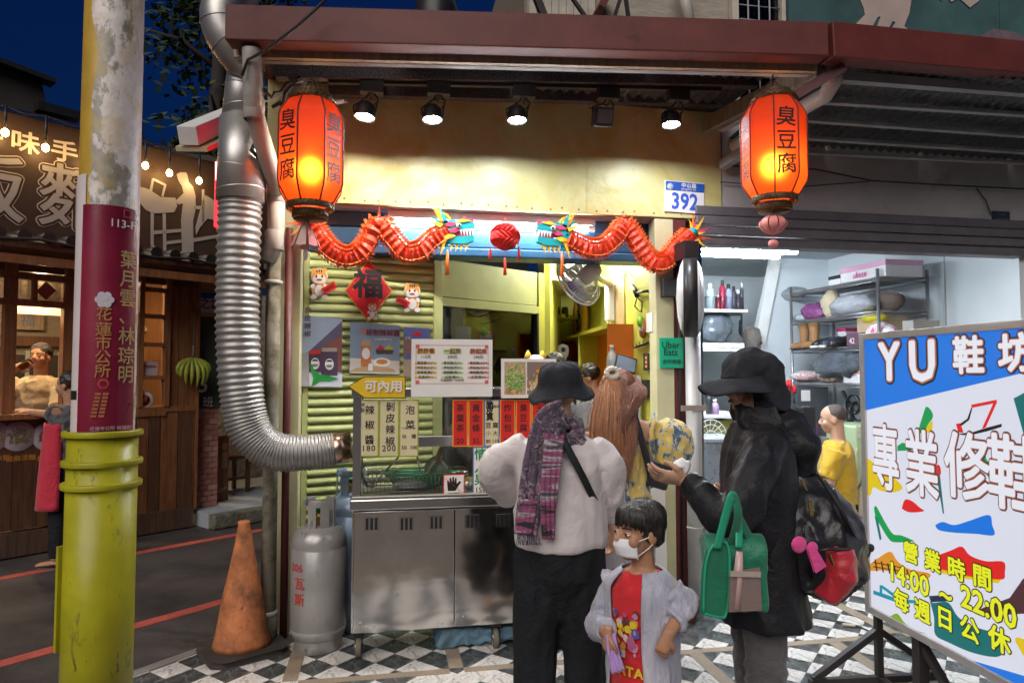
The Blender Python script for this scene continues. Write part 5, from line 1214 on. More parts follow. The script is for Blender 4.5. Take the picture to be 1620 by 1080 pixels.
def scratch(m, col):
    nt = m.node_tree; b = nt.nodes['Principled BSDF']; old = b.inputs['Base Color'].links[0].from_socket
    n = noise_tex(nt, 26, 8, .8, coords(nt, (1, 1, .35)), .5); n2 = noise_tex(nt, 3, 3, .6, coords(nt))
    f = ramp(nt, n.outputs[0], [(.575, (0, 0, 0)), (.61, (1, 1, 1))]).outputs[0]; f = mix(nt, 1, f, ramp(nt, n2.outputs[0], [(.4, (0, 0, 0)), (.6, (1, 1, 1))]).outputs[0], 'MULTIPLY')
    nt.links.new(mix(nt, f, old, col), b.inputs['Base Color'])
scratch(m_sleeve, (.1, .085, .03)); scratch(m_cone, (.05, .03, .02)); scratch(m_gas, (.2, .17, .14))
zt = at(160, 690, Y=2.63).z; R2 = R1*1.12
q = B(); q.tube([(PXc, PYc, -.03), (PXc, PYc, zt)], [R2*1.02, R2], 40); sl = q.obj('sleeve', m_sleeve, up_)
for py in (690, 738, 775):
    z = at(160, py, Y=2.6).z; q = B(); q.lathe((PXc, PYc, z-.012), [(R2, 0), (R2*1.14, .002), (R2*1.15, .012), (R2*1.14, .022), (R2, .024)], 40, cap=False); q.obj('flange_ring', m_sleeve, up_, bevel=.002)
# hinge plate on the sleeve's left
hx = at(96, 950, Y=2.7); q = B(); q.box((PXc-R2*.97, PYc-R2*.28, at(96, 955, Y=2.65).z), (.012, .04, .37), MX.Rotation(-.6, 3, 'Z')); q.obj('side_plate', m_sleeve, up_, bevel=.002)
def wrap(a0, a1, z0, z1, r, mt, nm, par, n=20):
    q = B(); q.rings([[V((PXc+r*cos(a0+(a1-a0)*k/n), PYc+r*sin(a0+(a1-a0)*k/n), z)) for k in range(n+1)] for z in (z0, z1)], False, True, False); return q.obj(nm, mt, par)
zw1, zw0 = at(125, 272, Y=2.64).z, at(125, 690, Y=2.64).z
m_wrap = M('white_wrap', (.62, .55, .54), .45, var=.08, vs=6, bump=.1, dirt=.14, dcol=(.3, .26, .25), ds=12)
wrap(pi*.78, pi*1.36, zw0, zw1, R1+.0012, m_wrap, 'white_wrap', up_)
m_not = M('notice_maroon', (.2, .012, .035), .3, var=.25, vs=2.5, bump=.05)
z1, z0 = at(170, 322, Y=2.63).z, at(170, 684, Y=2.63).z
nb = wrap(pi*1.33, pi*1.96, z0, z1, R1+.0025, m_not, 'notice', up_)
gold = P('notice_gold', (.5, .33, .12)); dimg = P('notice_dim', (.4, .19, .06))
camdir = atan2(-PYc, -PXc)
def ptext(s, ang, z, size, mt, **k):
    nn = V((cos(ang), sin(ang), 0)); text(s, V((PXc, PYc, z))+nn*(R1+.0035), Z3.cross(nn), Z_, size, mt, nb, **k)
def zpx(py): return at(190, py, Y=2.64).z
def apx(px): # angle on the shaft whose picture position is px
    best = None
    for k in range(200):
        a = pi+k*pi/200; x, y, D = proj(V((PXc+R1*cos(a), PYc+R1*sin(a), 1.6)))
        if best is None or abs(x-px) < best[0]: best = (abs(x-px), a)
    return best[1]
for ch, py in zip('葉月雲、林琮明', (409, 440, 471, 500, 532, 564, 594)): ptext(ch, apx(198), zpx(py), .068, gold, bold=.0006)
for ch, py in zip('花蓮市公所', (498, 522, 544, 566, 588)): ptext(ch, apx(163), zpx(py), .052, dimg, bold=.0006)
ptext('113-F', apx(188), zpx(352), .04, m_wcard, bold=.0006); ptext('口', apx(195), zpx(335), .04, P('notice_red', (.4, .05, .04))); ptext('花蓮市公所 祝福您', apx(178), zpx(678), .016, P('notice_lilac', (.5, .4, .5)))
nn = V((cos(apx(163)), sin(apx(163)), 0)); cpt = V((PXc, PYc, zpx(474)))+nn*(R1+.0035)
q = B()
for k in range(7):
    a = k*2*pi/6 if k < 6 else 0; rr_ = .018 if k < 6 else 0
    q.lathe(cpt+Z3.cross(nn)*rr_*cos(a)+Z3*rr_*sin(a)+nn*.0003*k, [(.013, 0), (.001, .0006)], 10, nn, smooth=False)
q.obj('flower_emblem', P('emblem_pale', (.55, .5, .55)), nb)
q = B()
for k in range(2):
    for j in range(7): q.box(cpt+Z3.cross(nn)*(-.012+.024*k-.002*j)+Z3*(-.335-.013*j), (.018, .002, .009), MX.Rotation(apx(163)+pi/2+.0, 3, 'Z'))
q.obj('firecracker_print', P('notice_brown', (.36, .12, .05)), nb)
nn = V((cos(apx(165)), sin(apx(165)), 0)); q = B(); q.lathe(V((PXc, PYc, zpx(607)))+nn*(R1+.003), [(.02, 0), (.012, .001)], 6, nn, cap=False); q.obj('hexagon_print', P('notice_red', (.4, .05, .04)), nb)
for z, a0, a1 in ((zpx(625), pi*.9, pi*1.31),): wrap(a0, a1, z-.016, z+.016, R1+.002, m_black, 'tape_band', up_)
# ================================================================== shoe repair shop
ss = thing('shoe_shop', 'pale blue shoe repair room open to the street under a grey shutter box', 'building', (3.4, 4.35, 0))
def sb(a, b_, nm, mt, par=None, **k):
    q = B(); q.bb(a, b_); return q.obj(nm, mt, par or ss, **k)
m_plast = M('grey_plaster', (.36, .35, .34), .85, var=.12, vs=3, bump=.25, bs=30, dirt=.35, dcol=(.17, .16, .15), ds=2.5)
m_palew = M('pale_wall', (.68, .73, .76), .6, var=.05, vs=2, bump=.06, dirt=.12, dcol=(.45, .47, .48), ds=3)
m_lintel = M('shutter_box_grey', (.17, .16, .17), .5, .4, var=.15, dirt=.3, dcol=(.07, .065, .065), ds=5)
zl = at(1300, 394, Y=4.3).z
sb((2.27, 4.3, zl+.27), (6.2, 4.36, 3.25), 'upper_wall', m_plast)
for k, (dz, hh, dy) in enumerate(((.2, .066, .02), (.135, .06, .035), (.07, .06, .02), (0, .066, .0))): sb((2.06, 4.3-dy, zl+dz), (6.2, 4.42, zl+dz+hh), 'shutter_box', m_lintel, bevel=.008)
sb((1.91, 4.31, -.01), (2.0, 4.4, 2.58), 'dark_red_post', m_maroon, bevel=.004)
sb((2.06, 4.42, 0), (2.1, 6.0, 2.8), 'inner_wall', m_palew); sb((2.0, 4.405, 0), (2.06, 4.42, 2.6), 'jamb', m_steel)
XR, YB, ZC = 4.72, 6.62, 2.76
sb((XR, 4.36, 0), (XR+.08, YB+.1, ZC+.04), 'inner_wall', m_palew)
for yy in (5.05,): sb((XR-.006, yy, 0), (XR-.001, yy+.012, ZC), 'wall_seam', m_plast)
# back wall with slanted edge, deeper recess at the left
e0, e1 = at(1224, 408, Y=YB), at(1188, 560, Y=YB)
q = B(); q.prism([(e0.x, e0.z+.05), (XR, e0.z+.05), (XR, 0), (e1.x-.3, 0), (e1.x, e1.z)], -.06, (0, YB, 0), (1, 0, 0), (0, 0, 1)); q.obj('inner_wall', m_palew, ss)
q = B(); q.bar((e0.x, YB-.03, e0.z), (e1.x-.14, YB-.03, .9), .12, .05, up=(0, 1, 0)); q.obj('slanted_trim', m_white, ss)
sb((2.0, 8.0, 0), (6.4, 8.1, 2.9), 'inner_wall', m_palew); sb((2.06, 6.0, 0), (2.1, 8.0, 2.8), 'inner_wall', m_palew)
for i in range(4):
    for j in range(5):
        x0 = 2.1+i*.66; y0 = 4.45+j*.72; sb((x0, y0, ZC+.002), (x0+.652, y0+.712, ZC+.02), 'ceiling_panel', M('ceiling_panel', (.45, .5, .53), .8, var=.25, vs=60, bump=.3, bs=50))
sb((2.06, 4.4, ZC+.022), (XR, 8.0, ZC+.06), 'ceiling_slab', m_palew)
for k, (pa_, pb2, y) in enumerate((((1105, 402), (1232, 406), 5.3), ((1110, 393), (1260, 391), 4.75))):
    a, c = at(*pa_, Y=y), at(*pb2, Y=y); t = thing('tube_lamp', ('lit ceiling tube in the shoe room nearer the slanted wall' if k == 0 else 'lit ceiling tube just behind the grey shutter box'), 'lamp', (a.x, y, a.z), 'fluorescent tubes')
    zt_ = a.z
    q = B(); q.cyl((2.13, y, zt_), (c.x, y, zt_), .018, 10); q.obj('tube', EM('shoe_tube', (.82, .91, 1), 230), t); q = B(); q.bb((2.12, y-.05, zt_+.022), (c.x+.05, y+.05, zt_+.06)); q.obj('housing', m_white, t)
    q = B(); q.cyl((c.x-.2, y, zt_+.05), (c.x-.2, y, ZC), .006, 6); q.cyl((2.3, y, zt_+.05), (2.3, y, ZC), .006, 6); q.obj('hanger', m_steel, t)
# number plate 390
p = at(1584, 347, Y=4.29); t = thing('house_number', 'dark number plate reading 390 on the grey plaster wall', 'plate', p)
sb((p.x-.075, 4.288, p.z-.06), (p.x+.075, 4.298, p.z+.06), 'plate', P('plate_dark', (.03, .035, .055)), t); text('390', (p.x+.01, 4.288, p.z-.02), X_, Z_, .07, P('plate_digits', (.13, .13, .16)), t); text('中山路', (p.x, 4.288, p.z+.035), X_, Z_, .022, P('plate_digits', (.13, .13, .16)), t)
q = B(); q.tube([at(1545, 298, Y=4.28), at(1560, 318, Y=4.28), at(1568, 340, Y=4.28)], .004, 6); q.obj('cable', m_cable, t)
# pillar group: grey down pipe, electric conduit, brackets, delivery plate, round sign
t = thing('down_pipe', 'grey round down pipe strapped to the dark red post', 'pipe', (2.0, 4.2, 0)); xp = at(1098, 700, Y=4.22).x
q = B(); q.cyl((xp, 4.22, .0), (xp, 4.22, at(1098, 525, Y=4.22).z), .05, 20); q.obj('tube', M('grey_down_pipe', (.4, .4, .4), .5, .2, var=.15, vs=4, dirt=.3, dcol=(.22, .19, .16), ds=5), t)
zz = at(1085, 645, Y=4.2).z; q = B(); q.bb((xp-.11, 4.16, zz-.018), (xp+.06, 4.175, zz+.018)); q.obj('strap', M('rust_strap', (.4, .33, .28), .5, .6, dirt=.35, dcol=(.2, .08, .03)), t)
q = B(); q.lathe((xp, 4.22, at(1098, 835, Y=4.22).z), [(.05, 0), (.053, .003), (.053, .01), (.05, .013)], 20, cap=False); q.obj('joint', m_pvc, t)
t = thing('conduit', 'pair of thin dark cables running down beside the grey pipe', 'cable', (xp-.07, 4.24, 0)); q = B()
for dx in (-.062, -.052): q.tube([(xp+dx, 4.3, 0.1), (xp+dx, 4.3, 2.5)], .005, 6)
q.obj('cables', m_cable, t)
t = thing('dark_steel_jamb', 'grey steel jamb between the down pipe and the shoe room', 'jamb', (xp+.08, 4.3, 0)); sb((xp+.06, 4.28, 0), (xp+.1, 4.38, 2.5), 'strip', m_steel, t)
a, c = at(1044, 534, Y=4.28), at(1082, 582, Y=4.28); t = thing('delivery_plate', 'green food delivery plate on the cream pillar', 'plate', ((a.x+c.x)/2, 4.28, c.z))
sb((a.x, 4.284, c.z), (c.x, 4.293, a.z), 'plate', P('delivery_green', (.01, .36, .19), .3), t, bevel=.002)
m = V(((a.x+c.x)/2, 4.283, (a.z+c.z)/2)); text('Uber', m+V((-.008, 0, .052)), X_, Z_, .062, ink, t); text('Eats', m+V((-.008, 0, .003)), X_, Z_, .062, ink, t, bold=.0006); text('合作商家', m+V((0, 0, -.06)), X_, Z_, .034, ink, t)
t = thing('meter_box', 'small black box on the pillar above the green plate', 'box', at(1056, 470, Y=4.28)); a, c = at(1046, 441, Y=4.28), at(1068, 470, Y=4.28); sb((a.x, 4.24, c.z), (c.x, 4.298, a.z), 'case', m_black, t, bevel=.004)
t = thing('round_sign', 'round white double faced sign with thick black rim seen edge on', 'sign', at(1093, 470, Y=4.05)); c = at(1092, 471, Y=4.03); ax = V((.91, -.42, 0)).normalized()
q = B(); q.lathe(c, [(.235, -.042), (.25, -.042), (.25, .042), (.235, .042)], 40, ax, cap=False); q.obj('rim', m_black, t)
for s_, nm in ((-1, 'face'), (1, 'face')):
    q = B(); q.lathe(c, [(.247, .040*s_), (.2, .062*s_), (.12, .08*s_), (.001, .088*s_)], 40, ax); q.obj(nm, M('sign_white_face', (.66, .68, .7), .3, var=.06), t)
q = B()
for k in range(5): q.ball(c-ax*(.066)+V((0, -.13+.02*k, -.12+.055*k)), (.004, .02, .022), 8, 6)
q.obj('face_mark', ink, t)
q = B(); q.bb((c.x-.05, 4.0, c.z+.245), (c.x+.05, 4.3, c.z+.36)); q.obj('bracket', m_black, t, bevel=.003)
# brown pot on the floor by the pillar
p = at(1087, 935, Y=4.05); p.z = 0; t = thing('flower_pot', 'small brown pot with dead stems at the foot of the pillar', 'pot', p)
q = B(); q.lathe(p, [(.05, 0), (.065, .09), (.072, .1), (.07, .11), (.06, .1)], 16); q.obj('pot', M('terracotta', (.33, .13, .06), .8, dirt=.3), t)
q = B()
for k in range(12): a = k*2.4; q.tube([p+V((0, 0, .08)), p+V((.04*cos(a), .04*sin(a), .16)), p+V((.1*cos(a), .07*sin(a), .1+.02*(k % 4)))], [.004, .003, .001], 4)
q.obj('stems', m_moss, t)
# wire rack
rk = thing('wire_rack', 'chrome wire shelving rack against the right wall of the shoe room', 'rack', (4.3, 5.7, 0))
RX0, RX1, RY0, RY1 = 4.1, 4.58, 5.1, 6.36; RZ = [2.35, 2.06, 1.77, 1.44, .5]
m_rack = M('rack_chrome', (.32, .31, .32), .35, .8, var=.2, dirt=.3, dcol=(.12, .1, .1))
for x in (RX0, RX1):
    for y in (RY0, RY1): q = B(); q.cyl((x, y, 0), (x, y, 2.42), .014, 10); q.obj('post', m_rack, rk)
for z in RZ:
    q = B()
    for dz in (0, -.032):
        q.tube([(RX0, RY0, z+dz), (RX0, RY1, z+dz), (RX1, RY1, z+dz), (RX1, RY0, z+dz), (RX0, RY0, z+dz)], .005, 6)
    n = 40
    for k in range(n):
        y = RY0+(RY1-RY0)*(k+.5)/n; q.tube([(RX0, y, z), (RX1, y, z)], .0025, 4)
        q.tube([(RX0, y-.012, z), (RX0, y+.003, z-.032), (RX0, y+.016, z)], .002, 4)
    q.obj('shelf', m_rack, rk)
def rkp(px, py=None, x=4.12): return at(px, py or 600, X=x)
def rbx(name, lab, cat, px0, px1, z, h, mt, x0=4.14, x1=4.5, lid=None, group=None, txt=None):
    y1, y0 = rkp(px0).y, rkp(px1).y; t = thing(name, lab, cat, ((x0+x1)/2, (y0+y1)/2, z), group)
    sb((x0, y0, z+.005), (x1, y1, z+h), 'carton', mt, t, bevel=.004)
    if lid: sb((x0-.006, y0-.006, z+h*.7), (x1+.006, y1+.006, z+h+.006), 'lid', lid, t, bevel=.003)
    if txt: text(txt[0], ((x0-.007), (y0+y1)/2+.02, z+h*.4), (0, -1, 0), Z_, h*.6, txt[1], t)
    return t
m_box = M('shoe_box_white', (.66, .63, .64), .6, var=.06)
m_pkl = P('box_pink', (.55, .3, .42))
t = rbx('shoe_box', 'white and pink shoe box on the top shelf with magenta script', 'box', 1330, 1402, RZ[0], .14, m_box, lid=m_pkl, txt=('ulisse', P('magenta_ink', (.6, .03, .25))))
rbx('shoe_box', 'low white box with dark lid at the left on the top shelf', 'box', 1312, 1329, RZ[0], .09, m_box, lid=m_black)
rbx('shoe_box', 'brown carton standing on the third shelf', 'box', 1345, 1378, RZ[2], .26, M('kraft', (.42, .3, .19), .8), x0=4.2)
rbx('shoe_box', 'dark purple box with white label on the third shelf front', 'box', 1347, 1372, RZ[2], .12, P('box_plum', (.1, .04, .07)), x0=4.08, x1=4.19, txt=('42', m_wcard))
rbx('shoe_box', 'grey box beside a brown case on the third shelf at right', 'box', 1408, 1425, RZ[2]+.0, .2, P('box_grey', (.3, .29, .27)), x0=4.25)
rbx('shoe_box', 'white box with red band on the lowest visible shelf', 'box', 1331, 1358, RZ[3], .13, m_box, lid=P('box_redband', (.55, .2, .14)))
def lump(name, lab, cat, c, r, mt, amp=.35, fr=9, extra=None, group=None, pname='body'):
    t = thing(name, lab, cat, (c[0], c[1], c[2]-r[2]), group); q = B(); c = V(c); q.ball(c, (r[0], r[1], r[2]), 28, 18)
    k = min(r); q.v = [p+(p-c).normalized()*amp*k*(NZ.noise(p*fr)+.6*NZ.noise(p*fr*2.7)) for p in q.v]
    q.v = [V((p.x, p.y, max(p.z, c.z-r[2]*.93))) for p in q.v]; q.obj(pname, mt, t); return t
def rl(name, lab, cat, px, z, r, mt, x=4.25, **k):
    p = rkp(px, x=x); return lump(name, lab, cat, (x, p.y, z+r[2]), r, mt, **k)
m_clear = M('clear_bag', (.6, .62, .68), .2, trans=.35, var=.1, bump=.6, bs=30, dist=.02)
rl('plastic_bag', 'crumpled purple plastic bag on the second shelf', 'bag', 1290, RZ[1], (.1, .15, .09), M('purple_film', (.2, .05, .17), .3, bump=.6, bs=30, dist=.02))
rl('paper_bag', 'cream cloth bag standing up on the second shelf', 'bag', 1318, RZ[1], (.08, .1, .15), cloth('cream_cloth', (.52, .43, .29)))
rl('plastic_bag', 'long clear plastic bag of white shoes on the second shelf', 'bag', 1352, RZ[1], (.14, .3, .1), m_clear)
rl('plastic_bag', 'small white bag at the left end of the second shelf', 'bag', 1270, RZ[1], (.08, .1, .045), m_clear)
rl('plastic_bag', 'bright yellow plastic bag on the third shelf near the post', 'bag', 1387, RZ[2]+.2, (.09, .12, .05), M('yellow_film', (.68, .6, .02), .35, bump=.5, bs=30))
rl('plastic_bag', 'pink and white striped shopping bag on the third shelf', 'bag', 1397, RZ[2], (.1, .17, .1), cloth('striped_bag', (.6, .1, .25), stops=[(.45, (.62, .08, .2)), (.5, (.7, .68, .7))], ps=9, st=(1, 3.2, .2)), amp=.2, x=4.2)
rl('clothing_heap', 'heap of black and grey clothes on the fourth shelf', 'clothes', 1340, RZ[3]+.03, (.2, .42, .15), cloth('dark_heap', (.035, .04, .05), stops=[(.35, (.02, .02, .025)), (.65, (.07, .085, .11))], ps=7), amp=.5, fr=7)
rl('paper_stack', 'white papers and striped cloth at the left of the fourth shelf', 'papers', 1277, RZ[3], (.16, .16, .06), cloth('papers', (.6, .58, .56), stops=[(.4, (.66, .66, .66)), (.55, (.5, .2, .2)), (.6, (.66, .64, .64))], ps=11), amp=.4)
rl('plastic_bag', 'grey rolled umbrella bag hanging over the top shelf end', 'bag', 1258, RZ[0]-.05, (.1, .2, .07), M('grey_nylon', (.3, .32, .33), .4, bump=.5, bs=20), amp=.4)
rl('cloth_roll', 'brown cloth roll at the back of the second shelf', 'cloth', 1400, RZ[1], (.1, .25, .11), cloth('brown_roll', (.1, .07, .055)), x=4.42, amp=.2)
rl('clutter', 'small orange and grey shoe parts on the fourth shelf', 'shoe parts', 1317, RZ[3], (.1, .17, .05), cloth('parts_mix', (.4, .3, .2), stops=[(.4, (.12, .1, .12)), (.5, (.5, .28, .12)), (.62, (.4, .42, .5))], ps=20), amp=.5)
# boots and shoes
def boot(px, lab, mt):
    p = rkp(px, x=4.2); o = V((4.2, p.y, RZ[2]+.005)); t = thing('boot', lab, 'boot', o, 'brown boots on the third shelf')
    q = B(); q.tube([o+V((0, 0, .02)), o+V((0, 0, .1)), o+V((0, .0, .2)), o+V((0, .015, .26))], [.045, .04, .05, .055], 14); q.obj('shaft', mt, t)
    q = B(); q.tube([o+V((.03, 0, .035)), o+V((-.06, 0, .035)), o+V((-.12, 0, .028)), o+V((-.15, 0, .02))], [.045, .042, .035, .012], 12, flat=.8); q.obj('foot', mt, t)
    q = B(); q.bb((o.x-.15, o.y-.04, o.z), (o.x+.06, o.y+.04, o.z+.012)); q.obj('sole', m_black, t, bevel=.005)
m_bt = M('tan_suede', (.3, .15, .06), .8, var=.2)
boot(1274, 'left tan suede boot on the third shelf', m_bt); boot(1290, 'right tan suede boot on the third shelf', m_bt)
def shoe(px, z, lab, mt, x=4.18, white=True):
    p = rkp(px, x=x); o = V((x, p.y, z+.005)); t = thing('shoe', lab, 'shoe', o, 'shoes on the rack')
    q = B(); q.tube([o+V((.1, 0, .06)), o+V((.05, 0, .07)), o+V((-.03, 0, .05)), o+V((-.1, 0, .035)), o+V((-.14, 0, .03))], [.035, .042, .042, .04, .02], 12); q.obj('upper', mt, t)
    q = B(); q.bb((o.x-.15, o.y-.045, o.z), (o.x+.13, o.y+.045, o.z+.022)); q.obj('sole', m_wcard if white else m_black, t, bevel=.008)
shoe(1308, RZ[2], 'black sneaker with white sole beside the boots', m_black); shoe(1322, RZ[2], 'dark sneaker at the middle of the third shelf', P('navy_shoe', (.03, .035, .06))); shoe(1335, RZ[2], 'dark loafer at the right end of the sneakers', m_black, white=False)
t = rbx('shoe_box', 'white lidded box under the sneakers with dotted tag', 'box', 1300, 1312, RZ[2]+.1, .09, m_box, x0=4.3, lid=P('box_crimson', (.4, .03, .12)))
# corner shelves with bottles at the left
for k, (py, lab, items) in enumerate(((489, 'upper white corner shelf with spray cans', 1), (551, 'lower white corner shelf holding a clear case', 0))):
    a = at(1115, py, Y=6.4); c = at(1180, py, Y=6.4); t = thing('corner_shelf', lab, 'shelf', (a.x, 6.5, a.z)); sb((2.1, 6.35, a.z-.03), (c.x, 6.75, a.z), 'board', m_white, t, bevel=.003)
zs1 = at(1115, 488, Y=6.4).z; zs2 = at(1115, 550, Y=6.4).z
for px, r, h, cc, lab in ((1124, .045, .26, (.35, .42, .42), 'clear bottle at the left end of the upper corner shelf'), (1136, .028, .14, (.2, .02, .03), 'short red can on the upper corner shelf'), (1143, .033, .3, (.28, .02, .05), 'tall red spray can on the upper corner shelf'), (1153, .036, .26, (.25, .26, .35), 'grey blue spray can on the upper corner shelf'), (1161, .03, .24, (.05, .05, .06), 'black can beside the grey blue spray can'), (1168, .033, .2, (.06, .05, .06), 'dark can second from the right on the corner shelf'), (1174, .018, .28, (.03, .03, .04), 'thin black bottle at the right end of the corner shelf')):
    p = at(px, 488, Y=6.45); p.z = zs1; t = thing('spray_can' if r < .04 else 'bottle', lab, 'can' if r < .04 else 'bottle', p, 'cans on the corner shelf')
    q = B(); q.lathe(p, [(r*.95, 0), (r, .005), (r, h*.72), (r*.6, h*.8), (r*.55, h*.82)], 14); q.obj('body', P('can_%d' % px, cc, .3), t); q = B(); q.lathe(p+V((0, 0, h*.82)), [(r*.5, 0), (r*.5, h*.17), (r*.4, h*.18)], 12); q.obj('cap', m_black if px % 2 else m_white, t)
p = at(1139, 549, Y=6.5); p.z = zs2; t = thing('display_case', 'clear plastic case with a grey bag inside on the lower corner shelf', 'case', p); sb((p.x-.24, 6.4, zs2+.01), (p.x+.2, 6.7, zs2+.52), 'clear_case', glass('clear_case', .05, (.85, .88, .9)), t); sb((p.x-.25, 6.39, zs2+.0), (p.x+.21, 6.71, zs2+.05), 'base', m_white, t)
lump('handbag', 'grey shiny handbag inside the clear case', 'bag', (p.x-.02, 6.55, zs2+.22), (.17, .1, .17), M('grey_satin', (.3, .33, .36), .3, .3, bump=.3, bs=15), .3)
lump('handbag', 'dark stuffed bag behind the black hat on the corner shelf', 'bag', (p.x+.36, 6.5, zs2+.08), (.11, .1, .15), cloth('taupe_bag', (.1, .085, .07)), .4)
# work tables and machines seen past the black coat
t = thing('work_table', 'white work table in the left of the shoe room', 'table', (2.5, 5.9, 0)); zt2 = at(1130, 655, Y=5.6).z
sb((2.12, 5.5, zt2-.03), (3.2, 6.2, zt2), 'top', m_white, t, bevel=.003)
for x in (2.16, 3.14):
    for y in (5.54, 6.14): sb((x, y, 0), (x+.04, y+.04, zt2-.032), 'leg', m_steel, t)
t = thing('cabinet', 'olive cabinet under the white work table', 'cabinet', (2.6, 5.8, 0)); sb((2.45, 5.55, .05), (3.0, 6.1, zt2-.05), 'body', P('olive_cabinet', (.25, .24, .06)), t); sb((2.46, 5.54, .1), (2.72, 5.548, zt2-.1), 'door', P('olive_door', (.3, .28, .08)), t)
t = thing('fan', 'white floor fan guard standing left under the table', 'fan', (2.2, 5.3, .0)); c = at(1122, 690, Y=5.3); q = B()
for k in range(16): a = k*pi/8; q.tube([c, c+V((.14*cos(a), -.03, .14*sin(a)))], .003, 4)
for r in (.05, .1, .14): q.tube([c+V((r*cos(k*pi/12), -.03, r*sin(k*pi/12))) for k in range(25)], .004, 5)
q.obj('guard', m_white, t); q = B(); q.cyl(c, (c.x, c.y, 0), .02, 10); q.obj('stand', m_white, t)
t = thing('storage_bin', 'translucent grey storage bin behind the outstretched hand', 'bin', (2.3, 4.9, 0)); a, c = at(1117, 700, Y=4.9), at(1150, 760, Y=4.9); sb((a.x, 4.9, .3), (c.x+.15, 5.3, a.z), 'body', M('frost_bin', (.32, .36, .4), .3, trans=.2), t, bevel=.015); sb((a.x-.01, 4.89, a.z), (c.x+.16, 5.31, a.z+.03), 'lid', M('frost_lid', (.4, .44, .48), .3), t, bevel=.006)
sb((a.x, 4.95, 0), (c.x+.12, 5.25, .298), 'base', m_black, t)
for px, py, r, h, mt, nm, lab in ((1122, 652, .03, .16, m_black, 'bottle', 'small black bottle on the white work table'), (1131, 650, .035, .1, P('lilac_pot', (.45, .3, .5)), 'pot', 'small lilac pot on the white work table')):
    p = at(px, py, Y=5.6); p.z = zt2; t = thing(nm, lab, nm, p); q = B(); q.lathe(p, [(r, 0), (r, h*.8), (r*.6, h), (.001, h)], 12); q.obj('body', mt, t); q = B(); q.lathe(p+V((0, 0, h)), [(r*.5, 0), (r*.5, .03), (.001, .03)], 10); q.obj('cap', m_white, t)
t = thing('tool_wall', 'dark cabinet with white paper under the wire rack', 'cabinet', (3.9, 6.3, 0)); a, c = at(1262, 612, Y=6.1), at(1312, 700, Y=6.1); sb((a.x, 6.1, .3), (c.x, 6.4, a.z), 'body', P('dark_board', (.06, .065, .075)), t); a2, c2 = at(1268, 617, Y=6.09), at(1282, 634, Y=6.09); sb((a2.x, 6.09, c2.z), (c2.x, 6.098, a2.z), 'paper', m_wcard, t)
t = thing('grinder', 'grey shoe grinding machine with black wheels behind the seated man', 'machine', (4.35, 5.8, .6)); sb((4.0, 5.2, .45), (4.6, 6.2, .9), 'body', P('machine_grey', (.22, .22, .21)), t, bevel=.02)
for px, py in ((1357, 650), (1350, 640)):
    c = at(px, py, X=4.1); q = B(); q.lathe(c, [(.08, -.015), (.09, -.015), (.09, .015), (.08, .015)], 20, (1, 0, 0), cap=False); q.bar(c-V((0, .08, 0)), c+V((0, .08, 0)), .012); q.obj('wheel', m_black, t)
c = at(1345, 640, X=4.15); q = B(); q.bar(c, c+V((0, -.2, .05)), .03); q.bar(c, c+V((0, .1, .12)), .025); q.cyl(c+V((0, 0, -.3)), c, .03, 10); q.obj('arm', m_blackm, t)
t = thing('work_bench', 'cluttered low bench in front of the seated man', 'bench', (3.2, 5.6, 0)); zb_ = at(1270, 690, Y=5.6).z; sb((2.9, 5.45, zb_-.04), (3.9, 6.0, zb_), 'top', P('bench_grey', (.25, .25, .24)), t)
for x in (2.93, 3.84):
    for y in (5.48, 5.94): sb((x, y, 0), (x+.04, y+.04, zb_-.042), 'leg', m_blackm, t)
for k, (px, cc, nm, lab) in enumerate(((1262, (.62, .6, .6), 'paper_stack', 'white leaflets lying on the low bench'), (1276, (.3, .08, .25), 'magazine', 'magenta magazine standing on the low bench'))):
    p = at(px, 695, Y=5.6); p.z = zb_; t = thing(nm, lab, 'papers', p); q = B(); q.box(p+V((0, 0, .03+.03*k)), (.18, .1, .05+.06*k), MX.Rotation(.3, 3, 'Z')); q.obj('sheets', P('paper_%d' % k, cc), t)
p = at(1277, 660, Y=5.55); t = thing('tool_pot', 'dark square tool pot on the low bench', 'pot', p); sb((p.x-.07, 5.5, zb_), (p.x+.05, 5.62, zb_+.26), 'body', m_blackm, t, bevel=.004); sb((p.x-.065, 5.505, zb_+.261), (p.x+.045, 5.615, zb_+.27), 'rim', m_steel, t)
p = at(1249, 612, Y=5.9); t = thing('screwdriver_set', 'bunch of red handled tools hanging beside the rack post', 'tools', p)
for k in range(9):
    dx, dz = R.uniform(-.07, .07), R.uniform(-.04, .04); q = B(); o = p+V((dx, R.uniform(-.03, .03), dz)); q.tube([o+V((0, 0, .03)), o+V((.0, 0, -.04))], .016, 8); q.obj('handle', P('tool_red', (.5, .02, .02)), t); q = B(); q.tube([o+V((0, 0, -.04)), o+V((R.uniform(-.02, .02), 0, -.14))], .006, 6); q.obj('shank', m_blackm, t)
t = thing('bench_cloth', 'pale green cloth on a box at the shop right', 'cloth', at(1350, 700, Y=5.0)); c = at(1358, 690, Y=5.2); sb((c.x-.1, 5.1, .2), (c.x+.4, 5.5, c.z+.1), 'box', P('palegreen_box', (.4, .5, .3)), t, bevel=.02); sb((c.x-.1, 5.095, c.z+.0), (c.x+.4, 5.099, c.z+.09), 'cloth', cloth('palegreen', (.5, .58, .42)), t)
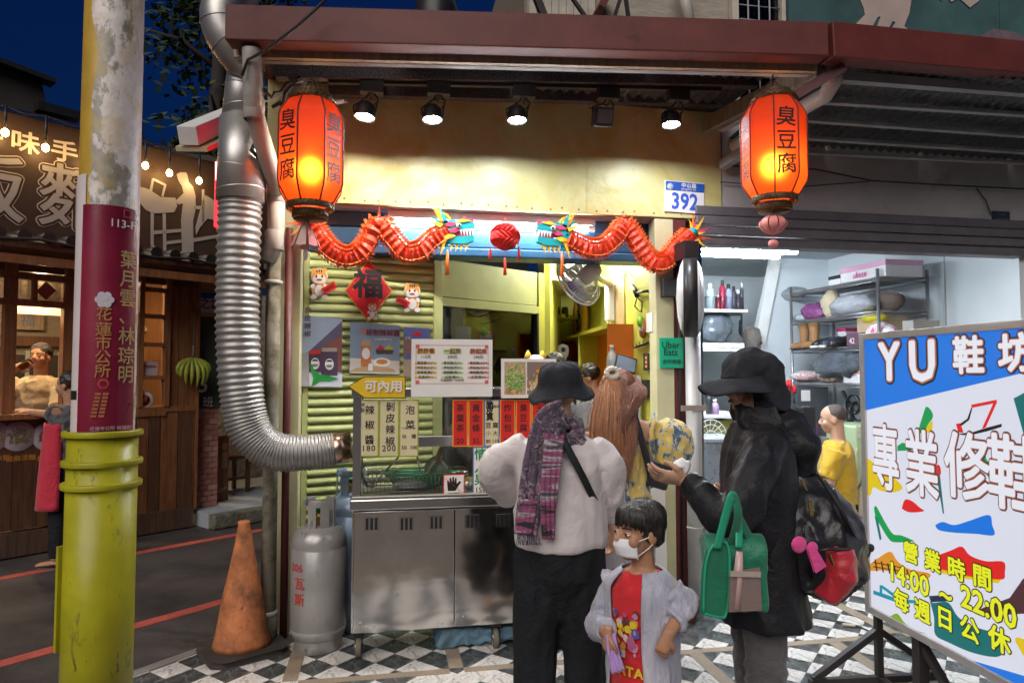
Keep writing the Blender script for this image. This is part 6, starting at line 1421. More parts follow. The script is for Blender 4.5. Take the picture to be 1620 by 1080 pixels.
# ================================================================== lit shoe-repair sign on its stand
LF = Frame((2.387, 3.138, 0), (-.073, -.997))
lx1 = 1.45
tp_, bt_ = LF.px(1358, 528), LF.px(1362, 962)
z1, z0 = tp_.z, bt_.z; xl = tp_.x
ls_ = thing('light_box_sign', 'large lit shoe repair light box on a black steel stand', 'sign', LF.w(.7, .08, 0))
def lb(a, b_, nm, mt, **k):
    q = B(LF.M); q.bb(a, b_); return q.obj(nm, mt, ls_, **k)
m_alu = M('alu_frame', (.5, .47, .46), .35, .7, var=.1, dirt=.2)
fw = .035
lb((xl, .0, z0), (xl+fw, .16, z1), 'frame', m_alu, bevel=.003); lb((lx1-fw, 0, z0), (lx1, .16, z1), 'frame', m_alu, bevel=.003)
lb((xl+fw, .0, z1-fw), (lx1-fw, .16, z1), 'frame', m_alu, bevel=.003); lb((xl+fw, .0, z0), (lx1-fw, .16, z0+fw), 'frame', m_alu, bevel=.003)
def E_(nm, c, s=1): return EM('lit_'+nm, c, s*.8)
WH = (.78, .8, .92)
lb((xl+fw, .012, z0+fw), (lx1-fw, .02, z1-fw), 'lit_panel', E_('white', WH, .82)); lb((xl+fw, .13, z0+fw), (lx1-fw, .138, z1-fw), 'back_panel', E_('white', WH, .82))
cnt = [0]
X0L, X1L, Z0L, Z1L = xl+fw, lx1-fw, z0+fw, z1-fw
def lp(pts, mt, nm='print', lvl=1, raw=False):
    uv = [(LF.px(x, y, .012).x, LF.px(x, y, .012).z) for x, y in pts] if not raw else pts
    uv = [(min(X1L, max(X0L, u)), min(Z1L, max(Z0L, v))) for u, v in uv]
    q = B(LF.M); q.prism(uv, .0006, (0, .012-.0008*lvl, 0), X_, Z_); return q.obj(nm, mt, ls_)
def arc(pts, n=4):
    pts = [V((x, y, 0)) for x, y in pts]; o = smooth_path(pts+[pts[0]], len(pts)*n); return [(p.x, p.y) for p in o]
BLUE, GRN, YEL, RED, TEA = E_('blue', (.012, .2, .82), .8), E_('green', (.01, .5, .12), .55), E_('yellow', (.82, .6, .01), .8), E_('red', (.8, .02, .02), .8), E_('teal', (.01, .26, .26), .5)
BK, OR, CY = E_('dark', (.03, .025, .03), .4), E_('orange', (.8, .32, .02), .8), E_('cyan', (.01, .4, .55), .6)
ra_, rb_ = LF.px(1364, 648, .012), LF.px(1618, 589, .012); sl_ = (rb_.z-ra_.z)/(rb_.x-ra_.x)
lp([(X0L, ra_.z), (X1L, ra_.z+sl_*(X1L-ra_.x)), (X1L, Z1L), (X0L, Z1L)], BLUE, 'blue_band', 1, True)
lp([(1364, 875), (1374, 955), (1364, 955)], BLUE, 'blue_corner'); lp([(1540, 1054), (1660, 1080), (1660, 1130), (1560, 1062)], BLUE, 'blue_corner')
S_ = 'shoe_print'
lp(arc([(1452, 684), (1461, 655), (1466, 643), (1474, 650), (1476, 660), (1468, 672), (1462, 684)]), GRN, S_); lp([(1468, 672), (1476, 664), (1475, 684), (1463, 684)], YEL, S_)
lp([(1515, 686), (1540, 683), (1562, 676), (1585, 670), (1585, 675), (1562, 682), (1540, 687), (1525, 688)], BK, S_); lp([(1513, 670), (1520, 669), (1525, 684), (1517, 684)], RED, S_, 2)
lp([(1537, 640), (1577, 632), (1578, 636), (1560, 676), (1554, 678), (1572, 638), (1538, 645)], RED, S_, 2); lp([(1518, 671), (1531, 662), (1537, 645), (1539, 645), (1534, 664), (1521, 674)], BK, S_, 2)
lp([(1604, 630), (1660, 600), (1660, 720), (1622, 694)], TEA, S_)
lp(arc([(1364, 724), (1375, 726), (1386, 735), (1400, 745), (1420, 760), (1428, 772), (1415, 778), (1395, 776), (1382, 770), (1378, 782), (1372, 782), (1370, 770), (1364, 760)]), YEL, S_)
lp([(1420, 705), (1428, 700), (1440, 702), (1442, 712), (1420, 713)], GRN, S_)
lp(arc([(1547, 730), (1558, 718), (1562, 728), (1574, 738), (1576, 752), (1568, 760), (1560, 748), (1548, 740)]), GRN, S_); lp([(1552, 775), (1570, 769), (1566, 773), (1552, 778)], CY, S_)
lp(arc([(1427, 804), (1432, 790), (1443, 792), (1455, 802), (1462, 808), (1440, 810)]), RED, S_); lp([(1479, 735), (1486, 740), (1494, 812), (1492, 812)], TEA, S_); lp(arc([(1478, 738), (1486, 735), (1489, 748), (1483, 755)]), RED, S_)
lp(arc([(1383, 803), (1386, 800), (1391, 808), (1402, 828), (1413, 844), (1425, 846), (1440, 852), (1445, 856), (1415, 857), (1405, 850), (1394, 832), (1386, 818)]), GRN, S_); lp([(1384, 815), (1389, 820), (1395, 852), (1392, 854)], TEA, S_)
lp(arc([(1480, 830), (1492, 825), (1510, 830), (1535, 823), (1565, 814), (1570, 830), (1573, 846), (1545, 844), (1510, 842), (1486, 838)]), BLUE, S_)
lp(arc([(1478, 880), (1505, 870), (1522, 864), (1535, 878), (1560, 887), (1588, 888), (1590, 905), (1586, 916), (1550, 914), (1500, 905), (1476, 896)]), RED, S_); lp([(1490, 900), (1540, 912), (1584, 916), (1580, 922), (1530, 915), (1490, 906)], YEL, S_)
lp(arc([(1376, 892), (1390, 882), (1409, 872), (1420, 887), (1440, 900), (1470, 906), (1468, 914), (1440, 910), (1400, 902), (1378, 902)]), OR, S_)
for k in range(6): lp([(1384+k*10, 884+k*3.2), (1386+k*10, 884+k*3.2), (1389+k*10, 903+k*1.8), (1387+k*10, 903+k*1.8)], BK, S_, 2)
for k in range(2): lp([(1382, 888+k*7), (1425, 896+k*6), (1425, 897.5+k*6), (1382, 889.5+k*7)], BK, S_, 2)
lp([(1382, 933), (1420, 946), (1450, 949), (1450, 954), (1418, 952), (1382, 939)], CY, S_); lp([(1392, 925), (1396, 925), (1420, 942), (1416, 945), (1396, 930), (1396, 942), (1392, 940)], CY, S_)
lp(arc([(1408, 975), (1420, 970), (1432, 985), (1450, 997), (1466, 1001), (1440, 998), (1420, 985)]), E_('lime', (.3, .55, .02), .6), S_)
lp(arc([(1470, 945), (1476, 953), (1500, 952), (1516, 975), (1540, 990), (1570, 1000), (1590, 1020), (1580, 1038), (1540, 1032), (1500, 1015), (1480, 1003), (1478, 975)]), TEA, S_); lp([(1470, 942), (1505, 940), (1507, 950), (1474, 952)], E_('navy', (.02, .05, .14), .5), S_, 2)
lp(arc([(1598, 945), (1612, 925), (1625, 912), (1660, 915), (1660, 975), (1630, 970), (1590, 972), (1560, 975), (1545, 966)]), E_('brown', (.13, .05, .06), .5), S_)
lp(arc([(1606, 1012), (1614, 1008), (1660, 1030), (1660, 1060), (1630, 1050)]), YEL, S_)
LX = LF.x
def ltext(s, px, py, size, cols, sx=1, rot=0, b0=.0, shear=0):
    """Layered outlined lettering: widest dark layer at the back, white fill in front."""
    u = LF.px(px, py, .012); k_ = 1.35 if s in 'YU' else .8 if size > .13 else .95
    for i, (mt, off) in enumerate(cols): text(s, LF.w(u.x, .0095-.0014*i, u.z), LX, Z_, size, mt, ls_, bold=off*k_, sx=sx, rot=rot, lift=0, ex=.0003)
L3 = [(BK, .019), (E_('salmon', (.62, .2, .13), .6), .012), (E_('fill', (.8, .82, .9), .9), .006)]
for s, px, py, sz, sx in (('Y', 1408, 575, .25, .95), ('U', 1460, 574, .25, 1.0), ('鞋', 1533, 566, .16, 1.05), ('坊', 1609, 562, .15, 1.1)): ltext(s, px, py, sz, L3, sx)
L4 = [(E_('darkp', (.06, .03, .05), .5), .0185), (E_('salmon', (.55, .13, .09), .6), .013), (E_('fill', (.8, .82, .9), .9), .0075)]
for s, px, py, sz, sx, ro in (('專', 1402, 731, .33, .62, .0), ('業', 1459, 741, .31, .7, .0), ('修', 1531, 746, .29, .85, .0), ('鞋', 1606, 758, .3, .85, .0), ('理', 1700, 770, .3, .85, 0)): ltext(s, px, py, sz, L4, sx, ro)
L5 = [(E_('ink', (.03, .035, .01), .3), .0085), (E_('lemon', (.75, .78, .02), .95), .0035)]
for s, px, py in (('營', 1442, 876), ('業', 1476, 889), ('時', 1514, 902), ('間', 1555, 915)): ltext(s, px, py, .095, L5, 1.05)
for s, px, py in (('14:00', 1437, 916), ('~', 1497, 941), ('22:00', 1563, 960)): ltext(s, px, py, .125, L5, 1.0)
for s, px, py in (('每', 1427, 952), ('週', 1460, 968), ('日', 1496, 980), ('公', 1535, 997), ('休', 1582, 1014)): ltext(s, px, py, .1, L5, 1.05)
# stand: legs, rails, braces
m_st = M('stand_black', (.035, .03, .03), .5, .4, dirt=.35, dcol=(.13, .07, .045), ds=12)
def lbar(p, q_, nm, w=.032):
    q = B(LF.M); q.bar(p, q_, w); return q.obj(nm, m_st, ls_, bevel=.002)
xa_ = xl+.03; xb_ = LF.px(1440, 1030).x; zr = .03
lbar((xa_, .05, zr), (xa_, .05, z0), 'leg'); lbar((xb_, .05, zr), (xb_, .05, z0), 'leg', .05)
lbar((xa_, -.32, .018), (xa_, .4, .018), 'foot_rail'); lbar((lx1-.08, -.32, .018), (lx1-.08, .4, .018), 'foot_rail'); lbar((lx1-.08, .05, zr), (lx1-.08, .05, z0), 'leg')
lbar((xa_, .05, .018), (lx1-.08, .05, .018), 'bottom_rail'); lbar((xa_, -.3, .03), (xa_, .04, .25), 'brace'); lbar((xa_, .38, .03), (xa_, .06, .25), 'brace')
lbar((xb_, .05, z0-.02), (xb_+.32, .05, .04), 'brace')
# cable with pale connectors on the floor
t = thing('power_cord', 'black power cord with pale connectors lying across the tiles', 'cord', at(1330, 990, Z=0)); q = B(); pts = [at(*p, Z=.008) for p in ((1280, 975), (1310, 980), (1352, 988), (1400, 1010), (1440, 1035), (1470, 1056))]
q.tube(smooth_path(pts, 20), .005, 6); q.obj('cable', m_cable, t)
for p in ((1343, 988), (1400, 1010), (1462, 1050)):
    c = at(*p, Z=.01); q = B(); q.box(c, (.07, .03, .012), MX.Rotation(-.5, 3, 'Z')); q.obj('connector', P('beige_connector', (.52, .44, .34)), t, bevel=.003)
# step at the shoe room entrance and sandwich board behind the ponytail
sb((3.2, 4.9, .0), (4.7, 5.02, .05), 'floor_step', m_conc)
t = thing('menu_stand', 'white menu board with a blue picture leaning behind the yellow sleeve', 'board', at(1032, 800, Y=4.05)); a, c = at(1000, 637, Y=4.12), at(1062, 900, Y=4.0)
q = B(); q.box(((a.x+c.x)/2, 4.08, .62), (c.x-a.x, .02, 1.25-.16), MX.Rotation(-.04, 3, 'X')); q.obj('board', m_wcard, t, bevel=.004)
q = B(); q.box(((a.x+c.x)/2+.02, 4.05, 1.0), ((c.x-a.x)*.75, .006, .2), MX.Rotation(-.04, 3, 'X')); q.obj('picture', P('picture_blue', (.06, .12, .4)), t)
for x in (a.x+.03, c.x-.03): q = B(); q.bar((x, 4.11, 0), (x, 4.1, .2), .025); q.obj('leg', m_blackm, t)
# ================================================================== noodle shop across the lane
NF = Frame((-1.897, 7.575, 0), (.77, .638)); NW = NF.w
nh = thing('noodle_shop', 'brown timber noodle shop with open window and long banner', 'building', NW(-1.2, 0, 0))
w_dk = wood('dark_planks', (.06, .028, .016), (.17, .08, .042)); w_md = wood('warm_planks', (.13, .05, .02), (.34, .15, .058)); w_fr = wood('window_wood', (.15, .055, .022), (.38, .17, .068))
def nb_(a, b_, nm, mt, par=None, **k):
    q = B(NF.M); q.bb(a, b_); return q.obj(nm, mt, par or nh, **k)
def nx(px, py=600, n=0): return NF.px(px, py, n)
SL = -3.4; zc = 1.19
# lower wall planks
bounds = [nx(218).x, nx(236).x, nx(254).x, nx(282).x, nx(306).x]
for k in range(4): nb_((bounds[k]+.004, -.02-.006*(k % 2), .18), (bounds[k+1]-.004, .03, 1.15), 'plank', w_dk if k % 2 else w_md)
k = SL
while k < nx(104).x: nb_((k, -.03, .2), (k+.176, .03, zc-.06), 'plank', w_dk); k += .18
nb_((nx(104).x, .0, .2), (bounds[0], .03, 1.15), 'plank', w_dk)
nb_((SL, -.05, -.02), (bounds[4], .06, .18), 'base_board', wood('base_wood', (.06, .035, .025), (.16, .09, .06)))
nb_((SL, -.16, zc-.05), (nx(108).x, .2, zc), 'counter_board', w_fr, bevel=.006)
nb_((bounds[0]-.02, -.03, 1.15), (bounds[4]+.01, .06, 1.2), 'rail', w_fr)
# window frames
xw0, xw1 = nx(12).x, nx(107).x
def vpost(px, z0, z1, w=.06, mt=w_fr, nm='frame'): x = nx(px).x; return nb_((x-w/2, -.04, z0), (x+w/2, .06, z1), nm, mt, bevel=.003)
vpost(12, zc, 2.5, .09); vpost(106, zc, 2.5, .1); vpost(-45, zc, 2.5, .08); vpost(220, 1.2, 2.5, .05); vpost(262, 1.2, 2.5, .05)
zt0, zt1 = nx(50, 478).z, nx(50, 436).z
for z in (zt0, zt1): nb_((SL, -.045, z-.035), (nx(107).x, .06, z+.02), 'frame', w_fr, bevel=.003)
nb_((SL, -.02, zt1+.03), (nx(312).x, .05, 2.72), 'upper_board', w_dk)
x = nx(49).x; nb_((x-.02, -.04, zt0), (x+.02, .05, zt1), 'mullion', w_fr)
nb_((SL, .0, zt0+.02), (nx(107).x, .008, zt1-.03), 'pane', M('frosted_pane', (.6, .5, .38), .35, var=.2, vs=30, bump=.5, bs=60, trans=.5))
q = B(NF.M); d_ = [nx(*p) for p in ((56, 461), (72, 445), (88, 460), (72, 475))]; q.prism([(u.x, u.z) for u in d_], .004, (0, -.012, 0), X_, Z_); q.obj('paper_diamond', P('faded_red', (.4, .1, .08)), nh)
# door panel right of the pole: panes, glazing bars, boarded end
for z in (nx(240, 500).z, nx(240, 545).z, nx(240, 597).z, nx(240, 458).z, nx(240, 655).z): nb_((bounds[0]-.02, -.035, z-.02), (nx(262).x, .05, z+.02), 'glazing_bar', w_fr, bevel=.002)
nb_((bounds[0]-.4, .0, 1.22), (nx(262).x-.02, .006, zt1-.03), 'pane', glass('noodle_glass', .03, (.9, .87, .8)))
for px0, px1 in ((264, 281), (281, 297), (297, 311)): nb_((nx(px0).x+.003, -.01, 1.2), (nx(px1).x-.003, .04, 2.5), 'plank', w_md)
nb_((nx(309).x, -.03, .15), (nx(313).x, .08, 2.55), 'corner_post', w_fr)
# stickers on the glass
t = nx(226, 583, -.006); nb_((t.x-.0, -.008, t.z-.07), (t.x+.14, -.004, t.z+.07), 'paper_notice', P('notice_pinkwhite', (.55, .45, .45)), nh); text('營業中', NW(t.x+.07, -.009, t.z+.02), NF.x, Z_, .035, P('faded_red', (.4, .1, .08)), nh)
t = nx(228, 633, -.006); q = B(NF.M); q.lathe((t.x, -.004, t.z), [(.09, 0), (.085, .004), (.001, .005)], 22, (0, -1, 0)); q.obj('plate_sticker', m_wcard, nh); q = B(NF.M); q.lathe((t.x, -.010, t.z), [(.055, 0), (.001, .002)], 16, (0, -1, 0)); q.obj('food_print', P('food_redprint', (.5, .12, .06)), nh)
# food pictures on the lower wall
for k, (px, s) in enumerate(((-12, '麻醬涼麵'), (30, '椒麻涼麵'), (78, '剝皮辣椒'))):
    u = nx(px, 690, -.04); q = B(NF.M); q.lathe((u.x, -.034, u.z), [(.13, 0), (.125, .004), (.001, .005)], 26, (0, -1, 0)); q.v = [V((p.x, p.y, u.z+(p.z-u.z)*.82)) if False else p for p in q.v]; q.obj('plate_picture', P('plate_lilac', (.5, .47, .52)), nh)
    q = B(NF.M)
    for j in range(70):
        r_, a = .085*sqrt(R.random()), R.uniform(0, 6.3); q.box((u.x+r_*cos(a), -.041-.002*R.random(), u.z+r_*sin(a)*.8), (.03, .002, .006), MX.Rotation(R.uniform(0, 3), 3, 'Y'))
    q.obj('dish_print', P('dish_%d' % k, ((.35, .28, .12), (.25, .27, .1), (.3, .12, .06))[k]), nh, kind='stuff')
    text(s, NW(u.x+.02, -.034, u.z-.19), NF.x, Z_, .055, P('caption_orange', (.5, .24, .05)), nh, bold=.001)
# interior: floor, back wall, window at the back, warm lamps
nb_((SL, .1, -.02), (0, 3.0, .1), 'inner_floor', m_conc)
nb_((SL, 2.6, .1), (.0, 2.66, 3.0), 'inner_wall', wood('grey_boards', (.16, .13, .1), (.32, .27, .21), st=(1.2, 1.2, 14)))
nb_((-.06, .1, .1), (-.02, 2.6, 3.0), 'inner_wall', w_md); nb_((SL, .1, 2.75), (0, 2.7, 2.8), 'inner_ceiling', w_dk)
for k in range(4):
    u0, u1 = nx(20+k*26, 520, 2.55).x, nx(20+k*26+22, 640, 2.55).x
    nb_((u0, 2.55, 1.2), (u1, 2.59, 1.75), 'back_window', P('dark_pane', (.06, .05, .045), .1), nh)
    nb_((u0-.03, 2.53, 1.17), (u0+.01, 2.59, 1.8), 'back_frame', P('pale_green_frame', (.4, .45, .42)), nh)
nb_((nx(12, 540, 2.5).x, 2.5, 1.85), (nx(105, 540, 2.5).x, 2.59, 1.97), 'back_beam', w_dk)
u = nx(44, 508, 2.5); nb_((u.x-.16, 2.5, u.z-.1), (u.x+.16, 2.54, u.z+.12), 'back_board', wood('board_tan', (.2, .15, .1), (.34, .27, .18)), nh); text('福', NW(u.x, 2.499, u.z), NF.x, Z_, .15, P('ink_blue', (.1, .13, .25)), nh)
nb_((nx(10, 490, .5).x, .5, nx(50, 497, .5).z), (nx(100, 490, .5).x, .54, nx(50, 483, .5).z), 'lintel_shade', P('warm_blind', (.62, .5, .35)), nh)
for k, (px, py, n) in enumerate(((232, 525, 1.3), (65, 440, .3), (-30, 440, 1.2))):
    u = NF.px(px, py, n); p = NW(*u); t = thing('pendant_lamp', ('lit shaded lamp seen through the noodle shop door panes', 'lit warm lamp above the drinking man inside the window', 'lit warm lamp at the left end inside the noodle shop')[k], 'lamp', p, 'warm lamps in the noodle shop')
    q = B(); q.lathe(p, [(.03, .1), (.1, .06), (.16, 0), (.155, 0), (.095, .055), (.02, .09)], 20, cap=False); q.obj('shade', M('lamp_shade', (.62, .55, .42), .6), t)
    B().ball(p+V((0, 0, -.005)), .04, 12, 8).obj('bulb', EM('noodle_bulb', (1, .7, .38), 1300 if k else 800), t); q = B(); q.cyl(p+V((0, 0, .1)), (p.x, p.y, 2.75), .006, 6); q.obj('cord', m_cable, t)
# banner
m_ban = M('brown_banner', (.06, .036, .024), .55, var=.15, vs=2, bump=.15, bs=12, dist=.02)
bn_ = thing('shop_banner', 'long brown banner sign with grey characters and a street vendor silhouette', 'sign', NW(-1, -.15, 2.7)); BN = -.16
nb_((SL, BN, 2.71), (.75, BN+.03, 3.73), 'cloth', m_ban, bn_); nb_((SL, BN-.02, 3.72), (.75, BN+.04, 3.77), 'top_rail', m_steel, bn_); nb_((SL, BN-.02, 2.66), (.75, BN+.04, 2.71), 'bottom_rail', w_md, bn_)
m_bt_ = P('banner_grey', (.4, .37, .35)); m_bl = P('banner_cream', (.62, .54, .42)); m_bd = P('banner_dark', (.06, .032, .02))
def bt2(s, px, py, size, sx=1, layers=True, mt=None, bold=.006):
    u = NF.px(px, py, BN)
    for i, (m_, o_) in enumerate(((m_bl, bold+.024), (m_bd, bold+.016), (m_bt_, bold)) if layers else ((mt, bold),)): text(s, NW(u.x, BN-.002-.003*i, u.z), NF.x, Z_, size, m_, bn_, bold=o_, sx=sx, ex=.0008, lift=0)
bt2('麵', 122, 322, .6, 1.02); bt2('飯', -28, 300, .6, 1.02)
for s, px, py in (('味', 40, 228), ('手', 102, 242), ('工', 165, 256), ('早', -20, 210)): bt2(s, px, py, .2, 1.1, False, m_bl, .004)
def bs(pts, nm='silhouette'): 
    uv = [NF.px(x, y, BN) for x, y in pts]; q = B(NF.M); q.prism([(u.x, u.z) for u in uv], .003, (0, BN-.0035, 0), X_, Z_); return q.obj(nm, m_bt_, bn_)
bs([(279, 276), (284, 273), (294, 273), (296, 277), (298, 288), (305, 296), (309, 310), (309, 332), (305, 350), (306, 398), (301, 404), (296, 398), (297, 404), (281, 405), (282, 401), (288, 397), (286, 350), (289, 322), (282, 324), (277, 318), (290, 306), (287, 294), (282, 286)])
bs([(220, 295), (236, 300), (254, 312), (277, 313), (280, 326), (275, 336), (242, 338), (230, 332), (222, 322)]); bs([(236, 302), (240, 283), (243, 282), (263, 292), (258, 312), (255, 310), (259, 294), (243, 286), (240, 304)])
for a in ([(238, 336), (243, 336), (243, 388), (238, 387)], [(257, 338), (262, 338), (263, 404), (258, 402)], [(243, 365), (287, 362), (287, 367), (243, 371)], [(262, 382), (287, 379), (287, 384), (262, 387)], [(240, 386), (262, 403), (260, 407), (238, 390)], [(306, 326), (322, 326), (322, 331), (306, 331)], [(319, 300), (323, 300), (323, 352), (319, 352)], [(306, 377), (345, 371), (345, 376), (306, 383)], [(323, 308), (340, 318), (346, 330), (346, 350), (328, 346), (316, 360), (310, 372), (309, 360)]): bs(a)
q = B(NF.M); u = NF.px(262, 407, BN); q.lathe((u.x, BN-.0035, u.z), [(.035, 0), (.018, 0)], 14, (0, -1, 0), cap=False); q.obj('silhouette', m_bt_, bn_)
# string of bulbs
sg = thing('bulb_string', 'black cable strung along the banner top carrying warm bulbs', 'cable', NW(-1, -.3, 3.7)); bl = [(8, 210), (72, 234), (230, 262), (268, 274), (315, 286), (-60, 190), (150, 250)]
us = sorted([NF.px(x, y, -.3) for x, y in bl], key=lambda u: u.x); pts = []
for i, u in enumerate(us):
    pts.append((u.x, -.28, 3.74)); 
    if i < len(us)-1: pts.append(((u.x+us[i+1].x)/2, -.28, 3.71))
q = B(NF.M); q.tube(pts, .007, 6); q.obj('wire', m_cable, sg)
BLN = {8: 'bare warm bulb on the cable at the far left of the banner', 72: 'second warm bulb from the left, by the pole', 230: 'warm bulb just right of the utility pole', 268: 'warm bulb over the silhouette man’s cap', 315: 'warm bulb nearest the shiny duct', -60: 'warm bulb off the left edge of the banner', 150: 'warm bulb hidden behind the utility pole'}
for px, py in bl:
    u = NF.px(px, py, -.3); p = NW(*u); t = thing('string_bulb', BLN[px].replace('’', ''), 'bulb', p, 'warm bulbs along the banner'); q = B(); q.cyl(p+V((0, 0, .03)), (p.x, p.y, 3.73), .012, 8); q.obj('socket', m_black, t); B().ball(p, (.028, .028, .034), 12, 8).obj('globe', EM('string_glow', (1, .6, .22), 60), t)
# eave under the banner: dark tile edge, cream strip, beam
ev = thing('tiled_eave', 'low tiled eave with cream strip under the brown banner', 'eave', NW(-1, -.4, 2.5))
nb_((SL, -.5, 2.55), (.75, -.1, 2.6), 'board', w_dk, ev); nb_((SL, -.52, 2.6), (.75, -.48, 2.64), 'cream_strip', P('eave_cream', (.45, .4, .32)), ev)
k = SL
while k < .7: q = B(NF.M); q.cyl((k, -.54, 2.645), (k, -.1, 2.67), .05, 8); q.obj('roof_tile', m_blackm, ev); k += .17
nb_((SL, -.5, 2.42), (.75, -.44, 2.49), 'beam', w_md, ev)
q = B(NF.M); q.tube([(SL+.3*i, -.56, 2.62-.03*(i % 2)) for i in range(14)], .012, 6); q.obj('cable', m_cable, ev)
# bananas hanging from the corner post
u = NF.px(306, 565, -.1); p = NW(*u); t = thing('banana_bunch', 'hanging bunch of green bananas at the corner of the noodle shop', 'bananas', p)
m_bana = M('green_banana', (.28, .33, .04), .45, var=.35, vs=8)
for k in range(8):
    a = -1.3+k*.37; d = V((NF.x*sin(a)+V((0, 0, 0)))); o = p+V((0, 0, -.01)); lk = R.uniform(.85, 1.2)
    pts = [o, o+NF.x*sin(a)*.07+Z3*(-.02), o+NF.x*sin(a)*.145+Z3*(-.05-.05*cos(a))-NF.n*.04*cos(a), o+NF.x*sin(a)*.17+Z3*(-.1-.09*cos(a))-NF.n*.05*cos(a), o+NF.x*sin(a)*.15+Z3*(-.14-.12*cos(a))*lk-NF.n*.03*cos(a)]
    q = B(); q.tube(smooth_path(pts, 9), [.008, .014, .02, .024, .025, .023, .019, .012, .005], 8); q.obj('banana', m_bana, t)
q = B(); q.cyl(p, p+V((0, 0, .12)), .014, 8); q.tube([p+V((0, 0, .1)), p+V((0, 0, .45))], .004, 5); q.obj('stalk', m_moss, t)
# recess right of the corner: brick pier, chalkboard, yellow wall, floor platform
nb_((-.0, -.25, -.03), (3.2, 3.0, .12), 'platform', M('pale_platform', (.36, .4, .42), .7, dirt=.25, dcol=(.2, .2, .19)), nh); nb_((.0, -.36, -.03), (3.2, -.255, .115), 'platform_kerb', m_moss, nh, bevel=.02)
nb_((.0, .14, .12), (.235, .3, 1.25), 'brick_core', M('mortar', (.3, .25, .22), .9), nh)
mbr = [M('brick_a', (.42, .2, .16), .85, var=.2, bump=.4), M('brick_b', (.36, .15, .115), .85, var=.2, bump=.4), M('brick_c', (.48, .27, .22), .85, var=.2, bump=.4)]
bk = {}
for k, w in ((0, .1), (1, .055)):
    q = B(); q.box((0, 0, 0), (w, .03, .052)); o = q.obj('brick', mbr[0]); bk[k] = o.data; bpy.data.objects.remove(o)
for r_ in range(19):
    xx = .002; pat = (0, 0, 1)[:] if r_ % 2 == 0 else (1, 0, 0)
    for w in pat:
        ww = .1 if w == 0 else .055; me = bk[w]; o = link('brick', me, nh); o.matrix_parent_inverse = MX.Identity(4)
        o.matrix_parent_inverse = WM[nh.name].inverted(); o.location = NW(xx+ww/2, .13+R.uniform(-.003, .003), .15+r_*.058); o.rotation_euler[2] = atan2(NF.x.y, NF.x.x); xx += ww+.006
        if R.random() < .6: o.material_slots[0].link = 'OBJECT'; o.material_slots[0].material = R.choice(mbr)
cb0, cb1 = NF.px(314, 500, .1), NF.px(342, 645, .1)
t = thing('chalkboard', 'dark green chalkboard with white number and class characters', 'board', NW(cb0.x+.12, .1, cb1.z)); nb_((cb0.x, .1, cb1.z), (cb0.x+.28, .13, cb0.z), 'slate', M('slate_green', (.05, .075, .05), .8, var=.2), t)
text('3', NW(cb0.x+.06, .098, cb1.z+.25), NF.x, Z_, .26, m_wcard, t, bold=.004); text('班', NW(cb0.x+.12, .098, cb1.z+.06), NF.x, Z_, .12, m_wcard, t)
nb_((.0, .2, cb0.z), (.8, .24, 2.6), 'yellow_panel', M('warm_yellow_wall', (.55, .4, .13), .7), nh)
u0, u1 = NF.px(313, 460, .14), NF.px(337, 495, .14); t = thing('house_number', 'small white lane number plate on the yellow panel', 'plate', NW(u0.x, .15, u1.z)); nb_((u0.x, .15, u1.z), (u0.x+.22, .16, u0.z), 'plate', m_wcard, t); nb_((u0.x+.004, .145, u0.z-.07), (u0.x+.216, .1495, u0.z-.005), 'band', P('plate_blue', (.02, .09, .42)), t)
text('之2', NW(u0.x+.11, .148, u1.z+.09), NF.x, Z_, .12, P('digit_blue', (.03, .1, .5)), t, bold=.002)
nb_((.28, 1.6, .12), (2.6, 1.66, 2.6), 'recess_wall', M('stone_wall', (.33, .3, .25), .9, var=.4, vs=14, bump=.6, bs=16, dist=.03), nh)
for k in range(3): u = NF.px(350+k*0, 540+k*35, .9); nb_((.42, .5, 1.0+k*.3), (.46, .9, 1.28+k*.3), 'blue_window', P('pale_blue_pane', (.35, .42, .5)), nh)
pb2 = thing('cutout_board', 'brown wooden panel painted with a child and firewood', 'panel', NW(.3, .3, .12)); u0, u1 = NF.px(339, 690, .35), NF.px(361, 770, .35); nb_((u0.x, .35, .12), (u1.x, .38, u0.z), 'board', w_md, pb2)
q = B(NF.M); q.ball(((u0.x*.3+u1.x*.7), .348, u0.z-.12), (.035, .003, .045), 10, 6); q.box((u0.x*.3+u1.x*.7, .347, u0.z-.27), (.06, .004, .18)); q.obj('painted_child', P('paint_tan', (.4, .25, .15)), pb2)
q = B(NF.M)
for k in range(6): q.box((u0.x*.45+u1.x*.55-.03+.012*k, .347, .22+.012*(k % 3)), (.012, .004, .06), MX.Rotation(.4*(k-3), 3, 'Y'))
q.obj('painted_wood', P('paint_cream', (.5, .38, .22)), pb2)
tb = thing('stool', 'small dark wooden stool on the pale platform', 'stool', NW(.75, .5, .12)); ch_ = w_dk
q = B(NF.M); q.bb((.55, .6, .52), (.95, 1.0, .56)); q.obj('seat', ch_, tb, bevel=.004)
for x in (.57, .89):
    for y in (.62, .94): nb_((x, y, .12), (x+.04, y+.04, .52), 'leg', ch_, tb)
nb_((.57, .64, .28), (.93, .66, .31), 'stretcher', ch_, tb)
tb2 = dup(tb, NF.x*.62+NF.n*.35, 'second dark wooden stool further back on the platform', 'stools on the platform'); tb['group'] = 'stools on the platform'
bt3 = thing('beer_glass', 'glass of amber beer on the noodle shop counter', 'glass', NW(nx(16).x, .0, zc)); p = NW(nx(16, 640).x, .0, zc); q = B(); q.lathe(p, [(.03, .002), (.034, .12)], 16); q.obj('beer', M('beer', (.7, .36, .04), .1, trans=.3), bt3); q = B(); q.lathe(p, [(.033, 0), (.037, .15)], 16, cap=False); q.obj('glass', glass('beer_glass', .02), bt3)
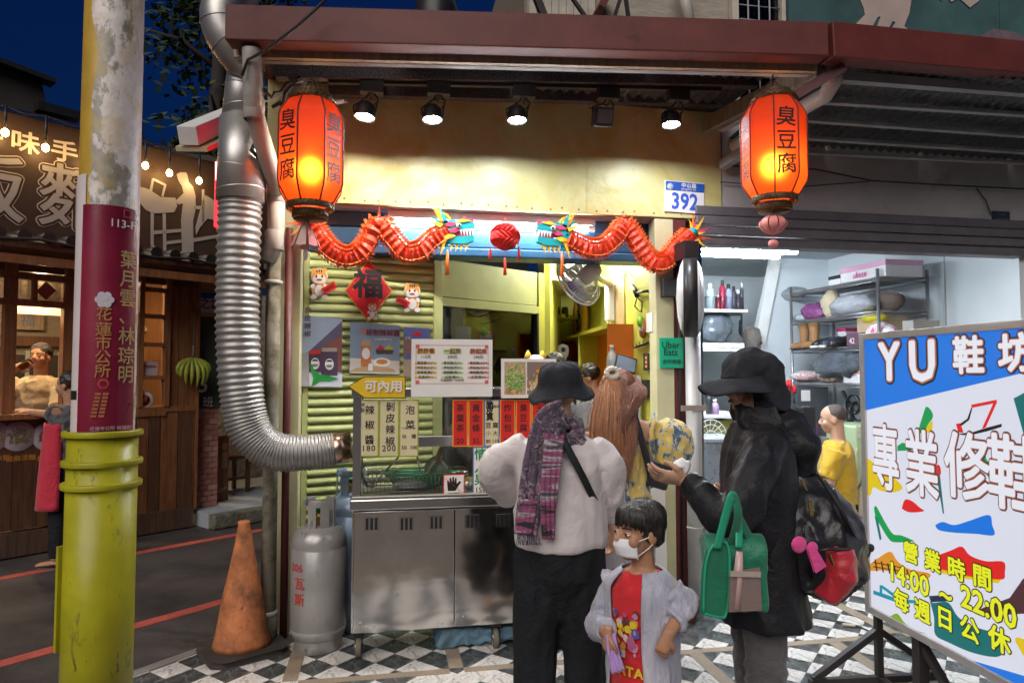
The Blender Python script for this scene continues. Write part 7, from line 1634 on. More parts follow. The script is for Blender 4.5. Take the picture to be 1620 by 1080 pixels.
# ================================================================== people
m_skin = M('skin', (.52, .3, .2), .5, var=.1, vs=12, bump=.08, bs=160, sub=.12, spec=.35)
m_skin2 = M('skin_tan', (.42, .22, .13), .5, var=.1, vs=12, bump=.08, bs=160, sub=.12, spec=.35)
m_hairb = hairmat('black_hair', (.007, .006, .006), (.03, .024, .022)); m_lip = P('lips', (.4, .14, .11)); m_eyew = P('eye_white', (.7, .68, .65), .2); m_iris = P('iris', (.015, .01, .008), .15)
class Body:
    """One person: a skeleton frame (x right, y forward, z up, in units of the height), shapes built in the place."""
    def __init__(s, label, loc, face, h, hs=1, hyaw=0, hpitch=0, skin=None, name='person'):
        loc = V(loc); f = V((face[0], face[1], 0)).normalized(); r = V((f.y, -f.x, 0)); s.h = h; s.r = r; s.f = f; s.o = loc
        s.M = MX(((r.x, f.x, 0, loc.x), (r.y, f.y, 0, loc.y), (0, 0, 1, loc.z), (0, 0, 0, 1)))
        s.t = thing(name, label, 'person', loc); s.skin = skin or m_skin; s.b = B(); s.hu = .133*h*hs
        s.chin = s.J(0, .012, 1)-V((0, 0, s.hu)); s.hm = MX.Rotation(hyaw, 3, 'Z') @ MX(((r.x, f.x, 0), (r.y, f.y, 0), (0, 0, 1))) @ MX.Rotation(hpitch, 3, 'X')
    def J(s, x, y, z): return s.M @ V((x*s.h, y*s.h, z*s.h))
    def H(s, x, y, z):
        pv = V((0, -.1, .15)); return s.chin + V((s.hm @ ((V((x, y, z))-pv)*s.hu))) + V((s.M.to_3x3() @ (pv*s.hu)))
    def torso(s, rg, b=None, dx=0):
        """rings: (z, rx, ry, y offset)"""
        b = b or s.b; b.tube([s.J(dx, q[3] if len(q) > 3 else 0, q[0]) for q in rg], [(q[1]*s.h, q[2]*s.h) for q in rg], 22, ref=s.r); return b
    def limb(s, pts, rs, b=None, n=10, flat=1):
        b = b or s.b; pts = [V(p) for p in pts]; P_ = smooth_path(pts, n) if len(pts) > 2 else pts; m_ = len(P_)
        rr = [rs[min(int(i/(m_-1)*(len(rs)-1)), len(rs)-2)]*(1-(i/(m_-1)*(len(rs)-1)-min(int(i/(m_-1)*(len(rs)-1)), len(rs)-2)))+rs[min(int(i/(m_-1)*(len(rs)-1)), len(rs)-2)+1]*(i/(m_-1)*(len(rs)-1)-min(int(i/(m_-1)*(len(rs)-1)), len(rs)-2)) for i in range(m_)]
        b.tube(P_, rr, 14, flat=flat); return b
    def headshape(s):
        b, H, u = s.b, s.H, s.hu; R3 = s.hm
        b.ball(H(0, -.04, .62), (.345*u, .43*u, .385*u), 22, 16, R3)
        b.ball(H(0, .1, .36), (.27*u, .29*u, .36*u), 18, 14, R3); b.ball(H(0, .2, .13), (.15*u, .16*u, .13*u), 14, 10, R3)
        b.tube([H(0, .36, .55), H(0, .43, .42), H(0, .445, .36)], [.04*u, .06*u, .065*u], 8)
        for sx in (-1, 1):
            b.ball(H(sx*.345, -.06, .44), (.035*u, .1*u, .14*u), 12, 8, R3); b.ball(H(sx*.06, .4, .345), (.045*u,)*3, 8, 6); b.ball(H(sx*.2, .24, .36), (.1*u, .12*u, .12*u), 10, 8, R3)
        b.ball(H(0, .365, .23), (.09*u, .05*u, .045*u), 10, 8, R3)
        b.tube([s.J(0, -.012, .79), s.J(0, -.006, .84), H(0, -.1, .3)], [.04*s.h, .033*s.h, .26*u], 14)
    def face(s, sides=(-1, 1), mouth=True):
        H, u = s.H, s.hu
        for sx in sides:
            q = B(); q.ball(H(sx*.155, .335, .49), (.065*u, .05*u, .034*u), 12, 8, s.hm); q.obj('eye', m_eyew, s.t)
            q = B(); q.ball(H(sx*.16, .372, .49), (.03*u, .018*u, .031*u), 10, 8, s.hm); q.obj('iris', m_iris, s.t)
            q = B(); q.tube([H(sx*.06, .385, .585), H(sx*.16, .375, .61), H(sx*.25, .31, .59)], [.012*u, .018*u, .008*u], 6); q.obj('eyebrow', m_hairb, s.t)
            q = B(); q.tube([H(sx*.09, .38, .505), H(sx*.16, .392, .528), H(sx*.225, .34, .5)], [.008*u, .012*u, .006*u], 6); q.obj('eyelid', s.skin, s.t)
        if mouth: q = B(); q.ball(H(0, .4, .225), (.1*u, .02*u, .028*u), 12, 6, s.hm); q.obj('mouth', m_lip, s.t)
    def hand(s, w, d, pn, side, size=None, curl=.5, b=None, spread=.12):
        """wrist w, pointing d, palm facing pn; side +1: thumb on the d x pn side."""
        b = b or s.b; L = size or .105*s.h; d = V(d).normalized(); pn = V(pn); pn = (pn-d*pn.dot(d)).normalized(); a = d.cross(pn)*side
        b.tube([w-d*.02, w+d*.18*L, w+d*.42*L, w+d*.54*L], [(.16*L, .13*L), (.2*L, .13*L), (.23*L, .12*L), (.2*L, .09*L)], 12, ref=a)
        for k, (off, ln) in enumerate(((.165, .42), (.055, .48), (-.055, .44), (-.16, .34))):
            o = w+d*(.48*L)+a*off*L; c1 = curl*(.8+.12*k); dd = d+a*off*spread*3
            p1 = o+(dd*cos(c1*.5)+pn*sin(c1*.5))*ln*.42*L; p2 = p1+(dd*cos(c1*1.3)+pn*sin(c1*1.3))*ln*.32*L; p3 = p2+(dd*cos(c1*2.0)+pn*sin(c1*2.0))*ln*.26*L
            b.tube([o-dd*.06*L, p1, p2, p3], [.062*L, .056*L, .05*L, .038*L], 8)
        o = w+d*.14*L+a*.14*L; q1 = o+(d*.55+a*.6+pn*.25)*.26*L; q2 = q1+(d*.85+a*.12+pn*.45)*.2*L; b.tube([o, q1, q2, q2+(d*.9+pn*.4)*.12*L], [.085*L, .07*L, .058*L, .04*L], 8)
    def skinmesh(s, vox=.006): return solid('body', [s.b], s.skin, s.t, vox, 2)
    def std_legs(s, feet, bare=True, stance=.055, b=None, rad=(.058, .042, .03, .022)):
        for sx in (-1, 1):
            if bare: s.limb([s.J(sx*.05, 0, .52), s.J(sx*stance, .008, .28), s.J(sx*stance, -.008, .05)], [r_*s.h for r_ in rad], b)
            if feet: s.b.tube([s.J(sx*stance, -.03, .022), s.J(sx*stance, .02, .024), s.J(sx*stance*1.1, .085, .014), s.J(sx*stance*1.1, .11, .01)], [.02*s.h, .023*s.h, .024*s.h, .012*s.h], 10, flat=.6, ref=(s.r))
STD = [(.47, .085, .062), (.52, .1, .07), (.6, .08, .058), (.7, .092, .064), (.77, .105, .062), (.805, .09, .05), (.825, .045, .04)]
def inflate(rg, k, z0=None): return [(q[0], q[1]+k, q[2]+k)+tuple(q[3:]) for q in rg if z0 is None or q[0] >= z0]
def sheet(rows, name, mat, par, th=.003):
    q = B(); q.rings(rows, False, True, False); o = q.obj(name, mat, par); md = o.modifiers.new('thick', 'SOLIDIFY'); md.thickness = th; md.offset = 0; return o
def strip(pts, w, name, mat, par, wd=None, ripple=.008, n=40, seg=10, th=.004, nrm=(0, -1, 0)):
    """A hanging band of cloth along pts, w wide, rippled."""
    P_ = smooth_path([V(p) for p in pts], n); rows = []
    for i, p in enumerate(P_):
        t_ = (P_[min(i+1, n-1)]-P_[max(0, i-1)]).normalized(); nn = V(nrm); sd = t_.cross(nn).normalized(); nn = sd.cross(t_)
        ww = w[0]+(w[1]-w[0])*i/(n-1) if hasattr(w, '__len__') else w
        rows.append([p+sd*ww*(k/seg-.5)+nn*(ripple*sin(k*2.1+i*.13)+ripple*.6*sin(k*4.3-i*.21)) for k in range(seg+1)])
    return sheet(rows, name, mat, par, th)
# ---------- woman in white shirt, black bucket hat, scarf over the shoulder
c = at(884, 800, Y=2.95); w1 = Body('woman seen from behind in white shirt, black bucket hat and patterned scarf', (c.x, 2.93, 0), (.12, 1), 1.535, skin=m_skin)
J = w1.J; w1.torso(STD); w1.headshape(); w1.std_legs(True)
Ls, Rs = J(-.112, 0, .795), J(.112, 0, .795); Le, Lw_ = at(788, 748, Y=3.05), at(806, 790, Y=3.28); Re, Rw = at(962, 745, Y=2.9), at(972, 838, Y=2.98)
for a, e, w_ in ((Ls, Le, Lw_), (Rs, Re, Rw)): w1.limb([a, e, w_], [.042, .036, .027])
w1.hand(Lw_, (.35, .9, -.1), (0, 0, -1), 1, .155, .5); w1.hand(Rw, (-.05, .25, -1), (-1, 0, 0), 1, .155, .7); w1.skinmesh()
m_wsh = cloth('white_shirt', (.58, .53, .53), var=.05, bs=300, bump=.1, fold=.35)
b = B(); w1.torso([(.512, .128, .098), (.53, .134, .102), (.58, .133, .1), (.65, .128, .095), (.72, .13, .092), (.775, .128, .082), (.806, .105, .066), (.83, .058, .05)], b)
w1.limb([Ls+V((.03, 0, .0)), Ls+(Le-Ls)*.45+V((-.03, 0, .0)), Le+V((-.012, 0, 0)), Lw_+V((-.0, -.01, .01))], [.06, .074, .086, .055], b, 14); w1.limb([Rs+V((-.03, 0, 0)), Rs+(Re-Rs)*.5, Re, Rw+V((0, 0, .045))], [.062, .074, .078, .052], b, 14)
solid('shirt', [b], m_wsh, w1.t, .009, 4, .011, 6.5, (1.25, 1.25, .55))
m_blk = cloth('black_trousers', (.012, .013, .016), var=.25, bs=200, sheen=.15, fold=.6)
b = B(); w1.torso([(.3, .03, .03), (.43, .112, .088), (.5, .125, .092), (.56, .118, .085), (.6, .1, .075)], b)
for sx in (-1, 1): w1.limb([J(sx*.058, 0, .5), J(sx*.066, .0, .36), J(sx*.068, .0, .2), J(sx*.07, -.005, .04)], [.108, .104, .094, .088], b, 14)
solid('trousers', [b], m_blk, w1.t, .01, 4, .014, 5, (1.6, 1.6, .5))
m_hat = cloth('black_hat_cloth', (.022, .024, .03), var=.3, bs=240, bump=.4, fold=.25, sheen=.3)
def bucket(bd, top, brim_r, crown_r, hgt, mat, tilt=(0, 0), drop=.06, name='hat', fl=1.0):
    c0 = V(top); ax = MX.Rotation(tilt[0], 3, 'X') @ MX.Rotation(tilt[1], 3, 'Y'); pr = [(.001, 0), (crown_r*.55, -.004), (crown_r*.9, -.016), (crown_r, -.035), (crown_r*1.06, -hgt*.55), (crown_r*1.1, -hgt+.012), (crown_r*1.12, -hgt), (crown_r*1.2, -hgt-.012), (brim_r*.9, -hgt-drop*.8), (brim_r, -hgt-drop), (brim_r*.985, -hgt-drop-.003), (crown_r*1.1, -hgt-.018), (crown_r*1.0, -hgt+.01)]
    rings = []
    for r_, z in pr:
        ring = []
        for k in range(40):
            a = k*pi/20; wv = (r_/brim_r)**3*.014*sin(3*a+.6)+.004*sin(7*a)*(r_ > .04)
            ring.append(c0+ax @ V((r_*cos(a), r_*sin(a)*fl, z+wv)))
        rings.append(ring)
    q = B(); q.rings(rings, True, True); q.v = [p+V((1, .6, .8))*.0035*NZ.noise(p*24) for p in q.v]; return q.obj(name, mat, bd.t)
ht = at(897, 573, Y=2.95); bucket(w1, (w1.H(0, -.04, 1).x, w1.H(0, -.04, 1).y, ht.z), .148, .092, .095, m_hat, (.12, -.1), .055)
m_scarf = cloth('patterned_scarf', (.1, .06, .1), stops=[(.3, (.02, .015, .025)), (.42, (.13, .09, .14)), (.5, (.03, .02, .035)), (.57, (.32, .26, .3)), (.62, (.22, .05, .13)), (.68, (.03, .02, .035))], ps=22, bump=.5, bs=120, fold=.9)
m_scarf2 = cloth('pink_scarf_end', (.4, .1, .25), stops=[(.42, (.02, .015, .02)), (.46, (.24, .06, .14)), (.53, (.26, .07, .15)), (.55, (.45, .4, .41)), (.6, (.1, .07, .1)), (.66, (.02, .015, .02))], ps=5, st=(.3, .3, 2.6), bump=.5, bs=120, fold=.6)
b = B(); nc = J(0, -.005, .845)
for k in range(4):
    z_ = nc.z-.045+.027*k; rr = .088-.006*k; b.tube([V((nc.x+rr*cos(a)*1.15, nc.y+rr*sin(a), z_+.012*sin(2*a+k*1.7))) for a in [i*2*pi/28 for i in range(29)]], [.02+.004*sin(i*1.3+k) for i in range(29)], 8)
solid('scarf_wrap', [b], m_scarf, w1.t, .006, 2, .006, 26)
yb = 2.93-.165
strip([at(893, 655, Y=yb+.03), at(868, 668, Y=yb+.0), at(852, 720, Y=yb-.005), at(842, 775, Y=yb), at(832, 846, Y=yb)], (.13, .1), 'scarf_end', m_scarf, w1.t, ripple=.012)
strip([at(880, 668, Y=yb+.02), at(874, 720, Y=yb-.03), at(868, 790, Y=yb-.03), at(868, 852, Y=yb-.02)], (.09, .055), 'scarf_end', m_scarf2, w1.t, ripple=.009)
strip([at(838, 790, Y=yb-.012), at(832, 820, Y=yb-.014), at(828, 844, Y=yb-.014)], (.075, .07), 'scarf_end', m_scarf2, w1.t, ripple=.006, n=16)
q = B()
for k in range(24): p = at(818+k*1.5, 844, Y=yb-.003); q.tube([p, p+V((R.uniform(-.006, .006), 0, -.02)), p+V((R.uniform(-.012, .012), 0, -.045))], .0016, 4)
q.obj('fringe', m_scarf, w1.t)
strip([at(874, 668, Y=yb+.035), at(896, 705, Y=yb-.0), at(920, 750, Y=yb+.0), at(940, 790, Y=yb+.05), at(950, 806, Y=yb+.13)], .03, 'bag_strap', m_black, w1.t, ripple=.001, n=24, seg=3)
# ---------- woman with long auburn hair and yellow floral top
c = at(980, 800, Y=3.5); w2 = Body('woman with long auburn hair, yellow floral puff sleeve top and grey shorts', (c.x, 3.5, 0), (-.12, 1), 1.545, hyaw=.25)
J = w2.J; w2.torso(STD); w2.headshape(); w2.std_legs(True, stance=.05)
Rs = J(.108, 0, .79); Ls = J(-.108, 0, .79); Re, Rw = at(1062, 706, Y=3.52), at(1040, 742, Y=3.62); Le, Lw_ = J(-.15, .03, .63), J(-.1, .17, .62)
w2.limb([J(.06, -.005, .8), Rs, Re, Rw], [.05, .056, .042, .026], n=14); w2.limb([Ls, Le, Lw_], [.05, .04, .026]); w2.hand(Rw, (-.45, .5, -.5), (0, 0, -1), 1, .15); w2.hand(Lw_, (.3, 1, 0), (0, 0, -1), 1, .15); w2.skinmesh()
m_flo = cloth('yellow_floral', (.6, .46, .12), kind='voronoi', stops=[(.0, (.02, .05, .1)), (.36, (.1, .15, .18)), (.44, (.46, .46, .44)), (.52, (.56, .4, .09)), (1, (.62, .46, .13))], ps=17, st=(1, 1, .55), fold=.8, bump=.2)
b = B(); w2.torso([(.512, .1, .08), (.53, .112, .09), (.56, .115, .092), (.62, .098, .078), (.7, .1, .075), (.745, .1, .068), (.765, .095, .06)], b); solid('top', [b], m_flo, w2.t, .009, 3, .012, 12, (1.3, 1.3, .6))
b = B(); pc_ = at(1060, 704, Y=3.5); b.ball(pc_, (.128, .1, .145), 20, 14); b.tube([at(1035, 668, Y=3.5), at(1030, 700, Y=3.5)], [.04, .05], 12); b.tube([pc_, at(1052, 758, Y=3.55)], [.1, .035], 14); solid('puff_sleeve', [b], m_flo, w2.t, .008, 4, .013, 13, (1, 1, .55))
b = B(); b.tube([at(1037, 655, Y=3.48), at(1031, 680, Y=3.42), at(1030, 710, Y=3.42), at(1040, 745, Y=3.47)], .013, 8); b.obj('sleeve_band', m_flo, w2.t)
m_sho = cloth('grey_shorts', (.4, .37, .4), var=.08, fold=.4)
b = B(); w2.torso([(.42, .05, .05), (.47, .108, .085), (.52, .108, .084), (.56, .092, .072)], b)
for sx in (-1, 1): w2.limb([J(sx*.055, 0, .5), J(sx*.06, 0, .43), J(sx*.062, 0, .345)], [.1, .102, .1], b, 8)
solid('shorts', [b], m_sho, w2.t, .009, 3, .008, 9)
for sx in (-1, 1):
    o = J(sx*.055, 0, 0); q = B(); q.prism([(-.045, -.1), (.045, -.1), (.052, .12), (.03, .19), (-.03, .19), (-.052, .12)], .022, o, w2.r, w2.f); q.obj('sandal_sole', m_black, w2.t, bevel=.006)
    q = B()
    for f_, z_ in ((-.03, .075), (.03, .065), (.08, .055), (.13, .042)): q.tube([o+w2.r*.046*cos(a)+w2.f*(f_+.01*cos(a))+V((0, 0, .018+z_*.75*sin(a))) for a in [i*pi/10 for i in range(11)]], .007, 6)
    q.tube([o-w2.f*.06+V((0, 0, .09))+w2.r*.038*cos(a)+w2.f*.05*sin(a) for a in [i*pi/10-pi for i in range(11)]], .006, 6); q.obj('sandal_strap', m_black, w2.t)
m_aub = hairmat('auburn_hair', (.2, .07, .03), (.6, .29, .14)); m_dkb = hairmat('brown_hair', (.07, .026, .015), (.32, .13, .07))
H = w2.H; u = w2.hu; b = B(); b.ball(H(0, -.07, .66), (.42*u, .5*u, .43*u), 22, 14, w2.hm); b.tube([H(0, -.3, .6), H(.0, -.42, .2), J(-.012, -.09, .78), J(-.025, -.1, .7), J(-.03, -.1, .63)], [.3*u, .32*u, .28*u, .2*u, .06*u], 16, flat=.5, ref=w2.r); solid('hair', [b], m_dkb, w2.t, .009, 2, .006, 16, (2, 2, .35))
def strands(n, p0, mids, end, sp0, sp1, r, seg=9):
    q = B()
    for k in range(n):
        a, g, g2 = R.uniform(-1, 1), R.uniform(-1, 1), R.uniform(-1, 1); pts = []
        ctl = [p0+w2.r*a*sp0+V((0, 0, g*.012))]+[m_+w2.r*(a*s_+.02*g2*R.uniform(.3, 1))+w2.f*(-.025*(1-a*a)+.03*g) for m_, s_ in mids]+[end+w2.r*(a*sp1+.02*g2)+w2.f*.02*g+V((0, 0, .09*abs(g2)))]
        pts = smooth_path(ctl, seg); q.tube(pts, [r*(1-.6*(i/(seg-1))**2) for i in range(seg)], 5)
    return q
sc = at(968, 590, Y=3.42)
strands(430, sc, [(at(962, 640, Y=3.38), .065), (at(960, 700, Y=3.34), .075)], at(968, 770, Y=3.36), .02, .06, .0026).obj('ponytail', m_aub, w2.t)
strands(380, H(.0, -.3, .85), [(H(.06, -.55, .45), .07), (at(976, 670, Y=3.36), .045)], at(976, 735, Y=3.38), .065, .04, .0026).obj('loose_hair', m_dkb, w2.t)
fl_ = strands(70, sc, [(at(964, 640, Y=3.38), .1), (at(964, 700, Y=3.33), .125)], at(972, 775, Y=3.35), .03, .13, .0013); fl_.obj('flyaway_hair', m_aub, w2.t)
b = B(); a0 = sc
for k in range(12): a = k*pi/6; b.ball(a0+w2.r*.032*cos(a)+V((0, -.008, .024*sin(a))), (.017, .017, .015), 8, 6)
b.obj('scrunchie', cloth('cream_scrunchie', (.62, .56, .48)), w2.t)
strip([at(1000, 645, Y=3.42), at(1012, 685, Y=3.37), at(1024, 730, Y=3.38), at(1034, 770, Y=3.45)], .035, 'bag_strap', m_black, w2.t, ripple=.002, n=20, seg=3)
bg_ = thing('handbag', 'black shoulder bag under the yellow puff sleeve', 'bag', at(1040, 755, Y=3.45)); a = at(1040, 752, Y=3.46); q = B(); q.box(a, (.13, .06, .13), MX.Rotation(.3, 3, 'Y')); q.obj('body', m_black, bg_, bevel=.015); q = B(); q.box(a+V((0, -.032, .02)), (.11, .006, .06), MX.Rotation(.3, 3, 'Y')); q.obj('flap', m_blackm, bg_, bevel=.004)
# ---------- boy with white mask, red shirt, pale jacket
c = at(1018, 900, Y=2.28); ch = Body('small boy in white face mask, red printed shirt and pale denim jacket', (c.x, 2.3, 0), (-.8, -.58), 1.085, hs=1.36, hyaw=-.34, hpitch=.02, skin=m_skin2)
J = ch.J; KID = [(.43, .085, .068), (.5, .098, .075), (.6, .09, .07), (.68, .098, .07), (.735, .1, .062), (.77, .08, .05), (.79, .042, .04)]
ch.torso(KID); ch.headshape(); ch.b.tube([J(0, -.012, .74), ch.H(0, -.1, .3)], [.04*1.08, .036*1.08], 12); ch.std_legs(True, stance=.06)
Ls, Rs = J(-.1, -.01, .74), J(.1, -.01, .74); Le, Lw_ = at(1082, 955, Y=2.2), at(1056, 1005, Y=2.12); Re, Rw = J(.15, .02, .58), at(962, 1000, Y=2.2)
ch.limb([Ls, Le, Lw_], [.026, .025, .021]); ch.limb([Rs, Re, Rw], [.026, .025, .021]); ch.hand(Lw_, (-.3, .1, -.9), (.3, .6, 0), 1, .105, 1.0); ch.hand(Rw, (-.1, 0, -1), (1, .2, 0), 1, .105, .8); ch.skinmesh(.005); ch.face(mouth=False)
H, u = ch.H, ch.hu
m_red = cloth('red_tshirt', (.55, .012, .018), var=.08, fold=.35)
b = B(); ch.torso([(.4, .112, .092), (.46, .114, .092), (.55, .108, .086), (.65, .112, .088), (.72, .114, .084), (.76, .096, .07), (.782, .06, .056)], b); tsh = solid('tshirt', [b], m_red, ch.t, .007, 3, .006, 12)
b = B(); ch.torso([(.3, .04, .04), (.37, .1, .085), (.43, .108, .088), (.48, .1, .08)], b)
for sx in (-1, 1): ch.limb([J(sx*.055, 0, .4), J(sx*.06, 0, .3), J(sx*.062, 0, .22)], [.075, .08, .078], b, 8)
solid('shorts', [b], cloth('red_shorts', (.4, .012, .015), fold=.5), ch.t, .008, 3, .006, 12)
m_jk = cloth('pale_denim', (.4, .4, .48), stops=[(.3, (.3, .31, .4)), (.55, (.42, .42, .5)), (.72, (.55, .53, .56))], ps=9, st=(1, 1, .4), fold=.9, bump=.4)
rows = []
for i in range(26):
    z = .395+(.79-.395)*i/25; tz = max(0, (z-.735)/.055)**1.6; rx = .117-.05*tz; ry = .108-.046*tz; row = []; gp = .62-.12*sin(i*.1)
    for k in range(41):
        a = pi/2+gp+(2*pi-2*gp)*k/40; w = 1+(.03*sin(k*1.3+i*.25)+.022*sin(k*2.9-i*.4))*min(1, (26-i)/6); row.append(J(rx*cos(a)*w, ry*sin(a)*w-.004, z+.003*sin(k*.9)*(i < 4)))
    rows.append(row)
sheet(rows, 'jacket', m_jk, ch.t, .006)
b = B(); ch.limb([Ls+V((0, 0, .0)), Ls+(Le-Ls)*.5, Le, Le+(Lw_-Le)*.62], [.048, .049, .046, .038], b, 14); solid('jacket_sleeve', [b], m_jk, ch.t, .007, 3, .012, 13)
b = B(); ch.limb([Rs, Rs+(Re-Rs)*.5, Re, Re+(Rw-Re)*.7], [.056, .058, .054, .042], b, 14); solid('jacket_sleeve', [b], m_jk, ch.t, .007, 3, .012, 13)
def onchest(x, z, dn=.004): # a point on the shirt front: x across (fraction of h), z height
    return J(x, .089*sqrt(max(0, 1-(x/.11)**2))+dn, z)
def patch(x0, x1, z0, z1, mt, nm='shirt_print', dn=.007):
    q = B(); q.rings([[onchest(x0+(x1-x0)*k/6, z, dn) for k in range(7)] for z in (z0, (z0+z1)/2, z1)], False, True, False); return q.obj(nm, mt, tsh)
rq = random.Random(3); pal = ((.65, .5, .03), (.06, .1, .32), (.5, .2, .32), (.6, .26, .04), (.62, .5, .42), (.4, .1, .22), (.1, .05, .04))
for k in range(44): # many small overlapping prints
    x, z, w = rq.uniform(-.045, .045), rq.uniform(.545, .675), rq.uniform(.006, .016); cc = pal[k % 7]; pc0 = onchest(x, z, .0075+.0001*k); xd_ = (onchest(x-.01, z)-onchest(x+.01, z)).normalized()
    q = B(); q.prism([(ch.h*w*rq.uniform(.6, 1.1)*cos(a*pi/4), ch.h*w*rq.uniform(.7, 1.3)*sin(a*pi/4)) for a in range(8)], .0006, pc0, xd_, (0, 0, 1)); q.obj('shirt_print', P('print_%d' % (k % 7), cc), tsh)
for i, chx in enumerate('PATA'): x = .04-.028*i; text(chx, onchest(x, .495, .006), -(onchest(x+.02, .495)-onchest(x-.02, .495)), Z_, .045, P('print_letters', (.7, .5, .03)), tsh, bold=.002, lift=.002)
b = B(); b.ball(H(0, -.1, .66), (.385*u, .46*u, .40*u), 24, 16, ch.hm); 
for sx in (-1, 1): b.ball(H(sx*.27, -.14, .52), (.11*u, .24*u, .2*u), 14, 10, ch.hm)
b.ball(H(0, -.36, .42), (.26*u, .15*u, .24*u), 14, 10, ch.hm); solid('hair', [b], m_hairb, ch.t, .006, 2, .005, 22, (2, 2, .6))
q = B()
for k in range(170):
    a = R.uniform(-1.25, 1.25); r0 = R.uniform(.0, .3); t0_ = V((sin(a)*.2, .05+cos(a)*.16, 1.0-.05*abs(a))); t1_ = V((sin(a)*.34, -.04+cos(a)*.42, .86)); t2_ = V((sin(a)*.37+R.uniform(-.03, .03), -.02+cos(a)*.43, .66-.06*abs(a)+R.uniform(-.05, .04))); q.tube(smooth_path([H(*t0_), H(*t1_), H(*t2_)], 7), [.012*u, .016*u, .018*u, .018*u, .016*u, .012*u, .003*u], 5)
for k in range(220):
    a = R.uniform(0, 6.28); t1_ = V((.33*sin(a), -.1+.4*cos(a), .9)); t2_ = V((.39*sin(a), -.1+.45*cos(a), R.uniform(.55, .72))); 
    if cos(a) > .55: continue
    q.tube(smooth_path([H(.12*sin(a), -.1+.14*cos(a), 1.05), H(*t1_), H(*t2_)], 7), [.012*u, .016*u, .018*u, .018*u, .016*u, .012*u, .003*u], 5)
q.obj('fringe_hair', m_hairb, ch.t)
rows = []
for i in range(9):
    z = .09+.32*i/8; rows.append([H(.3*sin(a), .06+(.31+.1*(1-abs(i/8-.62)*1.3))*cos(a)+.02*cos(3*a), z+(-.03 if abs(a) > 1 else 0)) for a in [(-1.12+2.24*k/14) for k in range(15)]])
sheet(rows, 'face_mask', cloth('white_mask', (.72, .72, .76), var=.04, fold=.2), ch.t, .003)
for sx in (-1, 1):
    for z0_, z1_ in ((.38, .5), (.13, .37)): q = B(); q.tube([H(sx*.27, .2, z0_), H(sx*.345, .04, (z0_+z1_)/2+.01), H(sx*.36, -.1, z1_)], .009*u, 6); q.obj('mask_loop', m_wcard, ch.t)
lc = thing('cloth_bag', 'small lilac cloth in the right hand of the boy', 'cloth', at(972, 1020, Y=2.2)); strip([at(966, 1002, Y=2.19), at(970, 1030, Y=2.18), at(978, 1062, Y=2.18)], (.03, .045), 'cloth', m_lil, lc, n=14)
# ---------- woman in black rain coat and hat, backpack, green lunch bag
c = at(1205, 900, Y=2.5); w3 = Body('woman in long black rain coat and black hat with hood down, seen side on', (c.x, 2.52, 0), (-1, .25), 1.6, hyaw=0, hpitch=-.1)
J = w3.J; w3.torso(STD); w3.headshape(); w3.std_legs(True)
Ls, Rs = J(-.1, .0, .8), J(.1, 0, .79); Le, Lw_ = at(1152, 825, Y=2.26), at(1088, 762, Y=2.42); Re, Rw = J(.14, .0, .62), J(.08, .05, .66)
w3.limb([Ls, Le, Lw_], [.055, .045, .03]); w3.limb([Rs, Re, Rw], [.055, .045, .03]); w3.hand(Lw_+(Lw_-Le).normalized()*.015, (-.93, .1, .12), (.1, .6, .75), -1, .168, .55, spread=.25); w3.hand(Rw, (-1, 0, 0), (0, 0, 1), -1, .16); w3.skinmesh(.005); w3.face(sides=(-1, 1))
m_coat = cloth('black_coat', (.014, .014, .017), var=.3, bs=180, rough=.52, sheen=.1, fold=.4)
b = B(); w3.torso([(.365, .15, .118, -.0), (.42, .14, .108), (.52, .13, .096), (.62, .125, .09), (.7, .126, .088), (.77, .126, .08), (.805, .105, .07), (.84, .062, .056)], b)
w3.limb([Ls+V((0, 0, 0)), Ls+(Le-Ls)*.5+V((0, -.02, 0)), Le+V((.01, -.005, -.01)), Le+(Lw_-Le)*.5, Lw_], [.08, .08, .072, .058, .046], b, 16); w3.limb([Rs, Re, Rw], [.085, .085, .06], b, 10)
solid('coat', [b], m_coat, w3.t, .01, 3, .012, 6, (1.3, 1.3, .5))
b = B(); b.tube([J(.02, -.02, .84), J(-.02, -.07, .815), J(-.04, -.105, .765), J(-.035, -.11, .71)], [.085, .092, .07, .035], 16, flat=.85); b.tube([J(0, .05, .835), J(0, -.04, .85)], [.08, .12], 14); solid('hood', [b], m_coat, w3.t, .009, 3, .013, 8)
b = B()
for sx in (-1, 1): w3.limb([J(sx*.05, 0, .45), J(sx*.055, .005, .27), J(sx*.055, -.01, .02)], [.1, .078, .062], b, 14)
solid('jeans', [b], cloth('grey_jeans', (.09, .085, .09), var=.2, bs=160, fold=.7, bump=.5), w3.t, .009, 3, .008, 11)
H = w3.H; u = w3.hu; hp0 = H(0, -.05, 1.17); b = B(); b.ball(H(0, -.07, .72), (.47*u, .56*u, .46*u), 24, 16, w3.hm); b.tube([H(0, -.2, .6), H(0, -.28, .2), H(0, -.25, -.02)], [.44*u, .44*u, .4*u], 16); solid('hat_crown', [b], m_hat, w3.t, .008, 3, .012, 10)
rows = []
for i in range(8):
    k_ = i/7; row = []
    for j in range(29):
        a = -1.75+3.5*j/28; r_ = .45+.42*k_; row.append(H(r_*sin(a)*.95, -.03+r_*cos(a)*1.12, .66-.24*k_*abs(sin(a))-.03*k_-.1*k_*k_*cos(a)+.04*sin(a*5+1)*k_))
    rows.append(row)
sheet(rows, 'hat_brim', m_hat, w3.t, .005)
for k in range(1): q = strands if False else None
b = B()
for k in range(60):
    a = R.uniform(-1, 1); b.tube(smooth_path([H(-.28+.04*a, .12+.08*a, .42), H(-.3+.05*a, .14+.08*a, .15), H(-.22+.07*a, .16+.1*a, -.15)], 7), .0026, 5)
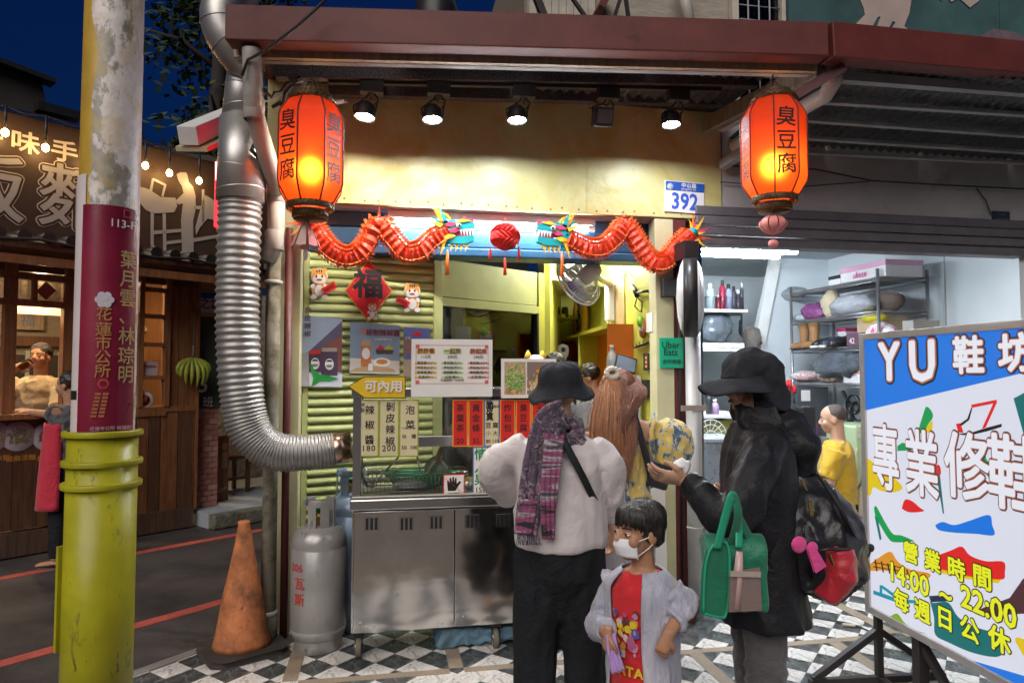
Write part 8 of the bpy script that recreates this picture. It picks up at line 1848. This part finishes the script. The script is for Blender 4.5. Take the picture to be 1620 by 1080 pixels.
b.obj('hair', hairmat('light_brown_hair', (.12, .055, .03), (.4, .22, .12)), w3.t)
ts = thing('tissue', 'white paper tissue in the outstretched hand', 'tissue', at(1080, 735, Y=2.42)); b = B(); a = at(1078, 737, Y=2.44); b.ball(a, (.035, .028, .028), 16, 10); b.v = [p+V((1, 1, 1))*.014*NZ.noise(p*55) for p in b.v]; b.obj('paper', P('tissue_white', (.72, .72, .74)), ts)
# backpack
bp = thing('backpack', 'black backpack with red front pocket on the black coat', 'backpack', J(0, -.2, .6)); b = B(); cb_ = at(1300, 830, Y=2.43)
b.tube([at(1256, 748, Y=2.47), at(1268, 785, Y=2.45), at(1295, 838, Y=2.43), at(1298, 900, Y=2.42), at(1285, 940, Y=2.42)], [.06, .13, .18, .18, .1], 20, flat=.85); b.tube([at(1245, 790, Y=2.45), at(1262, 850, Y=2.43), at(1268, 925, Y=2.42)], [.09, .13, .1], 16)
solid('pack', [b], M('shiny_black_nylon', (.012, .012, .015), .32, var=.3, bump=.35, bs=18, dist=.015), bp, .01, 4, .014, 9)
b = B(); b.tube([at(1318, 862, Y=2.34), at(1320, 905, Y=2.335), at(1300, 945, Y=2.34)], [.11, .12, .075], 18, flat=.62, ref=w3.r); b.tube([at(1300, 862, Y=2.33), at(1340, 866, Y=2.4)], [.06, .07], 12); solid('front_pocket', [b], cloth('red_pocket', (.4, .012, .025), rough=.5, fold=.4), bp, .008, 3, .006, 12)
q = B(); q.tube([at(1288, 872, Y=2.26), at(1310, 868, Y=2.235), at(1345, 868, Y=2.25)], .006, 6); q.obj('zip', m_black, bp)
for a, c_ in ((at(1268, 760, Y=2.27), at(1276, 775, Y=2.265)), (at(1281, 792, Y=2.25), at(1284, 815, Y=2.25)), (at(1312, 876, Y=2.225), at(1318, 893, Y=2.225))): q = B(); q.bar(a, c_, .014, .006); q.obj('zip_pull', M('brass', (.45, .3, .1), .35, .9), bp)
strip([at(1225, 690, Y=2.42), at(1195, 740, Y=2.3), at(1195, 820, Y=2.28), at(1235, 890, Y=2.34)], .055, 'shoulder_strap', m_coat, bp, ripple=.001, n=24, seg=3)
for k in range(3): q = B(); q.tube(smooth_path([at(1290+k*14, 745+k*14, Y=2.28), at(1325+k*8, 800+k*12, Y=2.26), at(1352+k*4, 862, Y=2.3)], 12), .006, 6); q.obj('cord', m_black, bp)
kc_ = thing('pink_bow_charm', 'pink cloth bow charm hanging from the backpack', 'charm', at(1272, 870, Y=2.24)); m_pk = cloth('pink_cloth', (.65, .06, .25))
for a, r_, rr in (((1264, 861), (.03, .012, .03), .4), ((1285, 866), (.022, .012, .022), .2)): q = B(); q.ball(at(*a, Y=2.24), r_, 14, 10, MX.Rotation(rr, 3, 'Y')); q.obj('loop', m_pk, kc_)
q = B(); q.prism([(at(x, y, Y=2.24).x, at(x, y, Y=2.24).z) for x, y in ((1276, 866), (1288, 868), (1303, 893), (1288, 903))], .012, (0, 2.24, 0), X_, Z_); q.obj('tail', m_pk, kc_, bevel=.003); q = B(); q.tube([at(1272, 850, Y=2.25), at(1270, 830, Y=2.26)], .006, 6); q.obj('cord', m_black, kc_)
dk_ = thing('disc_charm', 'dark round disc charms dangling beside the red pocket', 'charm', at(1365, 870, Y=2.35))
for px, py, r_ in ((1366, 872, .028), (1360, 852, .018), (1376, 866, .016)): q = B(); q.lathe(at(px, py, Y=2.36), [(r_, -.006), (r_, .006), (.001, .008)], 16, (0, -1, 0)); q.obj('disc', m_blackm, dk_)
# green lunch bag on the forearm
gb = thing('lunch_bag', 'green lunch bag with mesh pocket hanging from the forearm', 'bag', at(1160, 970, Y=2.2)); gm = cloth('green_nylon', (.012, .16, .085), rough=.5, fold=.3, var=.15); gl = P('green_piping', (.02, .32, .18)); YG = 2.2
D1 = V((.72, -.2, 0)).normalized()
b = B(); o = at(1113, 975, Y=YG); wdt = .24; hgt = .3
def gp(x, y, z): return o+D1*x+V((-D1.y, D1.x, 0))*y+V((0, 0, z))
b.box(gp(.115, .07, .115), (.21, .12, .2), MX.Rotation(atan2(D1.y, D1.x), 3, 'Z')); b.tube([gp(.01, .07, .2), gp(.22, .07, .2)], .066, 16); solid('bag_body', [b], gm, gb, .007, 6, .004, 12)
sd = [gp(.0-.012*0, -.0, 0)]
lx = at(1114, 975, Y=YG-.03); 
q = B(); fr_ = [at(x, y, Y=YG-.045) for x, y in ((1113, 970), (1115, 905), (1122, 872), (1135, 857), (1148, 858), (1154, 880), (1153, 940), (1148, 972), (1140, 976))]; q.tube(smooth_path(fr_+[fr_[0]], 40), .005, 6); q.obj('piping', gl, gb)
q = B(); q.prism([(p.x, p.z) for p in fr_], -.012, (0, YG-.04, 0), X_, Z_); q.obj('end_panel', gm, gb, bevel=.004)
q = B(); q.prism([(at(x, y, Y=YG-.075).x, at(x, y, Y=YG-.075).z) for x, y in ((1155, 905), (1202, 897), (1206, 965), (1153, 968))], -.004, (0, YG-.075, 0), X_, Z_); q.obj('mesh_pocket', M('brown_mesh', (.3, .2, .18), .6, trans=.35, bump=.8, bs=260), gb)
q = B(); q.bar(at(1155, 907, Y=YG-.08), at(1203, 908, Y=YG-.08), .006, .018); q.obj('pocket_trim', P('trim_beige', (.42, .34, .3)), gb)
for px, r_, cc, nm in ((1166, .018, (.55, .36, .36), 'bottle'), (1184, .013, (.55, .42, .28), 'spoon')): q = B(); q.tube([at(px-2, 962, Y=YG-.062), at(px+2, 905 if nm == 'bottle' else 930, Y=YG-.062), at(px+4, 872 if nm == 'bottle' else 915, Y=YG-.06)], [r_, r_*.9, r_*.6], 10); q.obj('pocketed_'+nm, P('pk_'+nm, cc, .2), gb)
for dy, x0, x1 in ((-.05, 1140, 1165), (.0, 1160, 1190)): strip([at(x0-6, 868, Y=YG+dy), at(x0+8, 815, Y=YG-.06), at(1159, 783, Y=YG-.05+dy*.3), at(1168, 815, Y=YG-.02), at(x1+4, 866, Y=YG+dy)], .028, 'handle', gl if dy else gm, gb, ripple=.001, n=30, seg=3)
# ---------- seated man in yellow shirt inside the shoe room
c = at(1325, 760, Y=4.95); m4 = Body('man with shaved head in mustard yellow shirt sitting in the shoe room', (c.x, 4.95, -.38), (-.8, .6), 1.66, hpitch=-.1)
J = m4.J; m4.torso(STD); m4.headshape(); Ls, Rs = J(-.118, 0, .79), J(.118, 0, .79); Le, Lw_ = J(-.15, .05, .62), J(-.08, .2, .58); Re, Rw = J(.15, .05, .62), J(.08, .2, .58)
for a, e, w_, sd_ in ((Ls, Le, Lw_, 1), (Rs, Re, Rw, -1)): m4.limb([a, e, w_], [.058, .046, .032]); m4.hand(w_, w_-e, (0, 0, -1), sd_, .17)
for sx in (-1, 1): m4.limb([J(sx*.06, 0, .5), J(sx*.08, .25, .5), J(sx*.08, .25, .25)], [.085, .065, .04]); m4.b.tube([J(sx*.08, .23, .245), J(sx*.08, .36, .238)], [.04, .03], 10)
m4.skinmesh(.008); m4.face()
b = B(); m4.torso([(.47, .11, .085), (.6, .11, .085), (.7, .115, .085), (.77, .12, .078), (.805, .1, .062), (.828, .055, .048)], b)
for a, e in ((Ls, Le), (Rs, Re)): m4.limb([a, a+(e-a)*.75], [.075, .072], b)
solid('tshirt', [b], cloth('mustard_tshirt', (.52, .32, .015), fold=.5), m4.t, .011, 3, .012, 9)
b = B(); m4.torso([(.44, .1, .085), (.5, .115, .09), (.53, .11, .085)], b)
for sx in (-1, 1): m4.limb([J(sx*.06, 0, .49), J(sx*.08, .25, .5), J(sx*.08, .26, .3)], [.1, .085, .07], b)
solid('trousers', [b], m_blk, m4.t, .012, 3, .01, 8)
H, u = m4.H, m4.hu; b = B(); b.ball(H(0, -.1, .66), (.352*u, .4*u, .37*u), 20, 14, m4.hm); solid('cropped_hair', [b], M('stubble', (.07, .05, .045), .8, var=.4, vs=60), m4.t, .007, 1)
strip([J(-.08, -.085, .8), J(-.04, -.1, .72), J(.06, -.1, .62), J(.11, -.06, .56)], .05, 'bag_strap', cloth('cream_strap', (.6, .55, .45)), m4.t, ripple=.002, n=20, seg=3, nrm=tuple(-m4.f))
tg = thing('tote_bag', 'cream cloth tote bag behind the seated man', 'bag', J(.12, -.15, .5)); lump_c = J(.1, -.14, .5); q = B(); q.box(lump_c, (.24, .12, .3), MX.Rotation(.6, 3, 'Z')); solid('cloth', [q], cloth('tote_cream', (.58, .53, .44), fold=.8), tg, .012, 5, .015, 9)
st_ = thing('stool', 'low round stool under the man in the shoe room', 'stool', (c.x, 4.95, 0)); q = B(); q.lathe((c.x, 4.95, .36), [(.16, 0), (.17, .02), (.16, .05), (.001, .055)], 24); q.obj('seat', m_black, st_)
for k in range(4): a = k*pi/2+.7; q = B(); q.cyl((c.x+.1*cos(a), 4.95+.1*sin(a), .36), (c.x+.15*cos(a), 4.95+.15*sin(a), 0), .014, 8); q.obj('leg', m_steel, st_)
# ---------- man drinking at the noodle shop window, waitress at the counter
mp_ = NF.px(62, 640, .55); m5 = Body('man in beige shirt drinking a glass of beer at the noodle shop window', (NW(mp_.x, .55, .1).x, NW(mp_.x, .55, .1).y, .1), (-NF.n.x*.8-NF.x.x*.75, -NF.n.y*.8-NF.x.y*.75), 1.7, hpitch=.12)
J = m5.J; m5.torso(STD); m5.headshape(); m5.std_legs(True); H, u = m5.H, m5.hu
Ls, Rs = J(-.115, 0, .79), J(.115, 0, .79); gp_ = NF.px(38, 577, .33); gw = NW(*gp_); Re, Rw = J(.2, .14, .68), gw+V((-.0, 0, -.03))-NF.x*.07; Le, Lw_ = J(-.16, .12, .63), J(-.03, .24, .645)
m5.limb([Ls, Le, Lw_], [.058, .046, .032]); m5.limb([Rs, Re, Rw], [.058, .046, .032]); m5.hand(Lw_, J(.1, .26, .645)-Lw_, (0, 0, -1), 1, .17, .3); m5.hand(Rw, NF.x*.9+Z3*.3, NF.n*-1, 1, .17, .9); m5.skinmesh(.008); m5.face()
b = B(); m5.torso([(.47, .11, .085), (.6, .112, .09), (.7, .118, .09), (.77, .122, .08), (.805, .1, .064), (.828, .055, .05)], b)
for a, e in ((Ls, Le), (Rs, Re)): m5.limb([a, a+(e-a)*.85], [.078, .082], b)
solid('tshirt', [b], cloth('beige_tshirt', (.52, .42, .26), fold=.5), m5.t, .011, 3, .012, 8)
b = B()
for sx in (-1, 1): m5.limb([J(sx*.05, 0, .5), J(sx*.055, 0, .28), J(sx*.055, 0, .05)], [.1, .085, .07], b)
solid('trousers', [b], m_blk, m5.t, .014, 2)
b = B(); b.ball(H(0, -.1, .72), (.39*u, .45*u, .4*u), 20, 14, m5.hm); solid('hair', [b], M('grey_black_hair', (.03, .027, .027), .7, var=.6, vs=50, bump=.5), m5.t, .007, 1, .006, 40)
gl_ = thing('beer_glass', 'glass of beer raised to the mouth of the man in beige', 'glass', gw); d = (NF.x*.75+Z3*.5).normalized(); q = B(); q.lathe(gw-d*.05, [(.026, 0), (.03, .06), (.033, .11)], 16, d); q.obj('beer', MATS['beer'], gl_); q = B(); q.lathe(gw-d*.055, [(.029, 0), (.033, .07), (.038, .14)], 16, d, cap=False); q.obj('glass', MATS['beer_glass'], gl_)
wp_ = at(92, 893, Z=-.03); w6 = Body('waitress in grey shirt and red apron leaning on the noodle counter', (wp_.x+.05, wp_.y, -.03), (-1, .2), 1.57, skin=m_skin2)
J = w6.J; w6.torso(STD); w6.headshape(); w6.std_legs(True); Ls, Rs = J(-.11, 0, .79), J(.11, 0, .79); hw = NW(NF.px(45, 655, -.1).x, -.12, 1.2); Le = NW(NF.px(85, 668, -.3).x, -.3, 1.18); Re, Rw = J(.14, -.02, .6), J(.13, .06, .47)
w6.limb([Ls, Le, hw], [.052, .042, .028]); w6.limb([Rs, Re, Rw], [.052, .042, .028]); w6.hand(hw, hw-Le, (0, 0, -1), 1, .16, .2); w6.hand(Rw, (0, 0, -1), (1, 0, 0), 1, .16); w6.skinmesh(.008); w6.face()
b = B(); w6.torso([(.5, .11, .085), (.6, .105, .08), (.7, .108, .08), (.77, .115, .072), (.805, .095, .06), (.828, .052, .046)], b)
for a, e in ((Ls, Le), (Rs, Re)): w6.limb([a, a+(e-a)*.6], [.07, .068], b)
solid('shirt', [b], cloth('grey_tee', (.1, .1, .11)), w6.t, .011, 3, .01, 9)
rows = []
for i in range(20):
    z = .3+(.74-.3)*i/19; k_ = .135-.03*(i/19); rows.append([J(k_*sin(a)*(1.05+.03*sin(j*2+i*.3)), .015+k_*.85*cos(a), z) for j, a in enumerate([-2.1+4.2*j/18 for j in range(19)])])
sheet(rows, 'apron', cloth('red_apron', (.45, .015, .04), fold=.6), w6.t, .005)
b = B()
for sx in (-1, 1): w6.limb([J(sx*.05, 0, .52), J(sx*.055, 0, .28), J(sx*.055, 0, .05)], [.1, .08, .065], b)
solid('trousers', [b], m_blk, w6.t, .014, 2)
H, u = w6.H, w6.hu; b = B(); b.ball(H(0, -.12, .68), (.39*u, .43*u, .4*u), 20, 14, w6.hm); b.ball(H(0, -.55, .62), (.16*u,)*3, 12, 8); solid('hair', [b], m_hairb, w6.t, .008, 2, .006, 20)
for sx in (-1, 1): o = J(sx*.058, .02, 0); q = B(); q.prism([(-.04, -.1), (.04, -.1), (.05, .1), (-.05, .1)], .02, o, w6.r, w6.f); q.obj('flip_flop', m_black, w6.t, bevel=.008)
# ---------- cooks behind the cart: heads over the counter
for px, py, yy, h_, lab, fc in ((878, 556, 4.62, 1.64, 'cook with black hair behind the food photograph sign', (-.3, -1)), (937, 572, 5.5, 1.6, 'second cook with bent head in front of the orange cubby', (-.7, .3))):
    p = at(px, py, Y=yy); bd = Body(lab, (p.x, yy, p.z-h_-.02), fc, h_, hpitch=-.25); bd.torso(STD); bd.headshape(); bd.std_legs(False); J = bd.J
    for sx in (-1, 1): bd.limb([J(sx*.11, 0, .79), J(sx*.15, .05, .64), J(sx*.08, .18, .6)], [.055, .045, .03]); bd.hand(J(sx*.08, .18, .6), bd.f, (0, 0, -1), -sx, .16)
    bd.skinmesh(.009); bd.face(); b = B(); bd.torso(inflate(STD, .012), b)
    for sx in (-1, 1): bd.limb([J(sx*.11, 0, .79), J(sx*.14, .03, .68)], [.075, .07], b)
    solid('shirt', [b], cloth('cook_shirt', (.1, .1, .1)), bd.t, .012, 3); H, u = bd.H, bd.hu
    b = B(); b.ball(H(0, -.1, .68), (.39*u, .44*u, .4*u), 20, 14, bd.hm); solid('hair', [b], m_hairb, bd.t, .008, 2, .007, 24)
    b = B(); 
    for sx in (-1, 1): bd.limb([J(sx*.05, 0, .52), J(sx*.05, 0, .05)], [.1, .07], b)
    solid('trousers', [b], m_blk, bd.t, .016, 2)
lc_ = thing('lucky_cat', 'yellow eared white lucky cat top peeking over the food photograph sign', 'ornament', at(845, 566, Y=4.2)); a = at(848, 574, Y=4.1); b = B(); b.ball(a, (.07, .05, .05), 16, 10); b.obj('head', m_wcard, lc_)
for dx in (-.05, .04): q = B(); q.lathe(a+V((dx, 0, .03)), [(.026, 0), (.015, .03), (.001, .05)], 10); q.obj('ear', P('cat_yellow', (.7, .42, .03)), lc_)
q = B(); q.cyl(a+V((0, 0, -.12)), a+V((0, 0, -.03)), .05, 14); q.obj('body', m_wcard, lc_)
# wall fan in the kitchen
fn = thing('wall_fan', 'white wall fan tilted down under the right paper dragon', 'fan', at(945, 440, Y=4.75)); fc = at(914, 446, Y=4.72); ax = V((-.45, .75, -.4)).normalized(); m_fw = P('fan_white', (.62, .62, .66), .35); s1 = ax.orthogonal().normalized(); s2 = ax.cross(s1); fr_ = .19
def fpt(r_, a, d): return fc+s1*r_*cos(a)+s2*r_*sin(a)+ax*d
q = B()
for r_, d in ((fr_, 0), (fr_*.97, -.03), (fr_*.7, .045), (fr_*.35, .06), (fr_*.7, -.06)): q.tube([fpt(r_, k*pi/18, d) for k in range(37)], .004 if r_ < fr_ else .007, 6)
for k in range(48): a = k*pi/24; q.tube([fpt(.04, a, .062), fpt(fr_*.7, a+.12, .045), fpt(fr_, a+.2, 0), fpt(fr_*.7, a+.1, -.06), fpt(.06, a, -.075)], .0018, 4)
q.obj('cage', m_fw, fn)
for k in range(3):
    q = B(); a0 = k*2*pi/3; q.rings([[fpt(r_, a0+w_*(.25+r_*2.6), .012+.02*w_) for w_ in (-1, -.5, 0, .5, 1)] for r_ in (.035, .08, .12, .155)], False, True, False); o = q.obj('blade', M('fan_blade', (.55, .56, .62), .2, trans=.3), fn); md = o.modifiers.new('t', 'SOLIDIFY'); md.thickness = .003
q = B(); q.lathe(fc, [(.04, .07), (.045, .06), (.045, .02), (.03, .0)], 18, ax); q.obj('badge', P('fan_badge', (.25, .2, .5)), fn)
q = B(); q.lathe(fc, [(.055, -.06), (.062, -.09), (.06, -.17), (.05, -.2), (.001, -.205)], 20, ax); q.obj('motor', m_fw, fn)
pe = fc-ax*.14; pw_ = RF.w(RF.px(975, 470).x, .05, pe.z-.02); q = B(); q.tube([pe, (pe+pw_)/2+V((0, 0, .02)), pw_+V((0, 0, .05))], [.02, .022, .028], 10); q.obj('arm', m_fw, fn); q = B(); q.box(pw_+V((0, .02, -.1)), (.07, .08, .32)); q.obj('wall_box', m_fw, fn, bevel=.012)
q = B(); q.tube([pw_+V((-.03, 0, -.25)), pw_+V((-.03, 0, -.55))], .002, 4); q.tube([pw_+V((-.01, 0, -.25)), pw_+V((-.01, 0, -.6))], .002, 4); q.obj('pull_cord', m_wcard, fn)
bake_texts()
